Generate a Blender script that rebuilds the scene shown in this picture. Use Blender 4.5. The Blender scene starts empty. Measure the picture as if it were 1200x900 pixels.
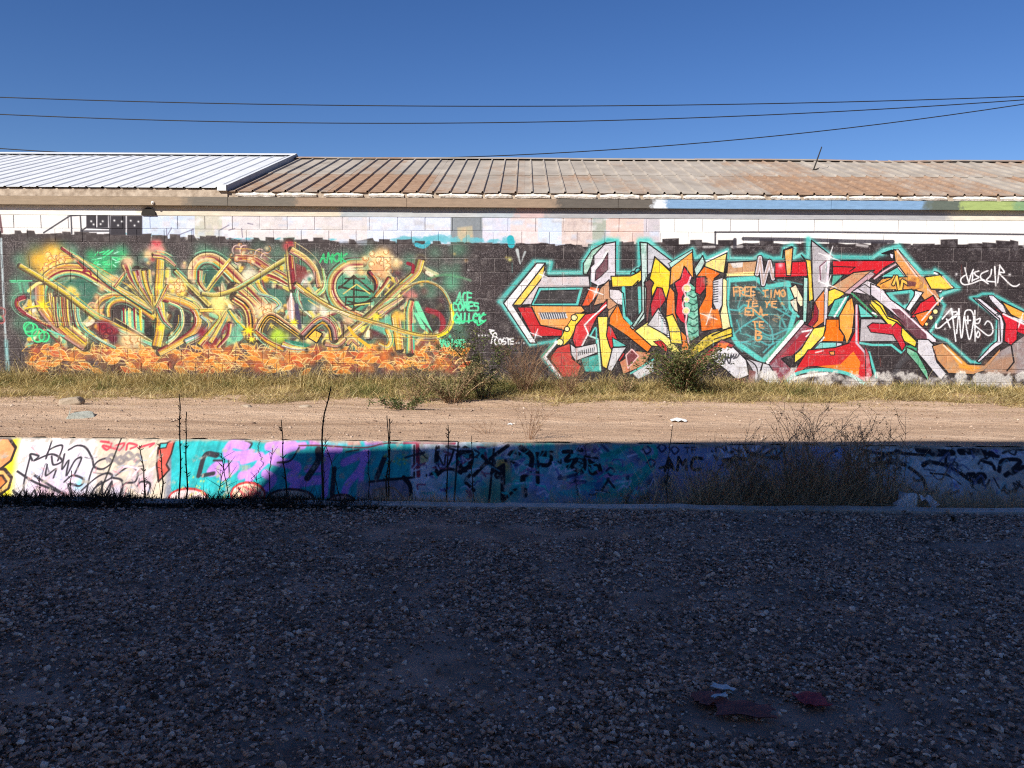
import bpy, math, random
import numpy as np
from mathutils import Vector, Matrix, Euler

R = math.radians
SC = bpy.context.scene
COL = SC.collection
rng = np.random.default_rng(11)
random.seed(11)

# ------------------------------------------------------------------ camera
FPX = 944.0                      # focal length in pixels of a 1200 px wide picture
CAM_Z = 1.5                      # eye height above the gravel lot
PITCH, YAW, ROLL = 5.5, 0.8, 0.44
cam_data = bpy.data.cameras.new('camera')
cam_data.sensor_width = 36.0
cam_data.lens = 36.0 * FPX / 1200.0
cam_data.clip_start = 0.05
cam_data.clip_end = 6000.0
cam = bpy.data.objects.new('camera', cam_data)
COL.objects.link(cam)
CAM_M = (Matrix.Rotation(R(YAW), 3, 'Z') @ Matrix.Rotation(R(90 - PITCH), 3, 'X') @ Matrix.Rotation(R(ROLL), 3, 'Z'))
cam.matrix_world = Matrix.Translation((0, 0, CAM_Z)) @ CAM_M.to_4x4()
SC.camera = cam

# ------------------------------------------------------------------ world and sun
SUN_EL, SUN_AZ = 34.0, 38.0      # the light travels forward (+Y), turned this far to the right
to_sun = Vector((-math.sin(R(SUN_AZ)) * math.cos(R(SUN_EL)), -math.cos(R(SUN_AZ)) * math.cos(R(SUN_EL)), math.sin(R(SUN_EL))))
world = bpy.data.worlds.new('World')
SC.world = world
world.use_nodes = True
wn = world.node_tree.nodes
wl = world.node_tree.links
wn.clear()
w_out = wn.new('ShaderNodeOutputWorld')
w_bg = wn.new('ShaderNodeBackground')
w_sky = wn.new('ShaderNodeTexSky')
w_sky.sky_type = 'NISHITA'
w_sky.sun_disc = False
w_sky.sun_elevation = R(SUN_EL)
w_sky.sun_rotation = math.atan2(to_sun.x, to_sun.y)
w_sky.altitude = 2000.0
w_sky.air_density = 1.0
w_sky.dust_density = 0.0
w_sky.ozone_density = 3.0
w_bg.inputs['Strength'].default_value = 0.070
w_hs = wn.new('ShaderNodeHueSaturation')
w_hs.inputs['Saturation'].default_value = 1.23
w_hs.inputs['Hue'].default_value = 0.512
w_hs.inputs['Value'].default_value = 1.0
wl.new(w_sky.outputs[0], w_hs.inputs['Color'])
wl.new(w_hs.outputs[0], w_bg.inputs['Color'])
wl.new(w_bg.outputs[0], w_out.inputs['Surface'])

sun_data = bpy.data.lights.new('sun', 'SUN')
sun_data.energy = 5.0
sun_data.angle = R(0.45)
sun_data.color = (1.0, 0.95, 0.86)
sun = bpy.data.objects.new('sun', sun_data)
COL.objects.link(sun)
sun.rotation_euler = to_sun.to_track_quat('Z', 'Y').to_euler()

vs = SC.view_settings
vs.view_transform = 'Standard'
vs.look = 'None'
vs.exposure = 0.58
vs.gamma = 1.0
vs.use_curve_mapping = False
SC.render.engine = 'CYCLES'
SC.cycles.use_denoising = False
SC.cycles.pixel_filter_type = 'BLACKMAN_HARRIS'
SC.cycles.filter_width = 1.15
SC.cycles.sample_clamp_indirect = 4.0
SC.cycles.max_bounces = 6

# ------------------------------------------------------------------ layout: pixels of the photograph give directions only
def ray(px, py):
    return CAM_M @ Vector(((px - 600.0) / FPX, (450.0 - py) / FPX, -1.0))
def on_z(px, py, z):             # point of the ground height z
    d = ray(px, py); t = (z - CAM_Z) / d.z
    return Vector((0, 0, CAM_Z)) + d * t
def on_y(px, py, y):             # point of the upright plane at distance y
    d = ray(px, py); t = y / d.y
    return Vector((0, 0, CAM_Z)) + d * t

WALL_Y = 11.9
ALLEY_Z = 0.30
KERB_Y = on_z(600, 593, 0.0).y          # near edge of the channel
EDGE_Y = on_z(600, 518, ALLEY_Z).y      # far edge of the channel
FLOOR_Z = -0.27
BANK_FOOT_Y = EDGE_Y - 0.57
def bank_point(px, py):                 # on the sloping bank
    n = Vector((0, -(ALLEY_Z - FLOOR_Z), EDGE_Y - BANK_FOOT_Y))
    d = ray(px, py)
    p0 = Vector((0, EDGE_Y, ALLEY_Z)); c = Vector((0, 0, CAM_Z))
    return c + d * ((p0 - c).dot(n) / d.dot(n))

# ------------------------------------------------------------------ object helpers
def mesh_obj(name, verts, faces, mat=None, parent=None, smooth=False):
    me = bpy.data.meshes.new(name)
    me.from_pydata([tuple(v) for v in verts], [], faces)
    me.update()
    if smooth:
        me.polygons.foreach_set('use_smooth', [True] * len(me.polygons))
    return link(name, me, mat, parent)
def link(name, me, mat=None, parent=None):
    o = bpy.data.objects.new(name, me)
    COL.objects.link(o)
    if mat is not None and len(me.materials) == 0:
        me.materials.append(mat)
    if parent is not None:
        o.parent = parent
    return o
def np_obj(name, V, F, mat=None, parent=None, smooth=False):
    """V (n,3) array, F (m,k) array of equal sided faces"""
    V = np.ascontiguousarray(V, np.float32); F = np.ascontiguousarray(F, np.int32)
    me = bpy.data.meshes.new(name)
    me.vertices.add(len(V)); me.vertices.foreach_set('co', V.ravel())
    k = F.shape[1]
    me.loops.add(F.size); me.loops.foreach_set('vertex_index', F.ravel())
    me.polygons.add(len(F)); me.polygons.foreach_set('loop_start', np.arange(0, F.size, k, dtype=np.int32))
    me.polygons.foreach_set('loop_total', np.full(len(F), k, np.int32))
    if smooth:
        me.polygons.foreach_set('use_smooth', np.ones(len(F), bool))
    me.update(calc_edges=True); me.validate()
    return link(name, me, mat, parent)
def empty(name, loc=(0, 0, 0), rz=0.0):
    o = bpy.data.objects.new(name, None)
    COL.objects.link(o); o.location = loc; o.rotation_euler = (0, 0, rz)
    o.empty_display_size = 0.2
    return o
def tag(o, label=None, category=None, group=None, kind=None):
    if label: o['label'] = label
    if category: o['category'] = category
    if group: o['group'] = group
    if kind: o['kind'] = kind
    return o
class MB:
    """collects boxes, tubes and sheets into one mesh"""
    def __init__(s): s.v = []; s.f = []
    def add(s, V, F):
        b = len(s.v); s.v += [tuple(p) for p in V]; s.f += [tuple(i + b for i in f) for f in F]; return s
    def box(s, x0, x1, y0, y1, z0, z1):
        V = [(x, y, z) for z in (z0, z1) for y in (y0, y1) for x in (x0, x1)]
        return s.add(V, [(0, 2, 3, 1), (4, 5, 7, 6), (0, 1, 5, 4), (2, 6, 7, 3), (0, 4, 6, 2), (1, 3, 7, 5)])
    def tube(s, pts, radii, n=5):
        pts = [Vector(p) for p in pts]
        if not hasattr(radii, '__len__'): radii = [radii] * len(pts)
        b = len(s.v)
        for i, p in enumerate(pts):
            t = (pts[min(i + 1, len(pts) - 1)] - pts[max(i - 1, 0)])
            t = t.normalized() if t.length > 1e-9 else Vector((0, 0, 1))
            u = t.cross(Vector((0.31, 0.87, 0.37))).normalized(); w = t.cross(u)
            for k in range(n):
                a = 2 * math.pi * k / n
                s.v.append(tuple(p + (u * math.cos(a) + w * math.sin(a)) * radii[i]))
        for i in range(len(pts) - 1):
            for k in range(n):
                k2 = (k + 1) % n
                s.f.append((b + i * n + k, b + i * n + k2, b + (i + 1) * n + k2, b + (i + 1) * n + k))
        s.f.append(tuple(b + k for k in reversed(range(n))))
        s.f.append(tuple(b + (len(pts) - 1) * n + k for k in range(n)))
        return s
    def build(s, name, mat=None, parent=None, smooth=False):
        return mesh_obj(name, s.v, s.f, mat, parent, smooth)

# ------------------------------------------------------------------ material helpers
def new_mat(name, rough=0.9, spec=0.25):
    m = bpy.data.materials.new(name); m.use_nodes = True
    nt = m.node_tree; b = nt.nodes['Principled BSDF']
    b.inputs['Roughness'].default_value = rough
    b.inputs['Specular IOR Level'].default_value = spec
    return m, nt, b
def nd(nt, typ, **kw):
    n = nt.nodes.new(typ)
    for k, v in kw.items():
        if k in n.inputs: n.inputs[k].default_value = v
        else: setattr(n, k, v)
    return n
def ramp(nt, fac, stops):
    r = nt.nodes.new('ShaderNodeValToRGB'); e = r.color_ramp.elements
    while len(e) < len(stops): e.new(0.5)
    for i, (p, c) in enumerate(stops):
        e[i].position = p; e[i].color = (*c, 1.0) if len(c) == 3 else c
    nt.links.new(fac, r.inputs[0]); return r.outputs[0]
def noise(nt, scale, detail=4.0, rough=0.55, vec=None, dim='3D'):
    n = nt.nodes.new('ShaderNodeTexNoise'); n.noise_dimensions = dim
    n.inputs['Scale'].default_value = scale; n.inputs['Detail'].default_value = detail; n.inputs['Roughness'].default_value = rough
    if vec is not None: nt.links.new(vec, n.inputs['Vector'])
    return n.outputs[0]
def position(nt): return nt.nodes.new('ShaderNodeNewGeometry').outputs['Position']
def mix(nt, fac, a, b, mode='MIX'):
    m = nt.nodes.new('ShaderNodeMix'); m.data_type = 'RGBA'; m.blend_type = mode
    for sock, val in ((m.inputs['Factor'], fac), (m.inputs['A'], a), (m.inputs['B'], b)):
        if isinstance(val, (int, float)): sock.default_value = val
        elif isinstance(val, tuple): sock.default_value = (*val, 1.0)
        else: nt.links.new(val, sock)
    # the RGBA sockets share names with the float ones: wire the coloured ones
    for s_ in m.inputs:
        if s_.type == 'RGBA':
            src = a if s_.name == 'A' else b
            if isinstance(src, tuple): s_.default_value = (*src, 1.0)
            elif not isinstance(src, (int, float)): nt.links.new(src, s_)
    return [o for o in m.outputs if o.type == 'RGBA'][0]
def mapr(nt, val, a, b, c, d):
    m = nt.nodes.new('ShaderNodeMapRange'); nt.links.new(val, m.inputs[0])
    for i, v in enumerate((a, b, c, d)): m.inputs[i + 1].default_value = v
    return m.outputs[0]
def math_(nt, op, a, b=None):
    m = nt.nodes.new('ShaderNodeMath'); m.operation = op
    for i, v in enumerate((a, b)):
        if v is None: continue
        if isinstance(v, (int, float)): m.inputs[i].default_value = v
        else: nt.links.new(v, m.inputs[i])
    return m.outputs[0]
def bump(nt, b, height, strength=0.4, dist=0.01):
    n = nt.nodes.new('ShaderNodeBump'); n.inputs['Strength'].default_value = strength; n.inputs['Distance'].default_value = dist
    nt.links.new(height, n.inputs['Height']); nt.links.new(n.outputs[0], b.inputs['Normal'])
def scaled(nt, vec, s):
    m = nt.nodes.new('ShaderNodeMapping'); m.inputs['Scale'].default_value = s
    nt.links.new(vec, m.inputs['Vector']); return m.outputs[0]
def lin(c):                       # sRGB 0..255 to linear
    return tuple(((v / 255) / 12.92 if v / 255 <= 0.04045 else ((v / 255 + 0.055) / 1.055) ** 2.4) for v in c)
def simple(name, c1, c2, scale=8.0, rough=0.9, bstr=0.3, bdist=0.01, metal=0.0, detail=5.0, spec=0.25):
    m, nt, b = new_mat(name, rough, spec)
    p = position(nt); n = noise(nt, scale, detail, 0.6, p)
    nt.links.new(ramp(nt, n, [(0.3, c1), (0.7, c2)]), b.inputs['Base Color'])
    b.inputs['Metallic'].default_value = metal
    if bstr: bump(nt, b, noise(nt, scale * 4, 4, 0.6, p), bstr, bdist)
    return m

# ------------------------------------------------------------------ spray paint: strokes and fills drawn in code onto a wall-sized sheet
PX_PER_M = 200
def vnoise(h, w, cell, r):
    gh, gw = int(h / cell) + 3, int(w / cell) + 3
    g = r.random((gh, gw)).astype(np.float32)
    y = np.arange(h) / cell; x = np.arange(w) / cell
    yi = y.astype(int); xi = x.astype(int)
    fy = (y - yi)[:, None]; fx = (x - xi)[None, :]
    fy = fy * fy * (3 - 2 * fy); fx = fx * fx * (3 - 2 * fx)
    a = g[yi][:, xi]; b = g[yi][:, xi + 1]; c = g[yi + 1][:, xi]; d = g[yi + 1][:, xi + 1]
    return (a * (1 - fx) + b * fx) * (1 - fy) + (c * (1 - fx) + d * fx) * fy
def fnoise(h, w, cell, r, octaves=4):
    t = 0; s = 0; amp = 1.0
    for _ in range(octaves):
        t = t + vnoise(h, w, max(cell, 1.0), r) * amp; s += amp; amp *= 0.55; cell /= 2
    return t / s
def curve(pts, n=7):
    P = [np.array(p, float) for p in pts]
    if len(P) < 3: return P
    P = [2 * P[0] - P[1]] + P + [2 * P[-1] - P[-2]]
    out = []
    for i in range(1, len(P) - 2):
        for k in range(n):
            t = k / n
            out.append(0.5 * (2 * P[i] + (P[i + 1] - P[i - 1]) * t + (2 * P[i - 1] - 5 * P[i] + 4 * P[i + 1] - P[i + 2]) * t * t + (3 * P[i] - P[i - 1] - 3 * P[i + 1] + P[i + 2]) * t ** 3))
    out.append(P[-2]); return out
class Sheet:
    """a painted surface; points are given as photo pixels and carried onto the surface by `onto`"""
    def __init__(s, w_m, h_m, onto, seed):
        s.w, s.h = int(w_m * PX_PER_M), int(h_m * PX_PER_M)
        s.wm, s.hm = w_m, h_m
        s.onto = onto; s.r = np.random.default_rng(seed)
        s.A = np.zeros((s.h, s.w, 3), np.float32)
        s.crop = (0, 0, 1.0)
        s.k = 1.0
    def at(s, x0, y0, scale): s.crop = (x0, y0, scale)          # numbers that follow are read off an enlargement
    def pt(s, p):
        u, v = s.onto(s.crop[0] + p[0] / s.crop[2], s.crop[1] + p[1] / s.crop[2])
        return np.array((u * PX_PER_M, v * PX_PER_M))
    def wid(s, w): return max(w / s.crop[2] * s.k, 0.9)
    def box(s, P, m):
        P = np.array(P); a = np.floor(P.min(0) - m).astype(int); b = np.ceil(P.max(0) + m).astype(int) + 1
        a = np.maximum(a, 0); b = np.minimum(b, (s.w, s.h))
        return (a[0], a[1], b[0], b[1]) if (b > a).all() else None
    def comp(s, bx, al, c, alpha):
        x0, y0, x1, y1 = bx
        al = (al * alpha)[..., None]
        s.A[y0:y1, x0:x1] += (np.array(c, np.float32) / 255 - s.A[y0:y1, x0:x1]) * al
    def dist(s, P, bx, closed=False, radii=None):
        x0, y0, x1, y1 = bx
        Y, X = np.mgrid[y0:y1, x0:x1].astype(np.float32)
        D = np.full(X.shape, 1e9, np.float32)
        n = len(P)
        for i in range(n if closed else n - 1):
            a = P[i]; b = P[(i + 1) % n]; d = b - a; L = max(d @ d, 1e-9)
            ra = rb = 0.0
            if radii is not None: ra, rb = radii[i], radii[(i + 1) % n]
            t = np.clip(((X - a[0]) * d[0] + (Y - a[1]) * d[1]) / L, 0, 1)
            q = np.hypot(X - a[0] - t * d[0], Y - a[1] - t * d[1]) - (ra + (rb - ra) * t)
            np.minimum(D, q, out=D)
        return D
    def stroke(s, pts, w, c, soft=0.0, alpha=1.0, sm=True, taper=None, tex=0.0):
        P = [s.pt(p) for p in pts]
        if sm: P = curve(P)
        r = s.wid(w) / 2
        n = len(P)
        if taper is None: rad = [r] * n
        else: rad = [r * (taper[0] + (taper[1] - taper[0]) * i / max(n - 1, 1)) for i in range(n)]
        sf = 1.0 + s.wid(soft) if soft else 1.2
        bx = s.box(P, r + sf + 2)
        if bx is None: return
        D = s.dist(P, bx, radii=rad)
        al = np.clip(0.5 - D / sf, 0, 1)
        if soft: al = al * al * (3 - 2 * al)
        if tex: al = al * (1 - tex * s.r.random(al.shape).astype(np.float32))
        s.comp(bx, al, c, alpha)
    def poly(s, pts, c, soft=0.0, alpha=1.0, line=None, lw=5, sm=False, mottle=None, mk=0.5):
        P = [s.pt(p) for p in pts]
        if sm: P = curve(P + [P[0]])[:-1]
        sf = 1.0 + s.wid(soft) if soft else 1.2
        bx = s.box(P, sf + 2)
        if bx is None: return
        x0, y0, x1, y1 = bx
        Y, X = np.mgrid[y0:y1, x0:x1].astype(np.float32)
        inside = np.zeros(X.shape, bool)
        n = len(P)
        for i in range(n):
            a, b = P[i], P[(i + 1) % n]
            if a[1] == b[1]: continue
            cond = (a[1] > Y) != (b[1] > Y)
            inside ^= cond & (X < (b[0] - a[0]) * (Y - a[1]) / (b[1] - a[1]) + a[0])
        D = s.dist(P, bx, closed=True)
        D = np.where(inside, -D, D)
        al = np.clip(0.5 - D / sf, 0, 1)
        s.comp(bx, al, c, alpha)
        if mottle is not None:                                  # worn or dusted second colour
            nz = fnoise(al.shape[0], al.shape[1], 14, s.r, 4)
            sp = s.r.random(al.shape).astype(np.float32)
            s.comp(bx, al * np.clip((nz - 0.45) * 5 + (sp - 0.6) * 1.2, 0, 1), mottle, mk)
        if line is not None:
            w = s.wid(lw) / 2
            P2 = P + [P[0]]
            bx = s.box(P2, w + 3)
            if bx is None: return
            s.comp(bx, np.clip(0.5 - (s.dist(P2, bx) - w) / 1.2, 0, 1), line, 1.0)
    def blob(s, p, r, c, alpha=0.8, n=1, spread=0.0, ry=None):
        for _ in range(n):
            q = s.pt((p[0] + s.r.normal() * spread, p[1] + s.r.normal() * spread * (0.6 if n > 1 else 1)))
            rr = s.wid(r) * (s.r.uniform(0.6, 1.2) if n > 1 else 1); r2 = rr * ((ry / r) if ry else 1)
            bx = s.box([q], max(rr, r2) * 1.6 + 2)
            if bx is None: continue
            x0, y0, x1, y1 = bx
            Y, X = np.mgrid[y0:y1, x0:x1].astype(np.float32)
            g = np.exp(-(((X - q[0]) / rr) ** 2 + ((Y - q[1]) / r2) ** 2) * 1.6)
            s.comp(bx, g, c, alpha)
    def speckle(s, mask, c, dens, alpha=0.8):
        hit = (s.r.random((s.h, s.w)) < dens).astype(np.float32)
        hit = np.maximum(hit, np.roll(hit, 1, 1) * (s.r.random((s.h, s.w)) < 0.5))
        hit = np.maximum(hit, np.roll(hit, 1, 0) * (s.r.random((s.h, s.w)) < 0.4)) * s.r.random((s.h, s.w)) ** 0.6
        al = (hit * mask * alpha)[..., None].astype(np.float32)
        s.A += (np.array(c, np.float32) / 255 - s.A) * al
    def image(s, name):
        im = bpy.data.images.new(name, s.w, s.h)
        px = np.ones((s.h, s.w, 4), np.float32)
        px[..., :3] = np.clip(s.A, 0, 1)
        im.pixels.foreach_set(px.ravel())
        im.update(); im.pack()
        return im

# a plain stick alphabet for hand lettering: strokes in a 1 x 1 box, y downwards
ABC = {'A': [[(0, 1), (.5, 0), (1, 1)], [(.2, .65), (.8, .65)]], 'B': [[(0, 0), (0, 1), (.8, .95), (.9, .7), (.1, .5), (.8, .35), (.7, .05), (0, 0)]],
 'C': [[(1, .1), (.4, 0), (0, .5), (.4, 1), (1, .9)]], 'D': [[(0, 0), (0, 1), (.7, .9), (1, .5), (.7, .1), (0, 0)]], 'E': [[(1, 0), (0, 0), (0, 1), (1, 1)], [(0, .5), (.8, .5)]],
 'F': [[(1, 0), (0, 0), (0, 1)], [(0, .5), (.8, .5)]], 'G': [[(1, .1), (.4, 0), (0, .5), (.4, 1), (1, .9), (1, .55), (.6, .55)]], 'I': [[(.5, 0), (.5, 1)]], 'K': [[(0, 0), (0, 1)], [(1, 0), (0, .55), (1, 1)]],
 'L': [[(0, 0), (0, 1), (1, 1)]], 'M': [[(0, 1), (.1, 0), (.5, .6), (.9, 0), (1, 1)]], 'N': [[(0, 1), (0, 0), (1, 1), (1, 0)]], 'O': [[(.5, 0), (0, .4), (.4, 1), (.95, .7), (.8, .1), (.5, 0)]],
 'P': [[(0, 1), (0, 0), (.9, .1), (.9, .45), (0, .55)]], 'Q': [[(.5, 0), (0, .5), (.5, 1), (1, .5), (.5, 0)], [(.6, .6), (1.1, 1.1)]], 'R': [[(0, 1), (0, 0), (.9, .1), (.9, .4), (0, .5), (1, 1)]],
 'S': [[(1, .05), (.2, .05), (.1, .45), (.9, .55), (.8, .95), (0, 1)]], 'T': [[(0, 0), (1, 0)], [(.5, 0), (.5, 1)]], 'U': [[(0, 0), (.1, .9), (.5, 1), (.9, .9), (1, 0)]], 'V': [[(0, 0), (.5, 1), (1, 0)]],
 'W': [[(0, 0), (.25, 1), (.5, .4), (.75, 1), (1, 0)]], 'Y': [[(0, 0), (.5, .5), (1, 0)], [(.5, .5), (.4, 1)]], 'H': [[(0, 0), (0, 1)], [(1, 0), (1, 1)], [(0, .5), (1, .5)]], 'X': [[(0, 0), (1, 1)], [(1, 0), (0, 1)]],
 'Z': [[(0, 0), (1, 0), (0, 1), (1, 1)]], '.': [[(.4, .95), (.5, 1)]], '8': [[(.5, .5), (.1, .25), (.5, 0), (.9, .25), (.5, .5), (0, .75), (.5, 1), (1, .75), (.5, .5)]]}
def letter(s, txt, x, y, w, h, lw, c, gap=0.35, slant=0.0, soft=0.0, alpha=1.0, rise=0.0):
    for i, ch in enumerate(txt):
        ox = x + i * w * (1 + gap); oy = y + i * rise
        for st in ABC.get(ch, []):
            jit = [(ox + (a + slant * (1 - b)) * w + s.r.normal() * w * .07, oy + b * h + s.r.normal() * h * .06) for a, b in st]
            s.stroke(jit, lw, c, soft=soft, alpha=alpha, sm=ch in 'OCSUGQ8BDPR')

# ------------------------------------------------------------------ what is painted on the long wall
K_ = (22, 18, 22); WHT = (240, 238, 240); TURQ = (92, 200, 192); RED = (204, 26, 40); ORG = (240, 122, 24); YEL = (251, 214, 62); CRM = (248, 226, 150)
LIL = (214, 206, 216); GRY = (172, 166, 172); MAR = (104, 44, 58); TAN = (200, 148, 104); BLK = (46, 38, 41)
def ribbon(s, pts, w, cols, dark=(50, 36, 34), sm=True, taper=None, soft=0.0, edge=1.18, echo=True):
    """a band of parallel sprayed stripes"""
    P = np.array([(p[0], p[1]) for p in (curve(pts, 5) if sm else pts)], float)
    T = np.gradient(P, axis=0); T /= np.maximum(np.linalg.norm(T, axis=1, keepdims=True), 1e-9); N = np.stack([-T[:, 1], T[:, 0]], 1)
    n = len(cols)
    if taper is None and len(P) > 8: taper = (1.05, 0.55) if s.r.random() < 0.5 else (0.6, 1.05)
    tp = np.linspace(taper[0], taper[1], len(P)) if taper else np.ones(len(P))
    if echo and len(P) > 8:                                       # thinner stripes running beside the band
        for _ in range(5):
            off = s.r.choice([-1, 1]) * w * s.r.uniform(0.2, 1.4); i = int(s.r.integers(0, len(P) // 2)); j = int(s.r.integers(i + 4, len(P) + 1))
            Q = (P + N * (off * tp)[:, None])[i:j]; c = [(248, 226, 160), (250, 206, 80), (150, 226, 184), (90, 190, 150), (150, 40, 56), (250, 222, 70), (96, 190, 150), (120, 210, 170)][s.r.integers(0, 8)]
            if len(Q) > 2:
                s.stroke([tuple(q) for q in Q], s.r.uniform(2.5, 6), c, soft=3, taper=(0.3, 1.2) if s.r.random() < 0.5 else (1.2, 0.3), sm=False, alpha=0.95, tex=0.3)
    if echo and len(P) > 8:                                       # overspray round the band
        s.stroke([tuple(p) for p in P], w * 1.3, [(200, 212, 110), (124, 200, 140), (236, 212, 110), (150, 206, 120)][s.r.integers(0, 4)], soft=w * 1.0, sm=False, alpha=0.36, taper=taper)
    if dark is not None: s.stroke([tuple(p) for p in P], w * (edge + 0.05), dark, soft=2, sm=False, taper=taper, alpha=0.85)
    for i, c in enumerate(cols):
        off = ((i + 0.5) / n - 0.5) * w
        Q = P + N * (off * tp)[:, None]
        s.stroke([tuple(q) for q in Q], w / n * 1.15, c, soft=w / n * 0.55, sm=False, taper=taper, tex=0.3)
    for sd, c in ((-1, (254, 240, 180)), (1, (86, 56, 44))):      # thin outline spray on both edges
        Q = P + N * (sd * 0.5 * w * tp)[:, None]
        s.stroke([tuple(q) for q in Q], 5.0, c, soft=1.0, sm=False, alpha=0.75, tex=0.3)
    m = len(P)
    for _ in range(max(1, m // 7)):                               # broken highlights
        i = int(s.r.integers(0, max(m - 4, 1))); off = s.r.uniform(-0.4, 0.4) * w
        Q = (P + N * (off * tp)[:, None])[i:i + 5]
        if len(Q) > 1: s.stroke([tuple(q) for q in Q], 4.5, [(255, 246, 214), (255, 232, 90), (250, 206, 60), (120, 206, 170)][s.r.integers(0, 4)], soft=1, sm=False, alpha=0.8)
def spark(s, x, y, r, c=WHT, w=5):
    for a in (0.35, 1.9):
        s.stroke([(x - r * math.cos(a), y - r * math.sin(a)), (x + r * math.cos(a), y + r * math.sin(a))], w, c, soft=4, sm=False)
    s.blob((x, y), r * 0.45, c, 0.9)
def star(s, x, y, r, c=(255, 235, 40)):
    r *= 0.7; s.blob((x, y), r * 0.8, c, 0.9)
    for k in range(7):
        a = k * 0.9 + 0.3
        s.stroke([(x, y), (x + r * 1.3 * math.cos(a), y + r * math.sin(a))], r * 0.28, c, sm=False, taper=(1, 0.2))

def paint_wall(s):
    r = s.r
    s.at(0, 0, 1)
    # rolled-on charcoal, patchy, with the pores of the block showing pale
    n1 = fnoise(s.h, s.w, 60, r, 5); n2 = fnoise(s.h, s.w, 6, r, 3)
    s.A[:] = np.array(BLK, np.float32) / 255
    s.A *= (0.78 + 0.3 * n1 + 0.25 * n2)[..., None]
    xm = onto_wall(560, 350)[0] * PX_PER_M
    s.A += (np.array((80, 70, 70), np.float32) / 255 - s.A) * (0.5 * np.clip((xm - np.arange(s.w)) / 300.0 + 0.5, 0, 1))[None, :, None].astype(np.float32)
    for px in range(-80, 1290, 26):
        t = 2.0 * math.sin(px * 0.021) + 1.5 * math.sin(px * 0.13)
        if px < 560: s.blob((px, 300 + 30 * r.random()), 26, (74, 66, 66), 0.45)
        if r.random() < 0.5: s.blob((px + 9, 330 + 90 * r.random()), 22, (70, 56, 58), 0.4)
    s.speckle((0.3 + 0.9 * n1) * np.clip(1.0 - (np.arange(s.w)[None, :] - xm) / 900.0, 0.5, 1.0), (184, 174, 174), 0.10, 0.8)
    s.speckle(np.ones((s.h, s.w), np.float32), (16, 12, 14), 0.05, 0.6)
    # ---- pale upper courses
    def roll(x0, x1, c, yb0, yb1, m=None, mk=0.5, top=236):
        pts = [(x0, top), (x1, top)]; k = max(2, int((x1 - x0) / 9))
        for i in range(k + 1):
            u = 1 - i / k; pts.append((x0 + (x1 - x0) * u, yb0 + (yb1 - yb0) * u + r.normal() * 1.0))
        s.poly(pts, c, soft=0.8, mottle=m, mk=mk)
    roll(-100, 101, (240, 237, 234), 272, 275, (226, 222, 220)); roll(100, 168, (232, 230, 234), 274, 276)
    roll(166, 234, (202, 216, 240), 277, 279, (222, 228, 244)); roll(228, 264, (206, 200, 186), 279, 280, (196, 204, 190))
    roll(260, 432, (226, 218, 220), 280, 283, (208, 204, 212)); roll(430, 532, (212, 220, 242), 283, 286, (232, 232, 240))
    roll(562, 604, (214, 216, 236), 286, 286, (226, 214, 222)); roll(598, 640, (228, 212, 212), 285, 286, (222, 200, 198)); roll(630, 662, (206, 218, 238), 286, 287, (220, 224, 238))
    roll(658, 700, (218, 200, 194), 286, 287, (190, 172, 170), 0.8); roll(694, 714, (172, 178, 166), 286, 287, (150, 154, 148)); roll(710, 758, (230, 196, 186), 286, 288, (222, 208, 204)); roll(754, 774, (204, 196, 204), 287, 288)
    for k in range(150):
        x = r.uniform(168, 768); y = r.uniform(250, 282); w_ = r.uniform(4, 16); h_ = r.uniform(2, 7)
        s.poly([(x, y), (x + w_, y + r.normal()), (x + w_ + r.normal(), y + h_), (x + r.normal(), y + h_)], [(206, 220, 242), (240, 238, 240), (226, 214, 214), (196, 206, 226), (214, 206, 200), (190, 186, 190)][r.integers(0, 6)], soft=2.5, alpha=0.55)
    roll(528, 565, (140, 146, 152), 284, 286, (124, 130, 138))
    s.poly([(536, 267), (553, 265), (555, 284), (536, 284)], (196, 178, 150), soft=2, mottle=(160, 168, 150))
    roll(773, 1300, (248, 246, 242), 286, 287, (238, 234, 232), 0.4)
    for x in np.arange(776, 1290, 16.3):                      # the white is cut in, block by block
        if r.random() < 0.6: q = 279 + 7 * r.random(); w_ = 9 + 13 * r.random(); s.poly([(x, q), (x + w_, q + r.normal() * 0.6), (x + w_, 294), (x, 294)], BLK, soft=0.8, mottle=(140, 134, 136), mk=0.5)
        elif r.random() < 0.5: s.stroke([(x, 289 + r.normal()), (x + 12, 289 + r.normal())], 3, (232, 228, 228), soft=2, alpha=0.7)
    for x0, x1, y0, w in ((448, 486, 282, 3.5), (470, 532, 281, 5), (498, 520, 279, 5), (532, 566, 282, 4.5), (574, 600, 283, 4), (586, 599, 281, 5), (375, 400, 281, 1.6), (322, 345, 280, 1.6), (175, 186, 276, 1.6), (134, 165, 274, 1.6), (262, 300, 280, 1.5)):   # turquoise dabs
        for k in range(int((x1 - x0) / 2.2)):
            x = r.uniform(x0, x1); s.stroke([(x - w * 0.8, y0 + r.normal() * w * 0.35), (x + w * 0.8, y0 + r.normal() * w * 0.35)], w * r.uniform(0.5, 1.1), (104 + r.integers(-16, 20), 184, 200), soft=0.8, alpha=0.5, tex=0.2)
    for x in np.arange(-60, 772, 7.0):                         # dark paint rolled up in uneven steps
        if r.random() < 0.5:
            yb = 273 + 14 * min(max(x, 0), 600) / 600 - 3.5 * r.random(); s.poly([(x, yb), (x + r.uniform(5, 14), yb + r.normal() * 0.5), (x + 12, yb + 9), (x, yb + 9)], (64, 55, 56), soft=0.8, mottle=(120, 112, 112), mk=0.5)
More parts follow.
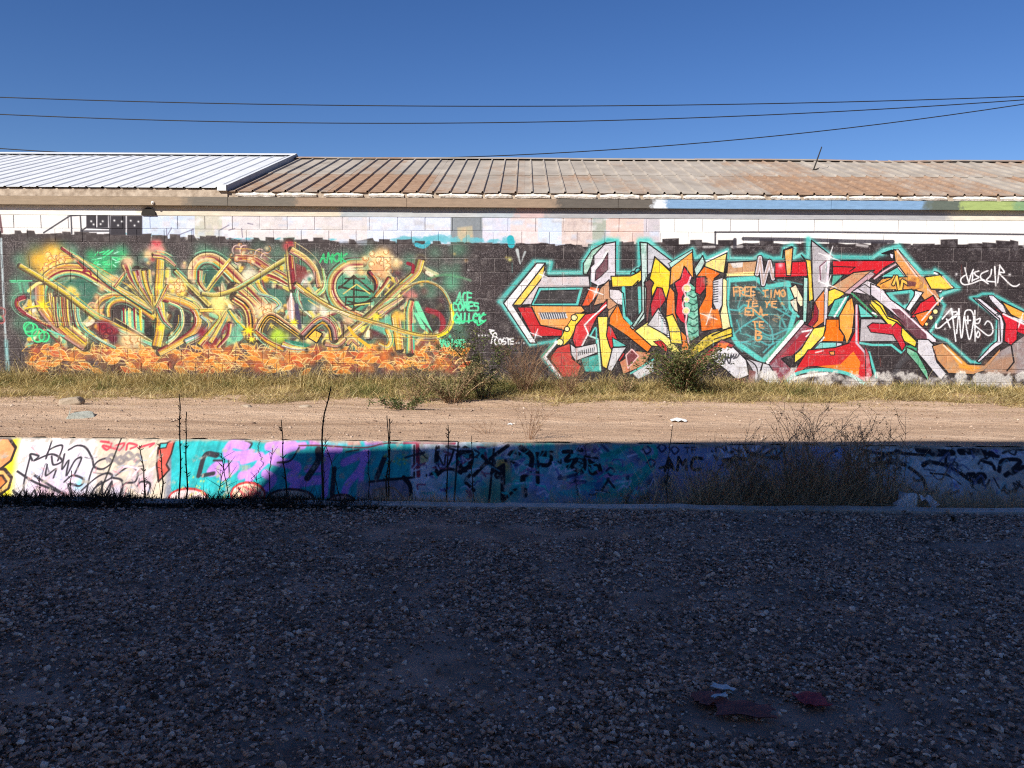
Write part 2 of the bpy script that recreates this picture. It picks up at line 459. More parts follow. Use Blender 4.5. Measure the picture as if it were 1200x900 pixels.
    s.stroke([(488, 287), (496, 289), (502, 285)], 5, (60, 176, 196), soft=1); s.stroke([(598, 280), (599, 287)], 8, (40, 172, 186), soft=1)
    for x in (0, 2, 5): s.stroke([(-1, 250), (2.0, 272)], 2.5, (96, 60, 66), soft=1, alpha=0.5)
    # black line drawing with dice on the white, and the round hole's paint
    ln = (74, 72, 80)
    for P in ([(51, 273), (82, 253)], [(82, 253), (101, 252)], [(83, 253), (84, 274)], [(94, 254), (95, 271)], [(95, 271), (102, 266)], [(95, 271), (127, 271)], [(128, 253), (129, 274)], [(102, 267), (127, 268)]):
        s.stroke(P, 1.7, ln, soft=0.6, sm=False)
    for x0, x1, y0, y1 in ((101, 112.4, 252, 267), (114, 126.5, 252, 267), (129.5, 147, 253, 275.5), (148.5, 166.5, 253, 276)):
        s.poly([(x0, y0), (x1, y0), (x1, y1), (x0, y1)], (52, 48, 56), soft=1)
        for fx, fy in ((.25, .25), (.75, .3), (.3, .72), (.75, .75), (.5, .5)):
            if r.random() < 0.85: s.blob((x0 + (x1 - x0) * fx, y0 + (y1 - y0) * fy), 1.5, (250, 250, 250), 1.0)
    for P in ([(195, 268), (195, 276)], [(196, 276), (201, 267)], [(208, 276), (226, 269)], [(226, 268), (226, 279)], [(118, 243), (118, 250)], [(268, 270), (275, 268)], [(290, 262), (296, 263)], [(283, 268), (284, 278)], [(257, 270), (268, 264)]):
        s.stroke(P, 1.1, (104, 96, 120), soft=0.8, alpha=0.7)
    for P, w in (([(838, 272.3), (960, 272), (1080, 273.5), (1200, 275), (1290, 276)], 1.9), ([(838, 272), (838, 287)], 1.8), ([(871, 280), (930, 281), (1000, 283), (1046, 283.5)], 4.2), ([(861, 281), (861, 290)], 4), ([(775, 250), (776, 256)], 1.2), ([(788, 249), (789, 255)], 1.2)):
        s.stroke(P, w, (54, 50, 60), soft=1.0, sm=False, tex=0.3)
    # ---- mortar showing through, and stray marks on the charcoal
    paint_left(s); paint_right(s)
    s.at(0, 0, 1)
    for row in range(13):
        z = Z_TOP - row * COURSE; v = (z - WALL_Z0) * PX_PER_M
        yy = int(round(v))
        if row > 1 and 1 < yy < s.h - 2:
            k = np.clip(fnoise(1, s.w, 46, r, 3)[0] * 2.6 - 0.95, 0, 1)[:, None] * 0.55
            s.A[yy - 1:yy + 1] += (np.array((176, 168, 166), np.float32) / 255 - s.A[yy - 1:yy + 1]) * k[None]
        y0, y1 = int(v - COURSE * PX_PER_M), int(v)
        ph = X_JOINT + (0.0 if row % 2 else 0.5) * BLOCK_W
        i0 = int((WALL_X0 - ph) / BLOCK_W)
        for i in range(i0, i0 + 56):
            xx = int(round((ph + i * BLOCK_W - WALL_X0) * PX_PER_M))
            if 1 < xx < s.w - 2 and y1 > 0:
                c, a = ((178, 170, 168), r.random() * 0.55) if row > 1 else ((110, 104, 110), r.random() ** 2 * 0.7)
                s.A[max(y0, 0):y1, xx - 1:xx + 1] += (np.array(c, np.float32) / 255 - s.A[max(y0, 0):y1, xx - 1:xx + 1]) * a
    # flaking white at the right foot of the wall
    nz = fnoise(s.h, s.w, 26, r, 5)
    x_a = int(onto_wall(868, 440)[0] * PX_PER_M); v_a = int(onto_wall(1000, 437)[1] * PX_PER_M)
    vv = np.arange(s.h)[:, None]; uu = np.arange(s.w)[None, :]
    m = np.clip((v_a - vv) / 10.0 + (nz - 0.5) * 9, 0, 1) * np.clip((uu - x_a) / 60.0, 0, 1)
    s.A += (np.array((236, 230, 224), np.float32) / 255 - s.A) * (m * np.clip(nz * 3.6 - 1.15, 0.0, 1) * (0.55 + 0.45 * s.r.random((s.h, s.w))))[..., None].astype(np.float32)
    low = (np.arange(s.h)[:, None] < (Z_TOP - 2 * COURSE - WALL_Z0) * PX_PER_M).astype(np.float32) * np.ones((1, s.w), np.float32)
    s.speckle(low, (26, 22, 24), 0.022, 0.5)
    s.speckle(low, (240, 232, 226), 0.034, 0.42)
    wear = np.clip(fnoise(s.h, s.w, 18, r, 5) * 4 - 2.35, 0, 1) * low
    s.A += (np.array((150, 142, 138), np.float32) / 255 - s.A) * (wear * 0.4)[..., None].astype(np.float32)

def paint_left(s):
    r = s.r
    G1, G2, G3 = (66, 128, 104), (110, 200, 160), (40, 206, 120); OY = (246, 184, 52); YY = (252, 222, 48); CR = (251, 230, 136); TN = (206, 138, 90); DR = (140, 22, 44); PK = (214, 160, 150); OL = (178, 160, 76)
    def ring(x, y, rad, w, c, n=10, a0=0.0, a1=6.28):
        s.stroke([(x + rad * math.cos(a0 + (a1 - a0) * k / n), y + rad * math.sin(a0 + (a1 - a0) * k / n)) for k in range(n + 1)], w, c, soft=2)
    # green mist behind the whole piece
    s.at(0, 0, 1)
    for k in range(300):
        x = r.uniform(14, 548); u = (x - 14) / 534
        y = r.uniform(304, 408) if r.random() < 0.88 else r.uniform(290, 306)
        c = (76, 146, 112) if r.random() < 0.6 else (104, 186, 144)
        s.blob((x, y), r.uniform(6, 13), c, 0.34)
    for k in range(60): s.blob((r.uniform(60, 520), r.uniform(310, 400)), r.uniform(4, 9), (136, 40, 50), 0.4)
    # dense small plumes and stripes that fill the letters
    pal = [OY, YY, CR, TN, DR, G2, PK, (150, 228, 190), (60, 46, 46), (250, 206, 110), (190, 90, 70), OL]
    for k in range(150):
        x = r.uniform(26, 520); y = r.uniform(304 + 12 * abs(math.sin(x * 0.02)), 404); a = [0.7, -0.9, 1.45, 0.5, -0.6][r.integers(0, 5)] + r.normal() * 0.2; L = r.uniform(5, 13); b = r.normal() * 3
        dx, dy = math.cos(a) * L, math.sin(a) * L
        ribbon(s, [(x - dx, y - dy), (x - dy * 0.2 * b / 3, y + dx * 0.2 * b / 3), (x + dx, y + dy)], r.uniform(3.5, 7), [pal[r.integers(0, 12)] for _ in range(3)], taper=(1.0, 0.45) if r.random() < 0.5 else (0.5, 1.0), edge=1.25, echo=False)
    for k in range(55):
        x = r.uniform(40, 500); y = r.uniform(300, 345) if r.random() < 0.6 else r.uniform(340, 400); q = r.uniform(2.2, 4.6)
        s.blob((x, y), q, [(250, 226, 150), (246, 200, 110), (232, 180, 150), (250, 236, 190)][r.integers(0, 4)], 0.85); s.blob((x + 0.6, y + 1.0), q * 0.5, (206, 140, 90), 0.5)
    s.stroke([(1, 280), (3, 330), (6, 390), (9.5, 433)], 2.6, (196, 214, 220), soft=1.5, tex=0.3); s.stroke([(7, 400), (9, 434)], 5, (120, 190, 190), soft=3, alpha=0.6)
    ring(1, 366, 5, 1.6, (190, 90, 90)); ring(1, 375, 4, 1.5, (190, 90, 90)); s.blob((0, 372), 3, (90, 200, 140), 0.8)
    # band of orange scales along the foot
    for k in range(420):
        x = r.uniform(32, 546); yt = 402 + (8 * abs(math.sin(x * 0.05))) - 5 * math.exp(-((x - 505) / 18) ** 2)
        y = r.uniform(yt, 434)
        s.blob((x, y), r.uniform(4, 8), [(214, 110, 44), (204, 92, 50), (232, 140, 60), (170, 76, 60)][r.integers(0, 4)], 0.5)
    for k in range(40): s.blob((r.uniform(30, 140), r.uniform(425, 440)), 8, (70, 52, 54), 0.5)
    for k in range(330):
        x = r.uniform(34, 546); y = r.uniform(406, 436); h = r.uniform(5, 10); w = r.uniform(4, 9); q = 1 if r.random() < 0.5 else -1
        c = (252, 222, 150) if r.random() < 0.6 else (246, 186, 90)
        if r.random() < 0.55: s.poly([(x - q * w, y + h * 0.4), (x - q * w * 0.2, y - h * 0.3), (x + q * w, y - h * 0.45), (x + q * w * 0.3, y + h * 0.3)], [(226, 124, 44), (206, 90, 46), (238, 150, 60)][r.integers(0, 3)], sm=True, alpha=0.9)
        s.stroke([(x - q * w, y + h * 0.4), (x - q * w * 0.2, y - h * 0.3), (x + q * w, y - h * 0.45)], 0.95, c, soft=0.3, alpha=0.9, tex=0.2)
        s.stroke([(x - q * w, y + h * 0.4), (x + q * w * 0.3, y + h * 0.3), (x + q * w, y - h * 0.45)], 0.8, c, soft=0.3, alpha=0.7, tex=0.3)
    for k in range(40):
        x = r.uniform(90, 545); s.stroke([(x - 4, 412), (x + r.normal() * 2, 401), (x + 4, 412)], 0.9, (250, 204, 110), sm=False, alpha=0.8)

    # ---- first letters, left
    s.at(0, 260, 4.5)
    for (x, y) in ((480, 180), (560, 175), (640, 170), (540, 215), (600, 220), (500, 235), (570, 250)): s.blob((x, y), 40, (48, 178, 108), 0.8)
    for k in range(26):
        x = r.uniform(475, 650); y = r.uniform(150, 250); s.stroke([(x, y), (x + r.uniform(10, 40), y - r.uniform(-10, 25))], 6, (70, 226, 140) if r.random() < 0.7 else (160, 236, 200), soft=3)
    for k in range(12): s.stroke([(50 + 30 * r.random(), 310 + 8 * r.random()), (150 + 20 * r.random(), 312)], 6, (96, 206, 150), soft=3, alpha=0.7)
    for x in (100, 125, 140): s.stroke([(x, 320), (x + 10, 370)], 14, (92, 190, 146), soft=8, alpha=0.6)
    s.stroke([(330, 150), (300, 180), (310, 240), (470, 260)], 90, (84, 150, 120), soft=50, alpha=0.35)
    # orange cloud
    s.blob((290, 215), 60, OY, 0.95, 9, 32); s.blob((250, 255), 34, (250, 200, 84), 0.9, 5, 20); s.blob((350, 190), 30, (246, 196, 90), 0.9, 4, 18); s.blob((290, 190), 20, CR, 0.6, 4, 30)
    ribbon(s, [(215, 430), (222, 350), (262, 290), (340, 255), (430, 262), (520, 310), (620, 372), (720, 430), (820, 500)], 62, [OY, TN, (250, 206, 110), DR, CR, G2], taper=(0.9, 1.0))
    s.poly([(330, 330), (370, 300), (440, 300), (520, 350), (480, 420), (440, 460), (400, 380)], (58, 110, 92), soft=14)
    ribbon(s, [(206, 340), (212, 430), (256, 500), (336, 580), (446, 654)], 66, [(250, 214, 60), OY, (250, 196, 90), TN, PK], taper=(0.75, 0.8))
    ribbon(s, [(262, 380), (276, 450), (318, 520), (400, 590), (450, 630)], 34, [CR, TN, (120, 70, 60), YY], dark=None)
    for x, cs in ((288, [TN, (90, 50, 50), CR]), (325, [CR, DR, OY]), (345, [YY, (96, 50, 46), TN]), (385, [CR, DR, (60, 46, 50)])):
        ribbon(s, [(x, 400), (x + 4, 480), (x + 14, 548)], 26, cs, dark=(60, 40, 40), taper=(0.9, 0.7))
    for (x, y) in ((370, 352), (355, 372), (405, 384), (388, 360)): s.blob((x, y), 20, CR, 0.9); s.blob((x + 2, y + 4), 11, OY, 0.8)
    ribbon(s, [(408, 410), (412, 500), (440, 560), (520, 620), (604, 664)], 17, [G2, (160, 228, 200)], taper=(1, 0.8))
    star(s, 225, 440, 50); s.stroke([(130, 458), (190, 446), (250, 450)], 9, YY, soft=3); s.stroke([(150, 365), (190, 330), (215, 320)], 16, CR, soft=6)
    s.blob((178, 468), 14, WHT, 0.9); s.blob((176, 400), 20, (130, 190, 180), 0.7)
    ribbon(s, [(126, 398), (92, 415), (92, 448), (126, 480), (190, 516), (262, 552)], 24, [DR, (160, 44, 62)], dark=(70, 28, 36))
    for (x, y, q) in ((165, 570, 34), (200, 600, 34), (232, 606, 26), (150, 555, 26)): ring(x, y, q, 9, (70, 226, 140)); s.blob((x, y), q * 0.8, (40, 170, 100), 0.55)
    s.stroke([(250, 570), (300, 590), (335, 604)], 10, (120, 210, 180), soft=3)
    # nested arch in the middle
    s.poly([(560, 420), (690, 420), (770, 480), (810, 560), (800, 640), (640, 560), (540, 480)], (64, 52, 52), soft=8)
    ribbon(s, [(512, 505), (510, 446), (548, 402), (630, 388), (710, 420), (790, 470)], 30, [CR, TN, OY], taper=(0.8, 1))
    ribbon(s, [(576, 500), (576, 452), (612, 420), (676, 420), (750, 466), (810, 510)], 24, [YY, OY, TN])
    s.poly([(640, 470), (700, 470), (760, 520), (760, 590), (690, 570), (640, 520)], G2, soft=8)
    for x in (650, 678, 706, 736): s.stroke([(x, 458), (x + 2, 520), (x + 8, 570)], 9, [CR, DR, YY, DR][(x // 28) % 4], soft=2); s.stroke([(x + 9, 460), (x + 12, 560)], 5, CR, soft=1)
    s.poly([(760, 570), (800, 548), (818, 600), (800, 640), (770, 610)], (34, 30, 34), soft=4)
    for (x, y, q) in ((486, 450, 26), (500, 475, 20), (510, 395, 22), (560, 310, 26), (590, 300, 20), (535, 350, 24), (610, 330, 22)):
        s.blob((x, y), q, (244, 206, 140), 0.85); s.blob((x + 4, y + 6), q * 0.5, TN, 0.6)
    ring(486, 452, 25, 7, (226, 170, 130)); s.blob((488, 456), 12, (90, 60, 60), 0.7)
    # pole and spike
    ribbon(s, [(104, 234), (200, 290), (330, 372), (430, 448), (520, 510), (660, 568), (800, 640)], 26, [(250, 216, 96), YY, OL, (110, 90, 44)], taper=(1.0, 0.9))
    ribbon(s, [(326, 140), (384, 184), (452, 250)], 19, [DR, (170, 52, 60)], taper=(0.8, 0.8))
    ribbon(s, [(380, 176), (470, 240), (560, 320), (680, 400), (800, 476)], 24, [CR, TN, G2, (60, 60, 50)], taper=(0.6, 1))
    s.stroke([(452, 250), (440, 262), (470, 262), (480, 280)], 9, DR, soft=2)
    ribbon(s, [(606, 520), (700, 572), (812, 642)], 18, [K_, (40, 30, 30)], dark=None); ribbon(s, [(600, 560), (700, 606), (804, 650)], 20, [G2, (150, 214, 204)], dark=None)
    s.blob((680, 630), 44, (236, 196, 140), 0.8, 5, 20); s.blob((560, 560), 34, DR, 0.9, 8, 18); s.blob((596, 612), 26, (104, 22, 42), 0.9, 4, 10)
    for (x, y) in ((545, 555), (575, 575), (560, 600)): ring(x, y, 16, 6, (96, 22, 40))
    # plumes
    ribbon(s, [(664, 226), (690, 296), (748, 376), (816, 460)], 40, [G2, CR, DR, (160, 60, 60), CR], taper=(1.1, 0.5))
    s.blob((676, 212), 30, (232, 190, 150), 0.85, 3, 10)
    ribbon(s, [(722, 262), (742, 330), (810, 446)], 44, [CR, PK, DR, PK, YY], taper=(1.1, 0.4))
    ribbon(s, [(762, 262), (776, 340), (818, 440)], 34, [K_, TN, CR, YY], taper=(1.0, 0.5))
    ribbon(s, [(606, 340), (640, 292), (664, 262)], 14, [DR, CR])
    ribbon(s, [(846, 150), (842, 260), (836, 360), (846, 470), (842, 570), (826, 652)], 50, [YY, CR, (250, 206, 60), TN, OY], taper=(0.75, 0.9))
    s.blob((822, 140), 26, (230, 150, 140), 0.9, 6, 22); s.blob((826, 112), 16, (200, 70, 80), 0.8, 4, 10); s.blob((780, 180), 24, (244, 206, 150), 0.9, 4, 14); s.blob((768, 200), 14, (120, 190, 180), 0.8)
    ribbon(s, [(806, 172), (850, 180), (890, 208)], 24, [DR, (160, 40, 52), PK]); s.blob((806, 196), 16, DR, 0.9)
    star(s, 840, 345, 26, (252, 226, 70)); star(s, 846, 560, 30, (255, 236, 50))
    # ---- middle letters
    s.at(180, 260, 4.5)
    s.poly([(120, 440), (200, 490), (196, 560), (110, 630), (100, 520)], (58, 50, 52), soft=8)
    ribbon(s, [(56, 400), (140, 424), (206, 456), (232, 500), (222, 560), (160, 616), (30, 690)], 42, [(250, 196, 70), CR, OY, TN, DR], taper=(1, 0.8))
    ribbon(s, [(80, 428), (142, 462), (150, 540), (116, 600), (70, 640)], 20, [CR, G2, (150, 230, 190)], dark=None)
    ribbon(s, [(20, 450), (50, 520), (90, 560)], 22, [PK, DR, G2])
    ribbon(s, [(250, 500), (290, 540), (250, 590), (170, 630)], 24, [G2, WHT, (120, 190, 190)])
    ribbon(s, [(112, 262), (200, 352), (290, 442)], 30, [YY, OL, CR, (60, 56, 40)], taper=(0.7, 1)); ribbon(s, [(0, 180), (60, 192), (112, 232)], 20, [DR, PK, CR], taper=(1, 0.6))
    for (x, y) in ((92, 316), (118, 340), (150, 366), (130, 310), (100, 360), (160, 330)): s.blob((x, y), 26, (250, 226, 140), 0.9); s.blob((x, y + 5), 12, (250, 214, 60), 0.7)
    ribbon(s, [(70, 340), (40, 400), (14, 450)], 16, [DR, CR])
    # loop with long yellow tail
    s.poly([(262, 250), (320, 230), (372, 280), (350, 340), (290, 350), (262, 310)], (54, 92, 80), soft=10)
    ribbon(s, [(206, 300), (212, 240), (250, 200), (310, 196), (366, 232), (440, 304), (520, 384), (576, 446)], 62, [(240, 206, 140), TN, DR, CR, OY, G2], taper=(0.8, 1.0))
    for k in range(9):
        a = 2.4 + k * 0.35; s.blob((266 + 74 * math.cos(a), 268 + 70 * math.sin(a)), 17, (250, 226, 176), 0.9)
    ribbon(s, [(244, 262), (244, 320), (272, 362)], 24, [TN, CR, DR]); ribbon(s, [(282, 360), (330, 290), (402, 200)], 15, [YY, CR])
    for (x, y) in ((440, 150), (480, 150), (560, 170), (520, 200), (450, 200), (590, 190)): s.blob((x, y), 32, (150, 96, 92), 0.8); ring(x, y, 26, 6, (222, 186, 176), 8, r.uniform(0, 3), r.uniform(4, 6))
    ribbon(s, [(430, 190), (520, 200), (600, 250), (690, 300)], 52, [(150, 60, 66), TN, DR, (222, 180, 150)], taper=(0.7, 0.9))
    ribbon(s, [(556, 268), (640, 296), (706, 332)], 34, [CR, DR, (180, 60, 60), CR])
    s.blob((500, 280), 34, (230, 220, 190), 0.8, 5, 22); s.blob((585, 300), 22, (252, 196, 50), 0.9, 3, 10)
    ribbon(s, [(420, 350), (500, 420), (570, 490)], 62, [TN, CR, DR, G2, K_, G2], taper=(0.9, 0.9))
    s.poly([(586, 350), (690, 360), (700, 430), (660, 440)], (70, 116, 100), soft=10)
    ribbon(s, [(540, 300), (560, 350), (600, 390)], 22, [YY, OY, CR]); ribbon(s, [(550, 380), (630, 402), (668, 440), (640, 470)], 18, [G2, (190, 224, 226)])
    ribbon(s, [(256, 380), (330, 386), (420, 362), (530, 300), (640, 232), (718, 186)], 23, [CR, (226, 214, 110), OL, (96, 92, 50)], taper=(0.9, 1.0))
    ribbon(s, [(716, 110), (720, 220), (736, 350)], 46, [DR, (170, 40, 56), (110, 26, 40), CR], taper=(0.8, 0.9)); s.blob((712, 130), 24, (180, 60, 70), 0.8, 3, 12)
    ribbon(s, [(726, 150), (800, 196), (850, 256), (872, 340)], 36, [CR, (240, 190, 120), TN, PK], taper=(0.9, 0.7))
    s.poly([(748, 220), (800, 240), (820, 300), (780, 350), (750, 330)], (130, 60, 58), soft=8); ribbon(s, [(790, 310), (756, 380), (778, 450), (830, 500)], 14, [G2, WHT])
    for (x, y) in ((810, 300), (800, 320), (830, 290)): s.blob((x, y), 22, (232, 232, 220), 0.85); s.blob((822, 302), 12, (60, 130, 110), 0.8)
    s.poly([(770, 380), (860, 420), (850, 470), (790, 470)], (64, 110, 98), soft=8); ribbon(s, [(774, 362), (840, 398), (910, 432)], 30, [CR, PK, DR])
    s.poly([(700, 440), (724, 370), (746, 440), (738, 560), (716, 520)], (226, 190, 176), soft=5); s.stroke([(724, 380), (734, 560)], 9, WHT, soft=4); s.stroke([(752, 440), (770, 560)], 22, (70, 60, 90), soft=8)
    # lower middle
    s.blob((300, 600), 42, DR, 0.9, 5, 20); s.blob((330, 560), 30, (54, 30, 40), 0.9, 3, 10); s.blob((390, 560), 34, (150, 44, 62), 0.8, 3, 14)
    ribbon(s, [(246, 468), (360, 466)], 18, [YY, CR], sm=False); ribbon(s, [(322, 466), (354, 508), (300, 580), (244, 646)], 26, [DR, CR, YY]); ribbon(s, [(386, 476), (330, 580), (300, 630)], 20, [OY, CR])
    s.blob((338, 430), 34, (252, 226, 130), 0.9, 5, 26); s.blob((420, 410), 26, (250, 220, 110), 0.9, 3, 16)
    ribbon(s, [(428, 400), (484, 440), (512, 500), (516, 610)], 62, [CR, TN, K_, (250, 196, 70), DR, CR], taper=(0.8, 0.9))
    ribbon(s, [(396, 470), (440, 530), (470, 560)], 24, [YY, G2]); s.poly([(390, 560), (460, 540), (470, 620), (380, 660)], G2, soft=14, alpha=0.7)
    ribbon(s, [(400, 540), (390, 600), (340, 660)], 22, [(200, 110, 120), DR])
    star(s, 500, 575, 42, (255, 226, 20)); star(s, 516, 620, 30, (255, 236, 60))
    s.blob((580, 470), 40, (246, 214, 160), 0.9, 6, 26); s.blob((560, 550), 30, DR, 0.9, 4, 14)
    s.poly([(560, 560), (610, 500), (680, 530), (770, 600), (690, 660), (600, 640)], (62, 54, 56), soft=6)
    ribbon(s, [(560, 620), (560, 560), (612, 496), (690, 540), (776, 602)], 44, [(240, 196, 150), TN, K_, OY, K_, (250, 210, 90)], taper=(0.9, 0.8))
    ribbon(s, [(540, 580), (600, 630), (680, 670)], 26, [DR, OY]); s.blob((680, 610), 34, (176, 210, 60), 0.95, 5, 18); s.poly([(690, 620), (800, 640), (830, 650), (800, 664), (700, 650)], (40, 120, 96), soft=4)
    ribbon(s, [(680, 650), (740, 668), (800, 672)], 18, [YY, WHT]); s.blob((830, 620), 30, (240, 226, 150), 0.9, 3, 14); s.blob((806, 680), 16, K_, 0.9)
    star(s, 740, 530, 30); ribbon(s, [(772, 600), (830, 546), (900, 496), (960, 470)], 32, [G2, (250, 210, 120), TN, DR])
    # ---- last letters with the big loop
    s.at(360, 260, 4.5)
    s.poly([(130, 320), (200, 270), (300, 280), (350, 340), (340, 420), (270, 480), (190, 440), (140, 390)], (74, 150, 120), soft=14)
    ribbon(s, [(290, 214), (210, 222), (142, 276), (122, 350), (146, 420), (206, 476), (290, 514)], 64, [G2, OL, CR, TN, DR, (240, 216, 150)][::-1], taper=(0.7, 0.9))
    ribbon(s, [(80, 250), (92, 340), (60, 380)], 18, [G2, (180, 220, 110)], dark=None)
    s.blob((220, 260), 28, (250, 226, 190), 0.85, 4, 18)
    for P in ([(245, 285), (165, 352)], [(245, 285), (355, 378)], [(245, 290), (246, 470)], [(165, 345), (300, 366), (376, 372)], [(200, 398), (320, 396)], [(205, 398), (200, 440), (340, 420)], [(170, 340), (210, 352)], [(230, 470), (350, 400)], [(200, 300), (300, 300)], [(215, 420), (300, 440)]):
        s.stroke(P, 9, (54, 46, 34), soft=2, sm=False)
    for P in ([(190, 380), (260, 330), (330, 380)], [(250, 440), (330, 430)]): s.stroke(P, 7, (226, 206, 110), soft=2, sm=False)
    s.blob((380, 215), 38, (244, 204, 140), 0.95, 16, 36); s.blob((385, 250), 24, (226, 160, 110), 0.7, 8, 30); s.blob((400, 190), 20, (252, 236, 180), 0.8, 7, 34)
    ribbon(s, [(328, 268), (362, 316), (360, 392)], 30, [DR, (166, 46, 60), K_], taper=(0.8, 0.6))
    ribbon(s, [(430, 300), (396, 350), (360, 396)], 20, [CR, TN, DR]); ribbon(s, [(466, 296), (474, 330), (440, 370)], 18, [DR, PK])
    ribbon(s, [(596, 204), (572, 270), (496, 338), (410, 420), (330, 492), (240, 566), (150, 646)], 36, [YY, (236, 206, 150), TN, OL, (80, 70, 50)], taper=(1.15, 0.8))
    s.stroke([(530, 220), (556, 232), (556, 266)], 18, DR, soft=5)
    s.poly([(380, 520), (470, 470), (480, 560), (420, 600), (330, 560)], (96, 190, 160), soft=14, alpha=0.85)
    ribbon(s, [(500, 400), (430, 446), (380, 480)], 26, [(240, 196, 150), PK, CR]); s.blob((540, 390), 26, (216, 130, 120), 0.8, 5, 20)
    s.poly([(590, 410), (690, 400), (730, 470), (720, 570), (640, 590), (600, 500)], (52, 46, 46), soft=18, alpha=0.8)
    s.poly([(556, 420), (585, 420), (662, 584), (640, 560), (590, 500)], (116, 226, 170), soft=2); s.poly([(560, 480), (580, 480), (640, 586), (600, 560)], (120, 226, 170), soft=2)
    s.stroke([(632, 466), (690, 486), (716, 530), (706, 580)], 28, (150, 40, 52), soft=10)
    ribbon(s, [(548, 420), (536, 480), (540, 600), (540, 690)], 40, [(200, 44, 50), TN, CR, G2], taper=(0.7, 1)); ribbon(s, [(466, 500), (476, 580), (486, 670)], 44, [TN, OY, (250, 216, 120), OY], taper=(1, 0.9))
    for y in range(560, 660, 20): s.stroke([(474, y), (502, y + 6)], 5, CR, sm=False)
    s.blob((476, 500), 24, (250, 196, 80), 0.9, 4, 14); ribbon(s, [(420, 570), (436, 620), (420, 656), (380, 640)], 20, [CR, OY]); s.stroke([(556, 540), (562, 670)], 10, (80, 190, 150), soft=3)
    for (p, w) in (([(210, 640), (236, 622), (270, 650)], 26), ([(100, 640), (160, 650), (200, 620)], 30)): ribbon(s, p, w, [CR, TN, PK])
    ribbon(s, [(-20, 600), (40, 540), (84, 520), (128, 560), (140, 620)], 44, [DR, PK, (130, 110, 110), K_, OY], taper=(0.9, 0.9)); s.poly([(0, 610), (40, 570), (80, 590), (50, 640)], (250, 196, 70), soft=4, line=K_, lw=6)
    s.blob((60, 470), 28, (236, 226, 210), 0.85, 5, 24); s.blob((190, 500), 26, (244, 196, 150), 0.8, 5, 28)
    s.stroke([(330, 660), (300, 640), (250, 600), (220, 560)], 16, OY, soft=4)
    ribbon(s, [(500, 360), (570, 326), (640, 318), (710, 356), (752, 430), (764, 500), (740, 566), (690, 600), (610, 602), (500, 578), (400, 546), (250, 504), (110, 446), (0, 376), (-60, 330)], 24, [(250, 226, 60), CR, TN, OL, (86, 80, 46)][::-1], taper=(0.35, 1.0))
    s.stroke([(762, 440), (770, 520), (740, 580), (690, 606)], 12, (252, 230, 40), soft=4); s.stroke([(760, 470), (764, 520)], 6, (252, 250, 160), soft=3)
    star(s, 366, 500, 34, (252, 226, 60)); s.stroke([(640, 300), (720, 280), (800, 292), (860, 310)], 12, (90, 160, 110), soft=9, alpha=0.6)
    for (x, y) in ((690, 660), (450, 700), (540, 696), (180, 665), (380, 668)): s.blob((x, y), 18, (40, 34, 34), 0.8)
    for cx0, cy0, (x, y), n, sp in ((0, 260, (290, 215), 16, 44), (180, 260, (120, 340), 12, 30), (360, 260, (380, 215), 20, 44), (180, 260, (580, 470), 10, 28), (0, 260, (680, 630), 8, 24), (180, 260, (500, 180), 12, 40)):
        s.at(cx0, cy0, 4.5)
        for k in range(n):                                     # billowing edges of the clouds
            a = r.uniform(0, 6.28); px_, py_ = x + r.normal() * sp, y + r.normal() * sp * 0.6; q = r.uniform(9, 18)
            s.blob((px_ - 3, py_ - 4), q * 0.8, (253, 236, 176), 0.7); ring(px_, py_, q, 3.5, (186, 116, 62), 8, a, a + r.uniform(2.2, 4.0))
    s.at(360, 260, 4.5)
    # green and white writing between the two pieces
    gt = (62, 214, 140); g2 = (96, 226, 170)
    letter(s, 'AMOK', 66, 168, 28, 44, 9, (54, 196, 116), 0.3, 0.15, 4)
    letter(s, 'ACE', 790, 376, 22, 46, 10, g2, 0.25, 0, 3); letter(s, 'COMES', 766, 428, 22, 40, 10, g2, 0.3, 0, 3); letter(s, 'QUICK', 776, 486, 24, 44, 11, g2, 0.35, 0, 3)
    s.stroke([(776, 520), (830, 526), (890, 520), (900, 546), (940, 520)], 9, gt, soft=3); s.stroke([(880, 500), (940, 490)], 8, gt, soft=3)
    letter(s, 'VOISE', 700, 622, 20, 36, 10, g2, 0.3, 0, 3); s.blob((752, 604), 12, g2, 0.9); s.stroke([(790, 650), (836, 632)], 8, g2, soft=3)
    for x in (904, 922, 938, 954): s.blob((x, 600), 7, WHT, 1.0)
    s.stroke([(960, 570), (984, 574), (964, 580), (978, 604), (970, 642)], 8, WHT, soft=1, sm=False); letter(s, 'O', 982, 586, 16, 22, 7, WHT)
    letter(s, 'COSTE', 988, 616, 16, 30, 8, WHT, 0.3, 0, 1)
    for x in (1102, 1116, 1142): s.blob((x, 640), 6, WHT, 1.0)
    s.stroke([(1106, 150), (1122, 222)], 18, (190, 196, 196), soft=6, taper=(1, 0.3)); s.stroke([(1148, 160), (1124, 222)], 12, (170, 176, 178), soft=5, taper=(1, 0.3))
    s.blob((1068, 198), 14, (226, 226, 120), 0.9); s.blob((1050, 190), 10, (226, 206, 120), 0.7); s.blob((776, 170), 10, (210, 180, 110), 0.6); s.blob((836, 206), 12, (214, 160, 96), 0.6); s.blob((850, 256), 8, (210, 210, 210), 0.6)

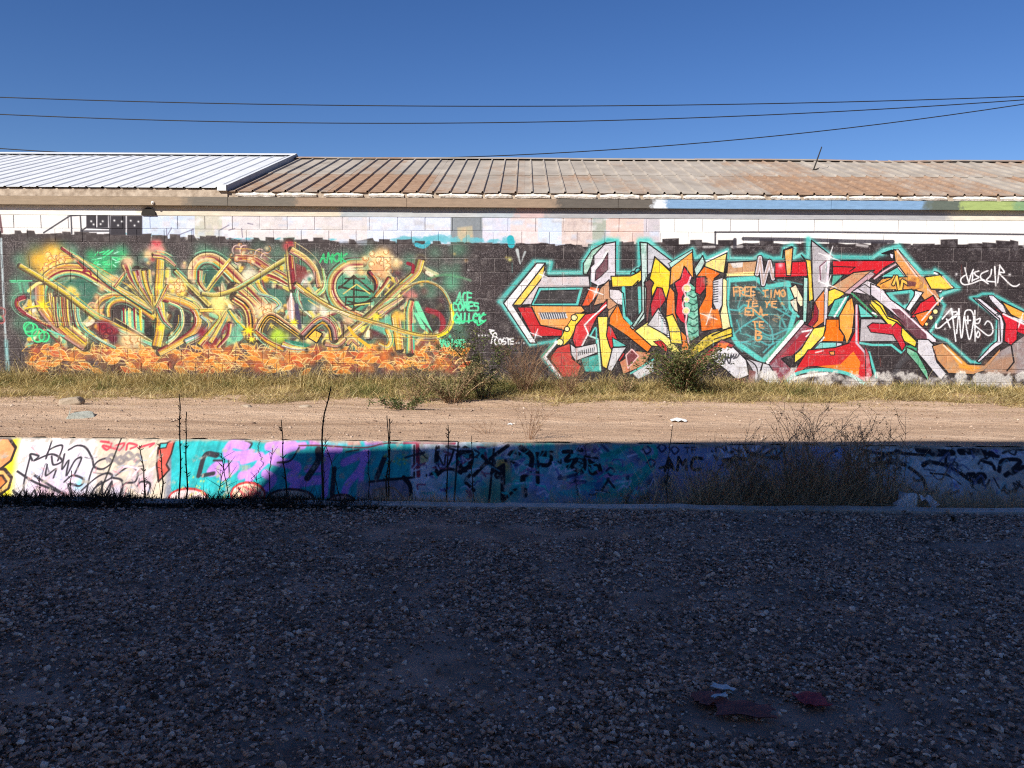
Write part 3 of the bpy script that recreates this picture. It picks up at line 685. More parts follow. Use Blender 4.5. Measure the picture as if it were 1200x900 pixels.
def paint_right(s):
    r = s.r
    def glow(P, w=34, c=TURQ):
        w *= 0.74; s.stroke(P, w * 1.5, c, soft=w * 0.75, sm=False, alpha=0.55, tex=0.5); s.stroke(P, w * 0.75, c, soft=w * 0.3, sm=False, alpha=0.95, tex=0.2)
        for a, b in zip(P[:-1], P[1:]):                          # second, rougher pass of the can
            q = r.normal(0, 4, 4); s.stroke([(a[0] + q[0], a[1] + q[1]), (b[0] + q[2], b[1] + q[3])], w * 0.4, (150, 220, 212) if r.random() < 0.5 else (60, 170, 166), soft=3, sm=False, alpha=0.6, tex=0.4)
    def P_(pts, c, m=None, line=K_, lw=6, mk=0.45): s.poly(pts, c, line=line, lw=lw, mottle=m, mk=mk)
    def stripes(x0, y0, x1, y1, n, sk=0, c=(70, 70, 76), w=6):
        for k in range(n):
            x = x0 + (x1 - x0) * k / max(n - 1, 1); s.stroke([(x, y0), (x + sk, y1)], w, c, sm=False)
    # ---- turquoise halo first, piece by piece
    s.at(570, 260, 4.5)
    glow([(70, 420), (250, 210), (340, 215), (330, 268), (505, 268), (508, 212), (560, 130), (640, 95), (690, 100), (690, 268), (770, 268), (805, 240), (805, 105), (850, 100)])
    glow([(70, 420), (230, 650), (290, 640), (370, 630)], 26); glow([(370, 625), (295, 712), (380, 820)], 26); glow([(380, 820), (420, 800)], 18)
    s.at(730, 260, 4.5)
    glow([(90, 100), (140, 105), (262, 208), (365, 145), (385, 190), (420, 175), (440, 195), (550, 150), (560, 195), (690, 195), (725, 170), (790, 195), (840, 190), (850, 140), (890, 125)])
    s.at(880, 260, 4.5)
    glow([(230, 140), (225, 190), (265, 175), (300, 190), (300, 90), (430, 185), (640, 190), (700, 150), (780, 130), (900, 290)])
    s.at(1020, 260, 4.5)
    glow([(60, 170), (140, 140), (270, 270), (330, 268), (340, 255), (380, 280), (465, 352), (380, 380)]); glow([(380, 380), (360, 400), (390, 440), (370, 500), (310, 590), (400, 625), (530, 738), (570, 742), (600, 680), (660, 630), (670, 505), (525, 400), (560, 395), (590, 380), (640, 380), (830, 480)], 22)
    # the rounded shield with orange writing
    s.at(730, 260, 4.5)
    sh = [(555, 308), (700, 298), (760, 345), (870, 325), (905, 480), (870, 600), (735, 735), (600, 640), (572, 590), (545, 440)]
    s.poly(sh, (62, 74, 74), soft=6)
    for k in range(46): s.blob((r.uniform(570, 880), r.uniform(330, 690)), 34, (104, 168, 164) if k % 2 else (60, 66, 68), 0.35)
    for k in range(34):
        x = r.uniform(570, 870); y = r.uniform(320, 690); s.stroke([(x, y), (x + r.normal() * 34, y + r.normal() * 22), (x + r.normal() * 50, y + r.normal() * 30)], r.uniform(4, 9), (96, 186, 184), soft=4, alpha=0.6)
    s.stroke(sh + [sh[0]], 26, TURQ, soft=8, sm=False)
    for P in ([(556, 462), (610, 466), (640, 440), (700, 470)], [(575, 600), (650, 540), (740, 490)], [(760, 430), (830, 470), (900, 510)], [(620, 640), (700, 620), (770, 650), (850, 610)], [(700, 560), (770, 600), (860, 570)], [(720, 500), (780, 560), (790, 640)], [(600, 520), (620, 580)], [(820, 400), (860, 470)], [(740, 690), (790, 640)]):
        s.stroke(P, 9, (84, 178, 180), soft=4, alpha=0.85)
    oc = (226, 164, 104)
    letter(s, 'FREE', 584, 345, 22, 44, 8, oc, 0.35, 0, 2); letter(s, 'TIMO', 738, 362, 24, 34, 8, oc, 0.3, 0, 2); letter(s, 'TE', 650, 416, 24, 30, 8, oc, 0.4, 0, 2); letter(s, 'YE', 750, 420, 24, 32, 8, oc, 0.5, 0, 2)
    letter(s, 'ENL', 644, 458, 32, 34, 8, oc, 0.4, 0, 2); letter(s, 'TE', 684, 528, 24, 30, 8, oc, 0.35, 0, 2); letter(s, 'B', 702, 572, 30, 50, 9, oc, 0.4, 0, 2)
    for (x, y) in ((848, 380), (838, 432), (600, 370), (660, 480)): s.blob((x, y), 10, oc, 0.8)
    for k in range(16):
        x = r.uniform(600, 840); y = r.uniform(340, 520); s.stroke([(x, y), (x + r.normal() * 14, y + r.normal() * 10), (x + r.normal() * 20, y + r.normal() * 14)], 5, oc, soft=3, alpha=0.55)
    # ---- first letter
    s.at(570, 260, 4.5)
    P_([(282, 366), (496, 360), (470, 430), (240, 432)], (56, 52, 54), (100, 96, 100)); s.stroke([(282, 355), (500, 350), (476, 438), (238, 440), (282, 355)], 14, TURQ, soft=3, sm=False)
    P_([(265, 218), (310, 218), (138, 440), (264, 640), (228, 640), (90, 430)], WHT, (214, 210, 218))
    P_([(310, 220), (298, 292), (182, 440), (138, 440)], (250, 206, 84), (250, 226, 140))
    P_([(298, 290), (540, 286), (546, 344), (276, 346), (236, 436), (182, 440)], (206, 200, 206), (224, 190, 186))
    P_([(138, 442), (500, 444), (520, 470), (455, 510), (420, 575), (282, 548), (240, 452)], (242, 160, 84), (236, 184, 130))
    s.poly([(290, 545), (400, 560), (396, 580), (286, 572)], (150, 90, 60), soft=4)
    P_([(160, 450), (236, 450), (284, 546), (404, 572), (398, 604), (244, 606)], (206, 34, 42), (180, 40, 40))
    s.poly([(272, 482), (416, 476), (428, 508), (290, 516)], (214, 214, 220)); stripes(284, 482, 416, 482, 12); 
    for k in range(11): s.stroke([(284 + k * 12.5, 482), (296 + k * 12, 512)], 6, (70, 74, 84), sm=False)
    P_([(466, 484), (560, 484), (520, 530), (462, 580), (440, 620), (404, 656), (372, 640), (404, 588), (430, 540)], YEL, None, lw=4)
    for (x, y, q) in ((462, 506, 17), (424, 566, 14), (386, 636, 19)): s.poly([(x + q * math.cos(a), y + q * math.sin(a)) for a in np.linspace(0, 6.0, 10)], (250, 236, 170), line=K_, lw=5)
    P_([(510, 220), (556, 150), (628, 110), (640, 122), (566, 178), (548, 236), (530, 276), (510, 276)], (186, 220, 204), (70, 120, 100))
    P_([(566, 180), (622, 118), (680, 106), (680, 286), (646, 318), (590, 340), (546, 318), (548, 240), (566, 222)], LIL, (190, 186, 196))
    s.stroke([(560, 300), (562, 250), (604, 210), (640, 150)], 9, WHT, soft=2, sm=False); P_([(640, 164), (640, 252), (604, 288), (572, 312), (576, 258), (612, 214)], (108, 64, 76), None, lw=4)
    P_([(546, 340), (600, 350), (590, 380), (540, 444), (500, 446)], (230, 96, 44), (214, 60, 40))
    P_([(646, 306), (650, 356), (720, 380), (720, 420), (690, 440), (648, 470), (610, 430), (560, 446), (600, 350)], (196, 146, 112), (186, 130, 96))
    P_([(648, 356), (700, 360), (720, 380), (716, 440), (690, 436), (650, 400)], (216, 208, 214), None, lw=4)
    P_([(600, 448), (636, 410), (634, 450), (584, 500), (556, 560), (540, 600), (506, 662), (466, 660), (452, 620), (470, 548), (520, 488), (586, 476)], (208, 48, 54), (226, 120, 116))
    s.stroke([(630, 440), (560, 500), (516, 546), (536, 590), (500, 660)], 8, WHT, sm=False)
    P_([(640, 470), (690, 436), (660, 560), (640, 500)], TAN, None, lw=4)
    P_([(584, 500), (640, 500), (636, 580), (664, 680), (634, 776), (610, 764), (598, 660)], (251, 226, 100), (250, 206, 70))
    P_([(640, 544), (662, 560), (700, 640), (730, 700), (700, 740), (650, 660), (632, 600)], (206, 40, 44), None)
    P_([(662, 610), (740, 654), (700, 660), (668, 660)], TURQ, None, lw=4); P_([(664, 664), (740, 660), (700, 720), (660, 790), (636, 780)], (206, 204, 212), (240, 240, 240))
    P_([(692, 434), (724, 512), (790, 570), (880, 646), (850, 690), (740, 602), (646, 540), (650, 500)], ORG, (226, 104, 30))
    P_([(336, 714), (372, 664), (440, 640), (470, 670), (450, 720), (500, 760), (480, 820), (390, 820), (345, 760)], (198, 56, 54), (214, 120, 90))
    s.stroke([(368, 634), (304, 712), (392, 826)], 16, WHT, soft=2, sm=False); s.stroke([(352, 640), (292, 712)], 7, (70, 150, 110), soft=3, sm=False); s.stroke([(384, 650), (326, 714), (400, 812)], 5, K_, sm=False)
    P_([(440, 640), (470, 664), (580, 640), (588, 690), (470, 736), (446, 700)], (208, 204, 208), None); s.poly([(484, 684), (572, 662), (574, 682), (480, 706)], (226, 226, 230))
    for k in range(9): s.stroke([(488 + k * 10, 684 - k * 2.5), (486 + k * 10, 704 - k * 2.5)], 5, (66, 66, 72), sm=False)
    s.poly([(500, 724), (590, 700), (604, 790), (520, 790)], (84, 190, 180), soft=5, mottle=(40, 110, 100)); s.stroke([(540, 600), (586, 620), (600, 780)], 10, (180, 226, 214), soft=3, sm=False); s.stroke([(548, 600), (576, 560), (580, 640)], 8, TURQ, soft=2)
    P_([(700, 740), (790, 680), (870, 690), (830, 760), (720, 806)], (206, 146, 108), (196, 90, 70)); P_([(735, 704), (766, 672), (802, 708), (746, 772)], (120, 56, 62), None, line=(238, 190, 190), lw=7)
    s.poly([(770, 800), (880, 730), (880, 790), (800, 830)], (214, 210, 216), soft=5, mottle=(120, 190, 186)); s.stroke([(760, 800), (880, 726)], 9, TURQ, soft=3, sm=False)
    P_([(656, 288), (760, 286), (798, 268), (836, 234), (838, 292), (776, 342), (662, 346)], YEL, (250, 190, 60))
    for (x, y, q) in ((774, 276, 14), (800, 262, 18), (822, 244, 14)): s.stroke([(x + q * math.cos(a), y + q * math.sin(a)) for a in np.linspace(2.6, 5.8, 6)], 6, K_); 
    s.stroke([(770, 340), (800, 310), (790, 336)], 5, K_, sm=False)
    s.poly([(744, 362), (792, 362), (794, 480), (770, 504), (744, 492)], (54, 52, 54), soft=2, mottle=(110, 106, 110)); s.stroke([(722, 350), (728, 500), (770, 548), (812, 500), (806, 350)], 18, TURQ, soft=4, sm=False); s.stroke([(690, 350), (722, 378), (736, 500)], 5, K_, sm=False)
    P_([(808, 108), (848, 112), (848, 300), (834, 510), (772, 570), (758, 556), (818, 486), (822, 300)], (206, 220, 216), (80, 150, 120))
    spark(s, 575, 370, 42); spark(s, 260, 596, 32); spark(s, 298, 284, 22)
    # ---- second letter
    s.at(730, 260, 4.5)
    P_([(90, 108), (128, 112), (128, 290), (112, 320), (112, 480), (60, 560), (46, 550), (100, 470), (96, 240)], (200, 222, 218), (90, 150, 130))
    P_([(128, 112), (262, 212), (244, 252), (166, 184), (148, 270), (128, 282)], (188, 188, 198), (220, 216, 222))
    P_([(168, 186), (250, 264), (244, 350), (226, 412), (206, 350), (178, 346), (150, 404), (132, 482), (150, 350), (160, 320), (140, 300)], (252, 212, 40), (250, 226, 90))
    P_([(110, 322), (140, 302), (162, 324), (150, 352), (150, 400), (132, 530), (120, 530), (122, 352)], (104, 58, 60), None)
    P_([(178, 346), (206, 350), (226, 412), (200, 450), (150, 520), (144, 440)], (190, 36, 52), None)
    P_([(60, 576), (130, 528), (240, 612), (300, 680), (300, 720), (220, 660), (150, 656)], (250, 238, 128), (250, 226, 90)); P_([(160, 632), (200, 626), (236, 660), (230, 690)], RED, None, lw=4)
    P_([(186, 456), (226, 520), (250, 610), (128, 544)], (218, 214, 220), (180, 176, 186))
    for k in range(6): s.stroke([(186 + k * 8, 480 + k * 14), (198 + k * 8, 486 + k * 14)], 6, (70, 70, 76), sm=False)
    s.poly([(232, 530), (256, 530), (250, 610), (232, 610)], WHT, line=K_, lw=4); 
    for k in range(6): s.stroke([(234, 540 + k * 12), (252, 538 + k * 12)], 4, (60, 60, 66), sm=False)
    P_([(262, 226), (366, 152), (372, 300), (360, 290), (330, 240), (300, 300), (246, 340), (252, 250)], (238, 158, 66), (230, 170, 110)); P_([(240, 220), (366, 146), (366, 158), (252, 244)], (170, 214, 204), None, lw=4)
    P_([(246, 340), (272, 372), (276, 482), (302, 572), (332, 600), (348, 672), (312, 700), (300, 600), (226, 494), (230, 412)], (238, 128, 48), (236, 96, 40))
    P_([(322, 234), (362, 290), (346, 330), (312, 400), (322, 484), (332, 544), (302, 524), (276, 482), (286, 380), (270, 322), (302, 302)], (208, 32, 54), None)
    P_([(224, 500), (262, 488), (302, 572), (312, 646), (252, 640), (236, 540)], (250, 222, 80), (200, 200, 90)); stripes(246, 580, 300, 580, 6, 4)
    P_([(348, 318), (384, 346), (396, 430), (402, 604), (350, 636), (330, 560), (342, 500), (320, 440), (332, 372)], (104, 186, 160), (200, 230, 210))
    for k in range(7): s.stroke([(346, 350 + k * 38), (372, 362 + k * 38), (392, 346 + k * 38)], 6, (40, 80, 70), soft=1)
    for k in range(30): s.blob((r.uniform(345, 395), r.uniform(360, 610)), 6, (30, 60, 54), 0.6)
    s.stroke([(356, 290), (340, 330), (314, 350), (330, 396), (314, 440), (334, 490), (330, 540), (346, 640)], 9, (244, 190, 200), soft=1)
    for (x, y, q) in ((336, 350, 20), (332, 470, 18), (334, 410, 14)): s.poly([(x + q * math.cos(a), y + q * math.sin(a)) for a in np.linspace(0, 6.0, 10)], (240, 226, 150), line=(244, 210, 214), lw=6)
    P_([(374, 250), (420, 178), (432, 216), (388, 300)], (180, 214, 206), None); P_([(384, 294), (432, 288), (436, 350), (406, 388), (380, 372)], (182, 32, 44), None)
    P_([(386, 290), (430, 232), (516, 272), (480, 300), (470, 450), (536, 560), (412, 580), (398, 462), (434, 392), (436, 290)], (238, 112, 24), (226, 96, 30)); s.blob((450, 320), 30, (200, 150, 110), 0.7)
    for y in (300, 316, 332): s.blob((440, y), 7, K_, 0.9)
    P_([(434, 216), (548, 164), (532, 272), (516, 268), (430, 236)], (247, 222, 130), None); s.stroke([(440, 208), (548, 156)], 8, WHT, soft=1, sm=False)
    P_([(474, 312), (526, 294), (522, 440), (500, 484), (474, 430)], (206, 204, 212), None, lw=4)
    for k in range(9): s.stroke([(474, 320 + k * 13), (500, 316 + k * 13)], 5, (60, 60, 66), sm=False)
    P_([(526, 290), (548, 312), (546, 440), (574, 600), (530, 612), (512, 486), (524, 440)], (242, 232, 168), None, lw=4); s.stroke([(552, 215), (530, 300)], 6, K_, sm=False)
    s.poly([(410, 460), (440, 470), (500, 460), (520, 540), (420, 570)], (240, 122, 40), soft=4, mottle=(120, 60, 50)); spark(s, 452, 500, 46, (240, 226, 220), 5)
    P_([(574, 560), (576, 606), (480, 640), (350, 724), (312, 740), (270, 690), (340, 690), (430, 606), (480, 580)], (238, 208, 70), (150, 130, 40)); 
    for k in range(60): s.blob((r.uniform(330, 470), r.uniform(600, 720)), 7, (80, 74, 30), 0.55)
    s.stroke([(470, 600), (560, 560)], 7, K_, sm=False); s.stroke([(480, 620), (574, 590)], 6, K_, sm=False)
    P_([(552, 216), (734, 204), (704, 272), (546, 284)], (196, 146, 104), (206, 170, 140)); s.poly([(546, 272), (704, 262), (700, 284), (546, 288)], CRM, soft=2); s.poly([(560, 212), (634, 208), (630, 240), (580, 244)], (226, 216, 210), soft=3, mottle=(150, 140, 140)); s.stroke([(552, 216), (734, 204)], 6, K_, sm=False)
    z = [(706, 276), (722, 190), (738, 330), (772, 210), (790, 300), (804, 240)]
    s.stroke(z, 30, K_, sm=False); s.stroke(z, 20, LIL, sm=False); s.stroke(z, 8, (186, 160, 150), soft=3, sm=False)
    P_([(800, 216), (1060, 204), (1060, 284), (800, 296)], (206, 22, 38), None); s.blob((830, 230), 18, (250, 200, 210), 0.8); P_([(850, 150), (896, 136), (884, 284), (862, 284)], (240, 168, 90), (250, 220, 170)); s.stroke([(842, 190), (846, 150), (890, 132)], 8, K_, sm=False)
    P_([(450, 712), (560, 640), (610, 690), (650, 730), (664, 810), (600, 836), (540, 780)], (216, 212, 220), (240, 240, 242)); P_([(350, 760), (520, 622), (590, 650), (570, 666), (520, 648), (420, 740), (380, 800)], (166, 46, 52), None)
    for k in range(9): s.stroke([(470 + 14 * k, 700 + r.normal() * 20), (490 + 14 * k, 720 + r.normal() * 20), (500 + 14 * k, 700)], 7, (60, 58, 66), soft=2)
    s.poly([(500, 640), (560, 640), (540, 670), (500, 660)], (240, 120, 50), soft=3); letter(s, 'NOSES', 574, 828, 12, 22, 5, (130, 50, 60), 0.2)
    P_([(640, 716), (736, 744), (720, 800), (700, 850), (680, 780)], (190, 186, 196), (230, 228, 232)); s.stroke([(640, 716), (700, 760), (716, 840)], 6, K_); P_([(736, 744), (800, 760), (820, 850), (770, 860), (720, 820)], (206, 204, 210), (170, 166, 176)); s.poly([(664, 780), (700, 790), (690, 850), (660, 850)], (120, 70, 70), soft=3)
    # ---- third letter
    s.at(880, 260, 4.5)
    P_([(205, 350), (236, 330), (262, 380), (290, 436), (260, 450), (226, 400)], (240, 226, 190), None); P_([(200, 420), (240, 400), (250, 480), (230, 470)], (226, 214, 190), None); s.stroke([(196, 350), (204, 460), (250, 500)], 12, TURQ, soft=3, sm=False)
    P_([(276, 290), (300, 296), (298, 420), (292, 530), (272, 530)], (150, 206, 196), (226, 236, 232))
    P_([(264, 175), (284, 196), (316, 204), (328, 410), (304, 424), (300, 300), (290, 210)], (246, 206, 60), None)
    P_([(318, 98), (430, 186), (414, 200), (412, 340), (330, 432), (322, 300)], GRY, (214, 208, 216)); s.stroke([(360, 310), (372, 232), (412, 196), (400, 330)], 11, (226, 210, 222), soft=2, sm=False); s.stroke([(366, 306), (362, 236), (396, 206)], 6, (110, 60, 80), sm=False)
    P_([(428, 206), (776, 204), (706, 240), (640, 300), (560, 282), (430, 282)], (208, 20, 36), None); P_([(430, 282), (490, 280), (440, 330), (420, 350)], (84, 170, 150), None, lw=5); s.stroke([(430, 236), (550, 240), (520, 262)], 5, K_, sm=False)
    P_([(650, 256), (560, 330), (500, 380), (416, 366), (410, 350), (540, 268)], (200, 154, 116), (214, 120, 80)); P_([(404, 366), (440, 352), (500, 378), (440, 420), (404, 452)], YEL, None)
    P_([(656, 276), (536, 384), (488, 378), (630, 262)], (196, 158, 168), None, lw=4); s.stroke([(780, 214), (700, 262), (650, 300)], 9, (232, 190, 200), soft=4, sm=False)
    P_([(330, 430), (396, 346), (398, 520), (330, 566), (308, 560)], (238, 130, 56), (230, 100, 50)); P_([(334, 420), (356, 470), (352, 520), (312, 566), (296, 546), (326, 500)], (140, 26, 46), None, lw=4)
    P_([(386, 346), (408, 352), (402, 520), (384, 570)], (206, 200, 212), (230, 180, 170), lw=4)
    P_([(252, 528), (336, 562), (330, 604), (240, 690), (160, 724), (236, 796), (158, 856), (88, 742)], (134, 58, 72), (160, 150, 160), mk=0.75); P_([(296, 560), (336, 566), (220, 704), (150, 716)], (168, 38, 54), None, line=None)
    s.stroke([(266, 530), (90, 738)], 24, WHT, sm=False); s.stroke([(252, 524), (76, 732)], 10, (84, 170, 140), soft=3, sm=False); s.stroke([(280, 538), (98, 744)], 5, K_, sm=False)
    s.stroke([(270, 580), (330, 570)], 10, WHT, soft=4); s.stroke([(290, 606), (330, 570)], 7, WHT, soft=3)
    P_([(396, 514), (468, 514), (466, 566), (492, 602), (486, 634), (364, 632), (392, 570)], (242, 112, 8), None)
    P_([(330, 562), (394, 548), (382, 602), (300, 690), (228, 748), (230, 702), (264, 672)], (251, 218, 82), None); s.stroke([(330, 680), (384, 610)], 9, WHT, soft=3, sm=False)
    P_([(364, 636), (480, 636), (480, 664), (330, 672)], (120, 200, 196), None, lw=4); P_([(450, 636), (480, 640), (474, 668), (448, 664)], (200, 200, 210), None, lw=4)
    P_([(462, 452), (534, 398), (546, 470), (534, 584), (504, 652), (492, 602), (466, 562)], (242, 158, 62), (250, 190, 100))
    P_([(546, 440), (566, 430), (574, 646), (622, 702), (640, 800), (606, 848), (500, 790), (400, 762), (300, 766), (196, 830), (240, 770), (300, 676), (440, 664), (516, 640), (546, 580)], (206, 30, 38), (180, 30, 40)); s.stroke([(556, 440), (556, 640), (600, 690), (624, 790)], 11, (206, 190, 206), soft=5, sm=False)
    P_([(350, 762), (470, 752), (540, 684), (576, 740), (566, 812), (460, 780)], (238, 122, 30), None, line=None); P_([(410, 686), (440, 682), (440, 704), (420, 704)], (240, 140, 70), None, lw=4); s.stroke([(340, 690), (380, 680)], 8, (240, 190, 190), soft=3)
    P_([(440, 412), (524, 384), (460, 506), (402, 500)], (86, 190, 176), (40, 120, 100)); s.stroke([(500, 400), (440, 500)], 10, WHT, sm=False); P_([(562, 428), (650, 504), (576, 506)], (96, 200, 190), None); s.stroke([(530, 376), (660, 500)], 10, (60, 150, 100), soft=2, sm=False); s.stroke([(640, 480), (690, 500)], 9, WHT, sm=False)
    P_([(578, 512), (724, 512), (750, 560), (796, 632), (572, 634)], (168, 162, 168), (206, 200, 206))
    P_([(612, 308), (660, 330), (900, 534), (900, 640), (770, 520), (700, 430), (640, 390), (530, 372)], (216, 206, 216), (196, 188, 200)); P_([(560, 350), (600, 330), (700, 400), (690, 430), (640, 400)], (196, 188, 200), None, lw=4)
    P_([(760, 458), (824, 490), (900, 590), (900, 640), (752, 506)], (98, 52, 62), None, line=None); s.stroke([(640, 330), (760, 440), (900, 560)], 9, WHT, soft=4, sm=False)
    P_([(626, 410), (684, 416), (722, 498), (772, 518), (874, 632), (866, 662), (806, 640), (720, 544), (622, 440)], (247, 218, 62), (250, 200, 50))
    P_([(614, 552), (640, 534), (744, 540), (770, 532), (800, 556), (796, 596), (784, 610), (818, 644), (800, 684), (780, 650), (752, 596), (632, 582)], (198, 26, 46), None)
    P_([(690, 168), (740, 150), (760, 160), (750, 196), (730, 172)], K_, None); P_([(730, 166), (752, 172), (748, 196), (736, 190)], (226, 220, 240), None, lw=3)
    P_([(676, 294), (800, 222), (836, 292)], (96, 200, 190), None); P_([(770, 240), (800, 226), (826, 284), (810, 288)], WHT, None, lw=3)
    P_([(744, 152), (774, 146), (905, 300), (905, 384), (780, 214)], (226, 156, 86), (196, 150, 120)); s.stroke([(770, 150), (900, 296)], 8, (240, 190, 170), soft=4, sm=False)
    P_([(660, 330), (690, 300), (752, 296), (870, 300), (870, 360), (660, 354)], (240, 170, 70), (110, 50, 50)); P_([(690, 318), (750, 310), (746, 336), (690, 336)], (100, 48, 56), None, line=None)
    z = [(740, 330), (756, 290), (780, 390), (794, 310), (830, 330)]; s.stroke(z, 22, K_, sm=False); s.stroke(z, 12, (244, 190, 80), sm=False)
    P_([(840, 486), (905, 416), (905, 500)], (206, 30, 40), None); P_([(852, 372), (905, 376), (830, 480), (820, 470)], WHT, (206, 200, 210))
    s.stroke([(170, 862), (230, 806), (320, 784), (420, 784), (520, 806), (606, 862)], 18, TURQ, soft=4); s.stroke([(190, 872), (250, 822), (400, 800)], 16, WHT, soft=4)
    s.stroke([(576, 640), (640, 650), (740, 650), (790, 690), (820, 660), (900, 740)], 12, TURQ, soft=3, sm=False); s.stroke([(622, 690), (660, 820)], 14, TURQ, soft=4, sm=False); P_([(600, 650), (622, 700), (640, 810), (606, 850)], (196, 44, 56), (230, 200, 210), lw=4)
    s.stroke([(800, 670), (850, 660), (900, 700)], 14, (60, 160, 110), soft=4); s.stroke([(760, 800), (800, 730), (880, 690)], 30, (90, 90, 96), soft=18, alpha=0.5)
    spark(s, 412, 186, 60); spark(s, 404, 332, 50); spark(s, 738, 400, 40)
    # ---- right end
    s.at(1020, 260, 4.5)
    P_([(0, 326), (60, 352), (350, 622), (330, 640), (260, 600), (0, 386)], (218, 208, 218), (190, 180, 196)); P_([(108, 458), (170, 462), (290, 570), (300, 628), (236, 600)], (100, 54, 66), (150, 120, 130), line=None); s.stroke([(20, 340), (180, 480), (340, 630)], 9, (244, 224, 236), soft=3, sm=False)
    P_([(0, 408), (50, 446), (90, 510), (140, 530), (244, 632), (236, 662), (180, 632), (90, 540), (0, 432)], (247, 218, 62), (250, 200, 50)); s.poly([(110, 560), (136, 530), (166, 556), (162, 596), (186, 650), (166, 684), (146, 640), (120, 600)], (198, 26, 46), line=K_, lw=5); s.poly([(0, 540), (110, 540), (120, 594), (0, 580)], (198, 26, 46))
    P_([(122, 146), (150, 158), (250, 290), (364, 402), (362, 446), (300, 436), (130, 210)], (228, 154, 80), (206, 140, 110)); s.stroke([(140, 152), (260, 310), (366, 420)], 9, (244, 206, 190), soft=4, sm=False)
    P_([(50, 330), (80, 300), (120, 296), (300, 290), (300, 356), (50, 356)], (240, 170, 70), (110, 50, 50), line=None); z = [(120, 330), (138, 290), (156, 390), (168, 310), (200, 330)]; s.stroke(z, 22, K_, sm=False); s.stroke(z, 12, (244, 190, 80), sm=False); s.poly([(190, 312), (240, 318), (236, 340), (196, 340)], (110, 60, 60), soft=2); s.stroke([(50, 330), (110, 300)], 5, K_, sm=False)
    P_([(250, 290), (300, 290), (340, 360), (364, 402), (330, 380)], (222, 150, 90), (150, 110, 110), line=None)
    P_([(284, 292), (372, 280), (436, 352), (400, 360), (320, 356)], YEL, (250, 190, 100)); s.stroke([(336, 264), (356, 268), (440, 350)], 7, K_, sm=False); s.stroke([(338, 270), (350, 276)], 10, WHT, sm=False); s.stroke([(380, 290), (432, 348)], 7, (246, 210, 180), soft=2, sm=False)
    P_([(352, 366), (380, 358), (372, 376)], WHT, None, lw=4)
    P_([(76, 372), (216, 356), (236, 372), (196, 474), (106, 410)], (88, 196, 188), None); s.poly([(120, 386), (206, 378), (200, 430), (170, 440)], (52, 54, 56), soft=8); P_([(232, 362), (278, 372), (206, 474), (184, 462), (230, 390)], (236, 234, 240), (200, 196, 206))
    P_([(262, 428), (330, 388), (352, 430), (276, 506), (212, 506)], (206, 28, 42), None); P_([(232, 490), (304, 468), (330, 470), (276, 556), (258, 540)], (240, 116, 30), None); s.stroke([(270, 520), (340, 440), (380, 400)], 8, (244, 220, 220), soft=3, sm=False)
    for (x, y, q) in ((342, 474, 14), (317, 506, 12), (295, 540, 10)): s.poly([(x + q * math.cos(a), y + q * math.sin(a)) for a in np.linspace(0, 6.0, 9)], (250, 236, 160), line=K_, lw=3)
    P_([(248, 620), (306, 622), (366, 684), (340, 706), (350, 740), (400, 800), (370, 840), (290, 740), (246, 690)], (216, 212, 220), (190, 186, 196)); P_([(188, 660), (246, 690), (300, 790), (310, 850), (250, 760), (190, 690)], (90, 170, 130), (210, 230, 220), lw=5); s.stroke([(246, 690), (300, 760), (372, 836)], 7, K_, sm=False)
    P_([(326, 656), (380, 638), (500, 750), (600, 756), (688, 662), (684, 690), (600, 786), (540, 806), (410, 800), (350, 730)], (204, 146, 96), (186, 120, 80)); s.poly([(400, 650), (520, 760), (580, 770), (540, 790), (470, 770)], (242, 160, 60), soft=8); s.stroke([(386, 652), (480, 744)], 9, (250, 220, 190), soft=5, sm=False)
    P_([(600, 786), (688, 680), (744, 650), (815, 600), (815, 800), (640, 800)], (160, 148, 150), (130, 100, 96), line=None); s.poly([(600, 740), (760, 700), (760, 800), (600, 800)], (180, 130, 96), soft=30, alpha=0.7)
    P_([(540, 402), (580, 404), (690, 494), (704, 540), (698, 640), (660, 664), (572, 742), (560, 736), (640, 650), (668, 630), (672, 520)], (226, 220, 232), (200, 194, 210)); s.stroke([(560, 410), (680, 512), (686, 630)], 6, K_, sm=False)
    P_([(606, 416), (700, 482), (776, 520), (772, 622), (742, 652), (704, 630), (710, 540), (690, 490)], (208, 26, 46), None); s.stroke([(742, 652), (756, 740), (720, 786)], 8, K_, sm=False); P_([(776, 520), (900, 590), (830, 600), (774, 580)], (206, 26, 46), None, line=None)
    P_([(620, 388), (646, 388), (700, 440), (720, 486), (690, 476), (630, 410)], (230, 226, 236), (190, 180, 200), lw=4); P_([(690, 420), (880, 510), (880, 560), (740, 490)], (242, 166, 60), None); s.stroke([(700, 486), (900, 586)], 10, (246, 220, 226), soft=3, sm=False); spark(s, 792, 520, 40)
    for (x, y) in ((690, 484), (680, 480)): s.stroke([(x - 20, y + 8), (x + 10, y - 4)], 5, K_, sm=False)
    for k in range(70):                                         # drips and scuffs
        s.at(0, 0, 1); x = r.uniform(590, 1195); y = r.uniform(300, 420); L = r.uniform(4, 18); s.stroke([(x, y), (x + r.normal() * 0.4, y + L)], r.uniform(0.7, 1.3), [(40, 34, 36), (226, 220, 222), (92, 190, 184), (150, 60, 50)][r.integers(0, 4)], soft=0.6, alpha=0.4)
    # white tags
    s.at(1080, 310, 10)
    W = 17
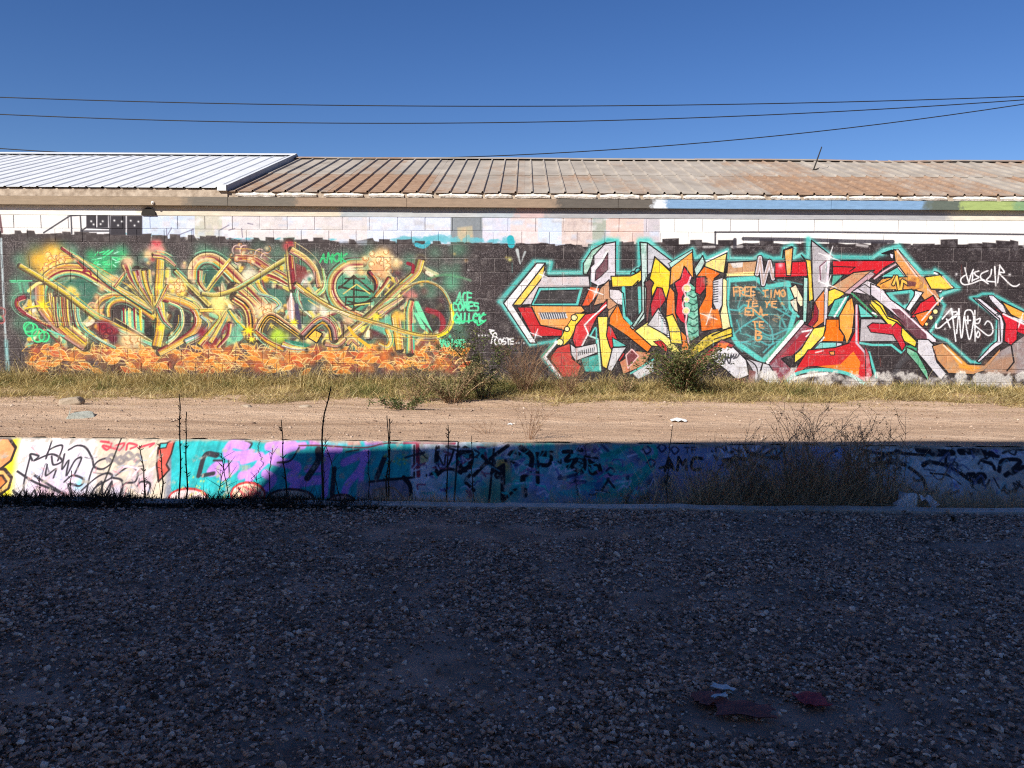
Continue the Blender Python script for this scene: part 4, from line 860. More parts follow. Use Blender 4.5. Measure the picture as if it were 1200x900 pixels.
    for P in ([(505, 40), (530, 150), (550, 215)], [(605, 60), (570, 140), (552, 210)], [(600, 100), (588, 200)], [(668, 78), (618, 96), (636, 130), (668, 152), (606, 184)], [(775, 74), (700, 110), (694, 160), (740, 190)], [(818, 60), (806, 130), (760, 190), (862, 206)], [(856, 26), (868, 250)], [(915, 10), (890, 215)], [(910, 10), (968, 92), (908, 98), (986, 186), (1050, 246), (1104, 256), (1142, 234)], [(520, 120), (466, 160), (458, 205), (500, 238), (590, 222), (700, 184), (778, 226)]):
        s.stroke(P, W, WHT, soft=6)
    for p in ((406, 116), (1030, 122)): s.blob(p, 20, WHT, 1.0)
    for P in ([(170, 700), (168, 746), (210, 742), (270, 690), (400, 590)], [(290, 640), (332, 742)], [(240, 640), (345, 520)], [(350, 520), (372, 700), (398, 900)], [(352, 560), (412, 560), (398, 616), (350, 624)], [(436, 520), (408, 810)], [(434, 520), (464, 860), (500, 600)], [(496, 640), (512, 550), (570, 536), (604, 590), (604, 680), (556, 880), (500, 600)], [(540, 604), (540, 696)], [(510, 656), (572, 656)], [(622, 540), (626, 900)], [(640, 650), (684, 634), (664, 690), (604, 694), (690, 770), (780, 834), (832, 790), (816, 700), (770, 664), (736, 706)], [(660, 782), (640, 830), (660, 856), (680, 820), (660, 782)]):
        s.stroke(P, W, (246, 246, 250), soft=8)
    s.blob((272, 756), 16, WHT, 1.0); s.blob((330, 560), 50, (240, 240, 244), 0.4, 3, 30)

# ------------------------------------------------------------------ what is painted on the sloping bank
def paint_bank(s):
    r = s.r
    n1 = fnoise(s.h, s.w, 50, r, 5)
    s.A[:] = (np.array((120, 122, 136), np.float32) / 255) * (0.8 + 0.4 * n1)[..., None]
    CON = (172, 160, 146)
    def curl(P, w, c, soft=1.0, **k): s.stroke(P, w, c, soft=soft, **k)
    # ---------- lit left end
    s.at(0, 440, 4)
    s.poly([(-500, 270), (130, 270), (110, 660), (-500, 660)], (250, 232, 40), soft=20)
    s.poly([(90, 280), (480, 280), (470, 660), (40, 660)], (238, 234, 236), soft=30, mottle=(226, 200, 214)); s.poly([(450, 280), (790, 280), (760, 660), (440, 660)], (212, 196, 172), soft=24, mottle=(188, 168, 160))
    s.blob((300, 520), 90, (206, 196, 220), 0.8, 6, 60); s.blob((250, 560), 60, (224, 176, 190), 0.7, 5, 50); s.blob((370, 510), 30, (120, 206, 230), 0.9); s.blob((650, 500), 50, (206, 180, 196), 0.7, 5, 40); s.blob((520, 540), 50, (190, 180, 206), 0.6, 4, 30)
    s.poly([(-200, 290), (40, 294), (72, 340), (50, 400), (0, 440), (-200, 440)], (238, 156, 100), line=(40, 26, 26), lw=12, sm=False); s.poly([(-200, 440), (20, 440), (54, 480), (40, 530), (0, 560), (-200, 560)], (226, 176, 100), line=(50, 34, 30), lw=12); s.poly([(-120, 470), (10, 470), (30, 500), (0, 530), (-120, 530)], (206, 120, 60), line=(60, 34, 30), lw=8)
    ink = (44, 40, 48)
    for P in ([(240, 310), (215, 390), (230, 350), (290, 330), (270, 400)], [(150, 400), (140, 370), (180, 380), (160, 400), (240, 370), (290, 400), (250, 420), (240, 380)], [(220, 420), (215, 470), (260, 440), (250, 480)], [(320, 350), (360, 330), (400, 340), (430, 390), (440, 430), (480, 440), (520, 410), (500, 390), (450, 410), (420, 470), (400, 560)], [(300, 370), (290, 440), (320, 400), (310, 470), (350, 400), (380, 390), (350, 460)], [(140, 380), (110, 520), (130, 580)], [(80, 450), (160, 500), (280, 550)], [(160, 470), (300, 560)], [(300, 500), (340, 470), (390, 490), (370, 520), (320, 510), (330, 560)], [(380, 540), (450, 480), (500, 460), (520, 480), (440, 530), (430, 580)], [(420, 560), (470, 500), (480, 560), (520, 500), (500, 570)], [(60, 540), (110, 590)], [(110, 530), (70, 590)], [(120, 550), (130, 590), (160, 540), (170, 590), (210, 560)], [(240, 560), (260, 590), (300, 560), (290, 590)], [(540, 470), (600, 430), (640, 450), (630, 500), (580, 510), (560, 560)], [(520, 480), (570, 500), (560, 590)], [(640, 520), (660, 500), (700, 510), (690, 560)]):
        curl(P, 8, ink)
    for P in ([(470, 310), (520, 320), (500, 350), (480, 330), (540, 345)], [(540, 330), (580, 320), (560, 350), (540, 340)], [(590, 350), (600, 320), (640, 330), (610, 345)], [(650, 340), (680, 330), (720, 320), (700, 335)]): curl(P, 9, (214, 66, 82), 3)
    for (x, y) in ((520, 390), (560, 400), (600, 380), (640, 390)): curl([(x - 20, y), (x, y - 18), (x + 20, y), (x, y + 16), (x - 20, y)], 13, (140, 130, 130), 5)
    for P in ([(540, 460), (580, 430), (640, 440), (620, 470)], [(680, 460), (740, 420)], [(700, 380), (730, 340)]): curl(P, 9, (236, 206, 220), 3)
    # turquoise field with purple letters
    s.at(200, 440, 4)
    s.poly([(0, 285), (1150, 285), (1150, 680), (0, 680)], (40, 178, 182), soft=6, mottle=(30, 160, 172))
    s.poly([(-60, 340), (20, 296), (0, 370), (-24, 420), (-10, 444), (-60, 500), (-70, 420)], (206, 84, 72), line=(50, 30, 30), lw=8); s.poly([(-50, 320), (-16, 318), (-24, 340), (-54, 344)], (60, 180, 184), line=(50, 30, 30), lw=5)
    PUR = (200, 142, 230)
    for P, w in (([(350, 330), (290, 320), (265, 360), (300, 380), (370, 370)], 44), ([(220, 420), (190, 450), (240, 440), (300, 430), (250, 470)], 44), ([(340, 400), (420, 380), (400, 440), (330, 470)], 36), ([(460, 330), (570, 330), (470, 380), (410, 430), (370, 480)], 44), ([(440, 460), (480, 490), (440, 540)], 34), ([(560, 340), (620, 330)], 34), ([(480, 400), (590, 430), (560, 480), (640, 500)], 38), ([(640, 440), (720, 430), (740, 350), (790, 350)], 32), ([(700, 490), (620, 500), (570, 530)], 40), ([(760, 360), (730, 440), (720, 560)], 30), ([(810, 410), (880, 380), (920, 370), (880, 450), (830, 510), (810, 560)], 34), ([(900, 390), (885, 560)], 26)):
        curl(P, w, PUR, 8)
    for P, w in (([(130, 470), (160, 375), (215, 375)], 22), ([(150, 470), (200, 460)], 16), ([(690, 350), (690, 400), (640, 480)], 30), ([(765, 440), (755, 560)], 22), ([(1000, 390), (965, 480)], 24), ([(350, 306), (378, 320), (370, 340)], 8), ([(500, 410), (560, 400), (600, 340)], 8), ([(240, 400), (200, 400)], 8), ([(270, 400), (276, 480)], 6), ([(820, 360), (880, 350)], 7)):
        curl(P, w, (48, 46, 54), 4)
    for x0, x1, c in ((640, 700, (206, 120, 196)), (690, 830, (120, 190, 206)), (820, 880, (226, 120, 110)), (900, 990, (190, 110, 190)), (990, 1080, (90, 196, 200))): s.poly([(x0, 296), (x1, 296), (x1 + 10, 330), (x0 + 10, 330)], c, soft=10, alpha=0.9)
    for P in ([(240, 300), (300, 296), (340, 300)], [(600, 330), (700, 330), (900, 340), (1000, 320), (1080, 318)]): curl(P, 6, (110, 50, 60), 2)
    for (x, y, rx, ry, c) in ((80, 575, 90, 44, (236, 206, 206)), (360, 560, 80, 58, (226, 190, 160)), (560, 580, 110, 46, (210, 190, 170)), (1000, 560, 70, 46, (196, 150, 110)), (800, 590, 60, 30, (206, 160, 150))):
        s.poly([(x + rx * math.cos(a), y + ry * math.sin(a)) for a in np.linspace(0, 6.0, 14)], c, line=(190, 60, 60) if x < 500 else (70, 44, 50), lw=9, mottle=(250, 240, 240) if x < 500 else (120, 104, 100))
    for k in range(14): curl([(r.uniform(300, 430), r.uniform(510, 570)), (r.uniform(300, 430), r.uniform(520, 600))], 5, (200, 90, 90), 2)
    for k in range(30): s.blob((r.uniform(40, 300), r.uniform(470, 590)), 6, (226, 206, 110), 0.8)
    for k in range(24): s.blob((r.uniform(1000, 1110), r.uniform(370, 420)), 6, (190, 190, 90), 0.7)
    s.poly([(880, 500), (1160, 480), (1200, 660), (860, 660)], (150, 140, 160), soft=14, mottle=(110, 96, 110)); curl([(930, 500), (1030, 490), (1150, 480)], 9, (50, 34, 44), 3); curl([(950, 540), (1040, 530), (1090, 580)], 8, (150, 110, 90), 3)
    for (x, y) in ((1000, 560), (960, 580)): s.blob((x, y), 40, (190, 146, 110), 0.8)
    # ---------- shaded middle
    s.at(450, 440, 4)
    s.poly([(130, 300), (640, 300), (640, 680), (110, 680)], (214, 208, 222), soft=12, mottle=(150, 190, 186)); s.poly([(600, 290), (1290, 290), (1290, 680), (600, 680)], (74, 196, 188), soft=30, mottle=(160, 156, 190), mk=0.7)
    for (x, y, q, c) in ((390, 400, 60, (64, 178, 176)), (470, 360, 40, (40, 160, 160)), (340, 510, 46, (40, 170, 170)), (530, 420, 44, (206, 150, 60)), (600, 520, 60, (70, 150, 130)), (520, 560, 80, (90, 160, 130)), (190, 390, 26, (206, 190, 130)), (300, 390, 40, (206, 200, 230)), (620, 380, 40, (210, 200, 226)), (740, 520, 60, (150, 150, 200)), (820, 480, 40, (206, 206, 226)), (960, 340, 60, (150, 120, 160)), (1000, 520, 70, (70, 110, 170)), (920, 510, 50, (60, 150, 170)), (1180, 360, 60, (120, 116, 156)), (700, 600, 60, (150, 160, 170)), (860, 580, 60, (150, 156, 176))):
        s.blob((x, y), q, c, 0.85, 3, q * 0.4)
    curl([(155, 320), (160, 470)], 18, (150, 50, 70), 4); curl([(90, 318), (200, 316), (330, 320)], 10, (170, 60, 90), 4); curl([(140, 330), (140, 480)], 8, (40, 30, 36), 3)
    bk = (30, 26, 34)
    for P, w in (([(250, 340), (245, 400), (250, 460)], 22), ([(378, 345), (348, 380), (360, 440), (398, 430), (408, 370), (378, 345)], 24), ([(330, 340), (300, 420), (250, 470)], 10), ([(420, 470), (500, 390), (580, 330)], 16), ([(460, 380), (520, 440), (560, 480)], 16), ([(515, 330), (490, 600)], 10), ([(500, 460), (560, 420)], 12), ([(520, 470), (540, 440), (560, 470), (530, 480), (520, 470)], 12), ([(570, 400), (600, 360), (640, 380), (580, 400), (620, 420)], 16), ([(640, 340), (690, 380), (680, 450), (650, 480), (660, 560)], 24), ([(715, 370), (720, 500)], 18), ([(715, 370), (780, 380), (770, 420), (720, 420)], 16), ([(740, 360), (790, 360)], 10), ([(556, 430), (556, 580)], 22), ([(556, 590), (650, 500)], 12), ([(400, 470), (380, 500), (420, 540)], 14), ([(200, 470), (300, 440), (360, 460)], 12), ([(840, 360), (880, 360), (850, 400), (900, 400), (860, 430)], 16), ([(910, 380), (880, 430), (930, 450), (940, 400), (910, 380)], 16), ([(916, 335), (900, 350), (930, 355), (916, 335)], 8), ([(960, 400), (970, 460), (1010, 440), (960, 400)], 14), ([(1010, 420), (1020, 460), (1000, 460)], 10), ([(940, 380), (1000, 390)], 8), ([(90, 480), (120, 520), (125, 600)], 18), ([(0, 490), (130, 480)], 8)):
        curl(P, w, bk, 3)
    for k in range(60):
        x = r.uniform(560, 1260); y = r.uniform(330, 570); curl([(x, y), (x + r.normal() * 30, y + r.normal() * 22), (x + r.normal() * 50, y + r.normal() * 30)], r.uniform(6, 14), [(60, 210, 196), (226, 220, 240), (110, 110, 170), (180, 130, 176), (60, 190, 190), (40, 46, 80)][r.integers(0, 6)], 3, alpha=0.75)
    for k in range(40):
        x = r.uniform(140, 520); y = r.uniform(330, 590); curl([(x, y), (x + r.normal() * 20, y + r.normal() * 16), (x + r.normal() * 30, y + r.normal() * 20)], r.uniform(4, 9), [(230, 226, 240), (150, 60, 90), (40, 34, 46), (90, 160, 170)][r.integers(0, 4)], 2, alpha=0.8)
    # AMC and the blue grey stretch
    s.at(700, 440, 4)
    s.poly([(240, 300), (720, 300), (720, 680), (200, 680)], (146, 156, 190), soft=60, mottle=(110, 120, 170))
    for P in ([(20, 380), (90, 360), (150, 330), (210, 380), (240, 420), (180, 470), (140, 520), (60, 540)], [(190, 340), (260, 330), (270, 380), (210, 390)], [(0, 560), (100, 560), (190, 500), (260, 430)], [(60, 420), (120, 440), (160, 420)]): curl(P, 20, (36, 166, 150), 6)
    for (x, y) in ((230, 350), (300, 340), (360, 350), (250, 410), (60, 450)): curl([(x - 20, y), (x, y - 16), (x + 20, y), (x, y + 20), (x - 14, y)], 7, (40, 44, 80), 2)
    letter(s, 'AMC', 308, 390, 46, 56, 13, (26, 24, 32), 0.35, 0.1, 2); curl([(290, 436), (340, 420), (350, 416)], 9, (26, 24, 32), 2); letter(s, 'TF', 410, 338, 20, 24, 6, (50, 52, 76), 0.5)
    for (x, y) in ((250, 510), (300, 520), (330, 500)): s.blob((x, y), 34, (40, 44, 60), 0.8)
    s.blob((480, 560), 60, (90, 100, 150), 0.7, 4, 40); curl([(330, 480), (320, 520)], 20, bk, 4)
    s.poly([(640, 300), (1200, 300), (1200, 680), (640, 680)], (150, 152, 166), soft=60, mottle=(100, 104, 126))
    for x in (610, 650, 685): s.poly([(x - 16, 330), (x + 6, 328), (x + 20, 372), (x, 376)], (216, 224, 240), soft=4)
    curl([(580, 350), (600, 380), (690, 380), (710, 410)], 22, (200, 210, 240), 8); curl([(730, 350), (760, 330)], 16, (214, 220, 240), 5); curl([(780, 360), (810, 350), (840, 370)], 12, (216, 220, 236), 4)
    for P in ([(610, 430), (640, 390), (660, 440)], [(590, 400), (660, 390), (720, 400)], [(720, 370), (770, 380), (850, 390)], [(690, 330), (720, 400)], [(740, 420), (800, 440)]): curl(P, 16, bk, 4)
    for (x, y) in ((1060, 360), (1130, 365), (1080, 410), (1030, 465), (1020, 350)): s.blob((x, y), 30, (150, 176, 230), 0.9, 3, 12)
    # big pale throw-up at the right end
    s.at(900, 440, 4)
    s.poly([(380, 310), (2400, 310), (2400, 700), (380, 700)], (190, 194, 196), soft=40, mottle=(216, 218, 216))
    s.poly([(860, 420), (2400, 400), (2400, 700), (880, 700)], (186, 178, 172), soft=40, mottle=(206, 198, 190))
    s.poly([(520, 420), (640, 422), (720, 480), (740, 540), (560, 560), (500, 480)], (176, 186, 196), soft=5); s.poly([(730, 412), (850, 432), (950, 500), (950, 560), (760, 560)], (190, 198, 204), soft=5); s.poly([(610, 364), (700, 364), (730, 400), (720, 440), (640, 420)], (196, 204, 212), soft=5); s.poly([(860, 380), (1060, 360), (1120, 420), (1000, 460), (900, 440)], (200, 206, 208), soft=8)
    for P, w in (([(490, 420), (560, 410), (640, 422), (720, 480), (742, 540)], 16), ([(440, 350), (520, 366), (620, 366), (750, 376), (860, 372)], 12), ([(600, 360), (612, 400), (640, 420)], 16), ([(700, 350), (780, 358), (866, 362)], 24), ([(900, 360), (980, 358), (1070, 374)], 26), ([(835, 370), (832, 420)], 12), ([(726, 424), (760, 408), (850, 430), (950, 494)], 16), ([(940, 470), (1010, 470), (980, 496)], 24), ([(1000, 400), (1050, 420), (1060, 440)], 14), ([(1080, 450), (1100, 400), (1180, 400), (1150, 440), (1110, 470)], 16), ([(1140, 460), (1200, 430), (1240, 460)], 16), ([(520, 400), (540, 370)], 10), ([(580, 480), (620, 520)], 8), ([(660, 530), (700, 560)], 12), ([(760, 460), (840, 470), (900, 510)], 6), ([(1100, 340), (1200, 350), (1300, 340)], 10), ([(1260, 380), (1300, 440), (1400, 460), (1500, 400)], 16)):
        curl(P, w, bk, 3)
    curl([(870, 500), (886, 540), (870, 560)], 26, (206, 220, 246), 8); s.blob((878, 516), 14, (60, 100, 190), 0.9); s.blob((1060, 345), 26, (110, 90, 190), 0.8); curl([(1100, 380), (1190, 370)], 12, (206, 210, 230), 6)
    for k in range(90):
        x = r.uniform(420, 2000); y = r.uniform(340, 590); curl([(x, y), (x + r.normal() * 24, y + r.normal() * 16)], r.uniform(3, 8), [(210, 214, 222), (90, 92, 110), (60, 60, 74), (130, 120, 150)][r.integers(0, 4)], 2, alpha=0.6)
    for k in range(110):                                       # layers of older tags
        x = r.uniform(-300, 1260) * 1.0; y = r.uniform(345, 570); n = r.integers(3, 7); q = r.uniform(12, 30)
        P = [(x + i * q * 0.7 + r.normal() * q * 0.5, y + r.normal() * q * 0.7) for i in range(n)]
        curl(P, r.uniform(4, 11), [(30, 26, 34), (30, 26, 34), (46, 44, 60), (206, 208, 220), (90, 100, 140), (120, 170, 180)][r.integers(0, 6)], 2, alpha=0.8)
    s.at(450, 440, 4)
    for k in range(70):
        x = r.uniform(150, 1230); y = r.uniform(345, 570); n = r.integers(3, 6); q = r.uniform(10, 26)
        P = [(x + i * q * 0.7 + r.normal() * q * 0.5, y + r.normal() * q * 0.7) for i in range(n)]
        curl(P, r.uniform(4, 10), [(26, 24, 32), (60, 210, 200), (60, 200, 190), (226, 220, 240), (110, 100, 160), (40, 190, 180)][r.integers(0, 6)], 2, alpha=0.85)
    s.at(0, 440, 4)
    for k in range(46):
        x = r.uniform(120, 700); y = r.uniform(340, 580); q = r.uniform(8, 24)
        curl([(x, y), (x + r.normal() * q, y + r.normal() * q), (x + r.normal() * q, y + r.normal() * q)], r.uniform(2.5, 5), [(60, 56, 66), (120, 112, 126), (214, 130, 140), (150, 170, 200)][r.integers(0, 4)], 1, alpha=0.7)
    # bare concrete lip along the top edge, grime near the foot
    v = np.arange(s.h)[:, None] / PX_PER_M
    lip = np.clip((v - (s.hm - 0.028)) / 0.02 + (fnoise(s.h, s.w, 24, r, 4) - 0.5) * 2.4, 0, 1)
    s.A += (np.array(CON, np.float32) / 255 - s.A) * (lip * 0.85)[..., None].astype(np.float32)
    n2 = fnoise(s.h, s.w, 10, r, 4); s.A *= (0.82 + 0.34 * n2)[..., None]
    chip = np.clip(fnoise(s.h, s.w, 12, r, 5) * 7 - 4.3, 0, 1); s.A += (np.array((176, 166, 154), np.float32) / 255 - s.A) * (chip * 0.8)[..., None].astype(np.float32)
    run = np.clip(fnoise(s.h // 14 + 1, s.w, 7, r, 3).repeat(14, 0)[:s.h] * 5 - 3.0, 0, 1); s.A *= (1 - 0.10 * run)[..., None]
    for xm in (2.35, 5.4, 8.42, 11.5, 14.5):                      # upright joints and a few cracks
        x = int(xm * PX_PER_M); s.A[:, x:x + 3] *= 0.35
        y = 0; cx = x + int(r.uniform(120, 320))
        while y < s.h: cx += int(r.integers(-2, 3)); s.A[y, max(cx, 0):cx + 2] *= 0.45; y += 1
    s.speckle(np.clip(n1 * 1.6 - 0.4, 0, 1).astype(np.float32), (190, 182, 176), 0.03, 0.5)

# ------------------------------------------------------------------ painted sheets turned into materials
def paint_material(name, im, axis_u, axis_v, u0, v0, wm, hm, gain=0.82, rough=0.75, bump_scale=120.0, bstr=0.35):
    m, nt, b = new_mat(name, rough, 0.3)
    p = position(nt)
    sep = nt.nodes.new('ShaderNodeSeparateXYZ'); nt.links.new(p, sep.inputs[0])
    u = math_(nt, 'DIVIDE', math_(nt, 'SUBTRACT', sep.outputs[axis_u], u0), wm)
    v = math_(nt, 'DIVIDE', math_(nt, 'SUBTRACT', sep.outputs[axis_v], v0), hm)
    cb = nt.nodes.new('ShaderNodeCombineXYZ'); nt.links.new(u, cb.inputs[0]); nt.links.new(v, cb.inputs[1])
    tx = nt.nodes.new('ShaderNodeTexImage'); tx.image = im; tx.extension = 'EXTEND'; tx.interpolation = 'Linear'
    nt.links.new(cb.outputs[0], tx.inputs[0])
    grain = mapr(nt, noise(nt, 45.0, 5, 0.65, p), 0.3, 0.7, 0.86 * gain, 1.08 * gain)
    big = mapr(nt, noise(nt, 1.3, 4, 0.6, p), 0.3, 0.7, 0.93, 1.05)
    oi = nt.nodes.new('ShaderNodeObjectInfo')
    rnd = mapr(nt, oi.outputs['Random'], 0, 1, 0.96, 1.03)
    g = math_(nt, 'MULTIPLY', math_(nt, 'MULTIPLY', grain, big), rnd)
    gc = nt.nodes.new('ShaderNodeCombineColor')
    for i in range(3): nt.links.new(g, gc.inputs[i])
    nt.links.new(mix(nt, 1.0, tx.outputs[0], gc.outputs[0], 'MULTIPLY'), b.inputs['Base Color'])
    bump(nt, b, noise(nt, bump_scale, 4, 0.7, p), bstr, 0.008)
    return m

# ------------------------------------------------------------------ ground materials
def dirt_material():
    m, nt, b = new_mat('alley_dirt', 0.95, 0.15)
    p = position(nt)
    n1 = noise(nt, 1.1, 7, 0.62, scaled(nt, p, (0.16, 2.2, 1)))
    base = ramp(nt, n1, [(0.32, (0.44, 0.285, 0.185)), (0.5, (0.60, 0.415, 0.285)), (0.68, (0.70, 0.51, 0.37))])
    n2 = noise(nt, 9, 8, 0.7, scaled(nt, p, (0.45, 1.3, 1)))
    base = mix(nt, mapr(nt, n2, 0.46, 0.70, 0, 0.7), base, (0.38, 0.24, 0.16))
    n3 = noise(nt, 55, 3, 0.6, p)
    base = mix(nt, mapr(nt, n3, 0.62, 0.72, 0, 0.6), base, (0.62, 0.50, 0.40))
    n4 = noise(nt, 38, 3, 0.6, scaled(nt, p, (1, 1.3, 2)))
    base = mix(nt, mapr(nt, n4, 0.63, 0.72, 0, 0.5), base, (0.16, 0.10, 0.07))
    nt.links.new(base, b.inputs['Base Color'])
    h = math_(nt, 'ADD', math_(nt, 'MULTIPLY', n2, 1.0), math_(nt, 'MULTIPLY', n3, 0.35))
    bump(nt, b, h, 1.0, 0.06)
    return m
M_DIRT = dirt_material()
M_LOT = simple('lot_dirt', (0.13, 0.094, 0.078), (0.44, 0.31, 0.245), 3.2, 0.97, 0.8, 0.02)
M_CONC = simple('concrete_kerb', (0.38, 0.35, 0.32), (0.58, 0.54, 0.50), 9.0, 0.9, 0.5, 0.006)
M_FLOOR = simple('channel_silt', (0.10, 0.08, 0.06), (0.20, 0.155, 0.11), 7.0, 0.95, 0.6, 0.02)
M_FAR = simple('far_ground', (0.16, 0.12, 0.085), (0.26, 0.20, 0.14), 0.2, 0.95, 0.0)

# ------------------------------------------------------------------ the setting
def struct(o): o['kind'] = 'structure'; return o
struct(mesh_obj('ground', [(-2500, -2500, -1.2), (2500, -2500, -1.2), (2500, 2500, -1.2), (-2500, 2500, -1.2)], [(0, 1, 2, 3)], M_FAR))

def grid_sheet(name, xs, ys, zf, mat):
    X, Y = np.meshgrid(xs, ys); Z = zf(X, Y)
    V = np.stack([X, Y, Z], -1).reshape(-1, 3)
    nx, ny = len(xs), len(ys)
    i = np.arange((ny - 1) * (nx - 1)); r_, c_ = i // (nx - 1), i % (nx - 1)
    a = r_ * nx + c_
    return np_obj(name, V, np.stack([a, a + 1, a + nx + 1, a + nx], 1), mat, smooth=True)
def waves(X, Y, seed, amp, wl):
    r = np.random.default_rng(seed); Z = np.zeros_like(X)
    for k in range(14):
        a = r.uniform(0, math.pi); f = 2 * math.pi / (wl * r.uniform(0.4, 1.8))
        Z += np.sin(X * math.cos(a) * f * 0.6 + Y * math.sin(a) * f + r.uniform(0, 6.28))
    return Z * amp / 4
def spread(a, b, c, d, fine, coarse):
    return np.unique(np.concatenate([np.linspace(a, b, coarse), np.linspace(b, c, fine), np.linspace(c, d, coarse)]))

def lot_z(X, Y): return waves(X, Y, 3, 0.010, 1.1) * np.clip((KERB_Y - 0.14 - Y) / 0.4, 0, 1)
lot = struct(grid_sheet('gravel_lot', spread(-70, -7, 7, 70, 160, 12), spread(-60, 0.5, KERB_Y - 0.13, KERB_Y - 0.12, 90, 10), lot_z, M_LOT))
def alley_z(X, Y):
    t = Y - EDGE_Y
    rut = -0.022 * np.exp(-((t - 1.35) / 0.22) ** 2) - 0.018 * np.exp(-((t - 2.7) / 0.25) ** 2) + 0.012 * np.exp(-((t - 2.0) / 0.3) ** 2)
    return ALLEY_Z + (rut + waves(X, Y, 5, 0.010, 0.9)) * np.clip((t - 0.10) / 0.35, 0, 1) + 0.05 * np.clip((Y - 10.6) / 1.2, 0, 1)
alley = struct(grid_sheet('dirt_alley', spread(-70, -9, 9, 70, 200, 12), spread(EDGE_Y - 0.012, EDGE_Y - 0.011, 12.6, 70, 90, 6), alley_z, M_DIRT))
def ragged_edge(o):                       # the dirt spills unevenly over the concrete lip
    n = len(o.data.vertices); a = np.empty(n * 3, np.float32); o.data.vertices.foreach_get('co', a); a = a.reshape(-1, 3)
    m = a[:, 1] < EDGE_Y + 0.02
    j = waves(a[:, 0] * 6, a[:, 0] * 2.3, 71, 0.022, 0.9) + waves(a[:, 0] * 18, a[:, 0], 72, 0.010, 0.8)
    a[m, 1] += (j + 0.012)[m]; a[m, 2] = ALLEY_Z + 0.004 + np.minimum(0, (a[m, 1] - EDGE_Y) * 1.25)
    o.data.vertices.foreach_set('co', a.ravel()); o.data.update()
ragged_edge(alley)
struct(mesh_obj('channel_floor', [(-70, KERB_Y - 0.05, FLOOR_Z), (70, KERB_Y - 0.05, FLOOR_Z), (70, BANK_FOOT_Y + 0.1, FLOOR_Z - 0.02), (-70, BANK_FOOT_Y + 0.1, FLOOR_Z - 0.02)], [(0, 1, 2, 3)], M_FLOOR))
# near kerb of the channel, slightly broken top edge
def kerb():
    r = np.random.default_rng(8); mb = MB(); xs = np.concatenate([[-70, -30], np.linspace(-8, 8, 90), [30, 70]])
    V = []; prof = [(-0.105, -0.6), (-0.105, 0.022), (-0.012, 0.030), (0.0, 0.016), (0.02, -0.6)]
    for x in xs:
        j = r.normal() * 0.004; k = r.normal() * 0.004
        for i, (py, pz) in enumerate(prof): V.append((x, KERB_Y + py + (j if i in (2, 3) else 0), pz + (k if 0 < i < 4 else 0)))
    n = len(prof); F = []
    for i in range(len(xs) - 1):
        for q in range(n - 1): F.append((i * n + q, (i + 1) * n + q, (i + 1) * n + q + 1, i * n + q + 1))
    return mesh_obj('kerb', V, F, M_CONC)
struct(kerb())

# ------------------------------------------------------------------ the sloping painted bank
BANK_X0, BANK_W = -9.0, 18.0
bank_len = math.hypot(EDGE_Y - BANK_FOOT_Y, ALLEY_Z - FLOOR_Z)
def onto_bank(px, py):
    p = bank_point(px, py)
    return p.x - BANK_X0, (p.z - FLOOR_Z)
bank_sheet = Sheet(BANK_W, ALLEY_Z - FLOOR_Z, onto_bank, 21)
bank_sheet.k = PX_PER_M / (FPX / 6.95)
paint_bank(bank_sheet)
M_BANK = paint_material('bank_paint', bank_sheet.image('bank_paint'), 0, 2, BANK_X0, FLOOR_Z, BANK_W, ALLEY_Z - FLOOR_Z, gain=0.93, rough=0.8, bump_scale=40.0, bstr=0.4)
def bank():
    xs = np.concatenate([[-70], np.linspace(-9, 9, 150), [70]]); ts = np.linspace(0, 1, 12)
    r = np.random.default_rng(4)
    X, T = np.meshgrid(xs, ts)
    W = waves(X, T * 0.9, 9, 0.006, 0.9) * np.sin(T * math.pi)
    Y = BANK_FOOT_Y + (EDGE_Y - BANK_FOOT_Y) * T + W; Z = FLOOR_Z + (ALLEY_Z - FLOOR_Z) * T
    Z = np.where(T > 0.999, ALLEY_Z - 0.003, Z)
    V = np.stack([X, Y, Z], -1).reshape(-1, 3); nx = len(xs)
    i = np.arange((len(ts) - 1) * (nx - 1)); a = (i // (nx - 1)) * nx + i % (nx - 1)
    return np_obj('channel_bank', V, np.stack([a, a + 1, a + nx + 1, a + nx], 1), M_BANK, smooth=True)
struct(bank())

# ------------------------------------------------------------------ the two block buildings
WALL_X0, WALL_W, WALL_Z0, WALL_H = -10.6, 20.8, 0.16, 2.80
def onto_wall(px, py):
    p = on_y(px, py, WALL_Y)
    return p.x - WALL_X0, p.z - WALL_Z0
wall_sheet = Sheet(WALL_W, WALL_H, onto_wall, 5)
wall_sheet.k = PX_PER_M / (FPX / WALL_Y)
COURSE, BLOCK_W = 0.196, 0.4036
Z_TOP = 2.785                                     # top of the highest course, underside of the bond beam
X_JOINT = on_y(579.3, 278, WALL_Y).x              # one upright joint of the second course
paint_wall(wall_sheet)
M_MURAL = paint_material('block_wall_paint', wall_sheet.image('wall_paint'), 0, 2, WALL_X0, WALL_Z0, WALL_W, WALL_H, gain=0.82)
M_MORTAR = M_MURAL

SPLIT_X = on_y(271, 300, WALL_Y).x
EAVE_Y = WALL_Y - 0.105
EAVE_Z = on_y(600, 226, EAVE_Y).z
SLOPE = math.tan(R(17.0))
def ridge_at(px, py):
    d = ray(px, py); t = (EAVE_Z - SLOPE * EAVE_Y - CAM_Z) / (d.z - SLOPE * d.y)
    return d.y * t
RIDGE_Y = ridge_at(700, 188)
RIDGE_Z = EAVE_Z + SLOPE * (RIDGE_Y - EAVE_Y)

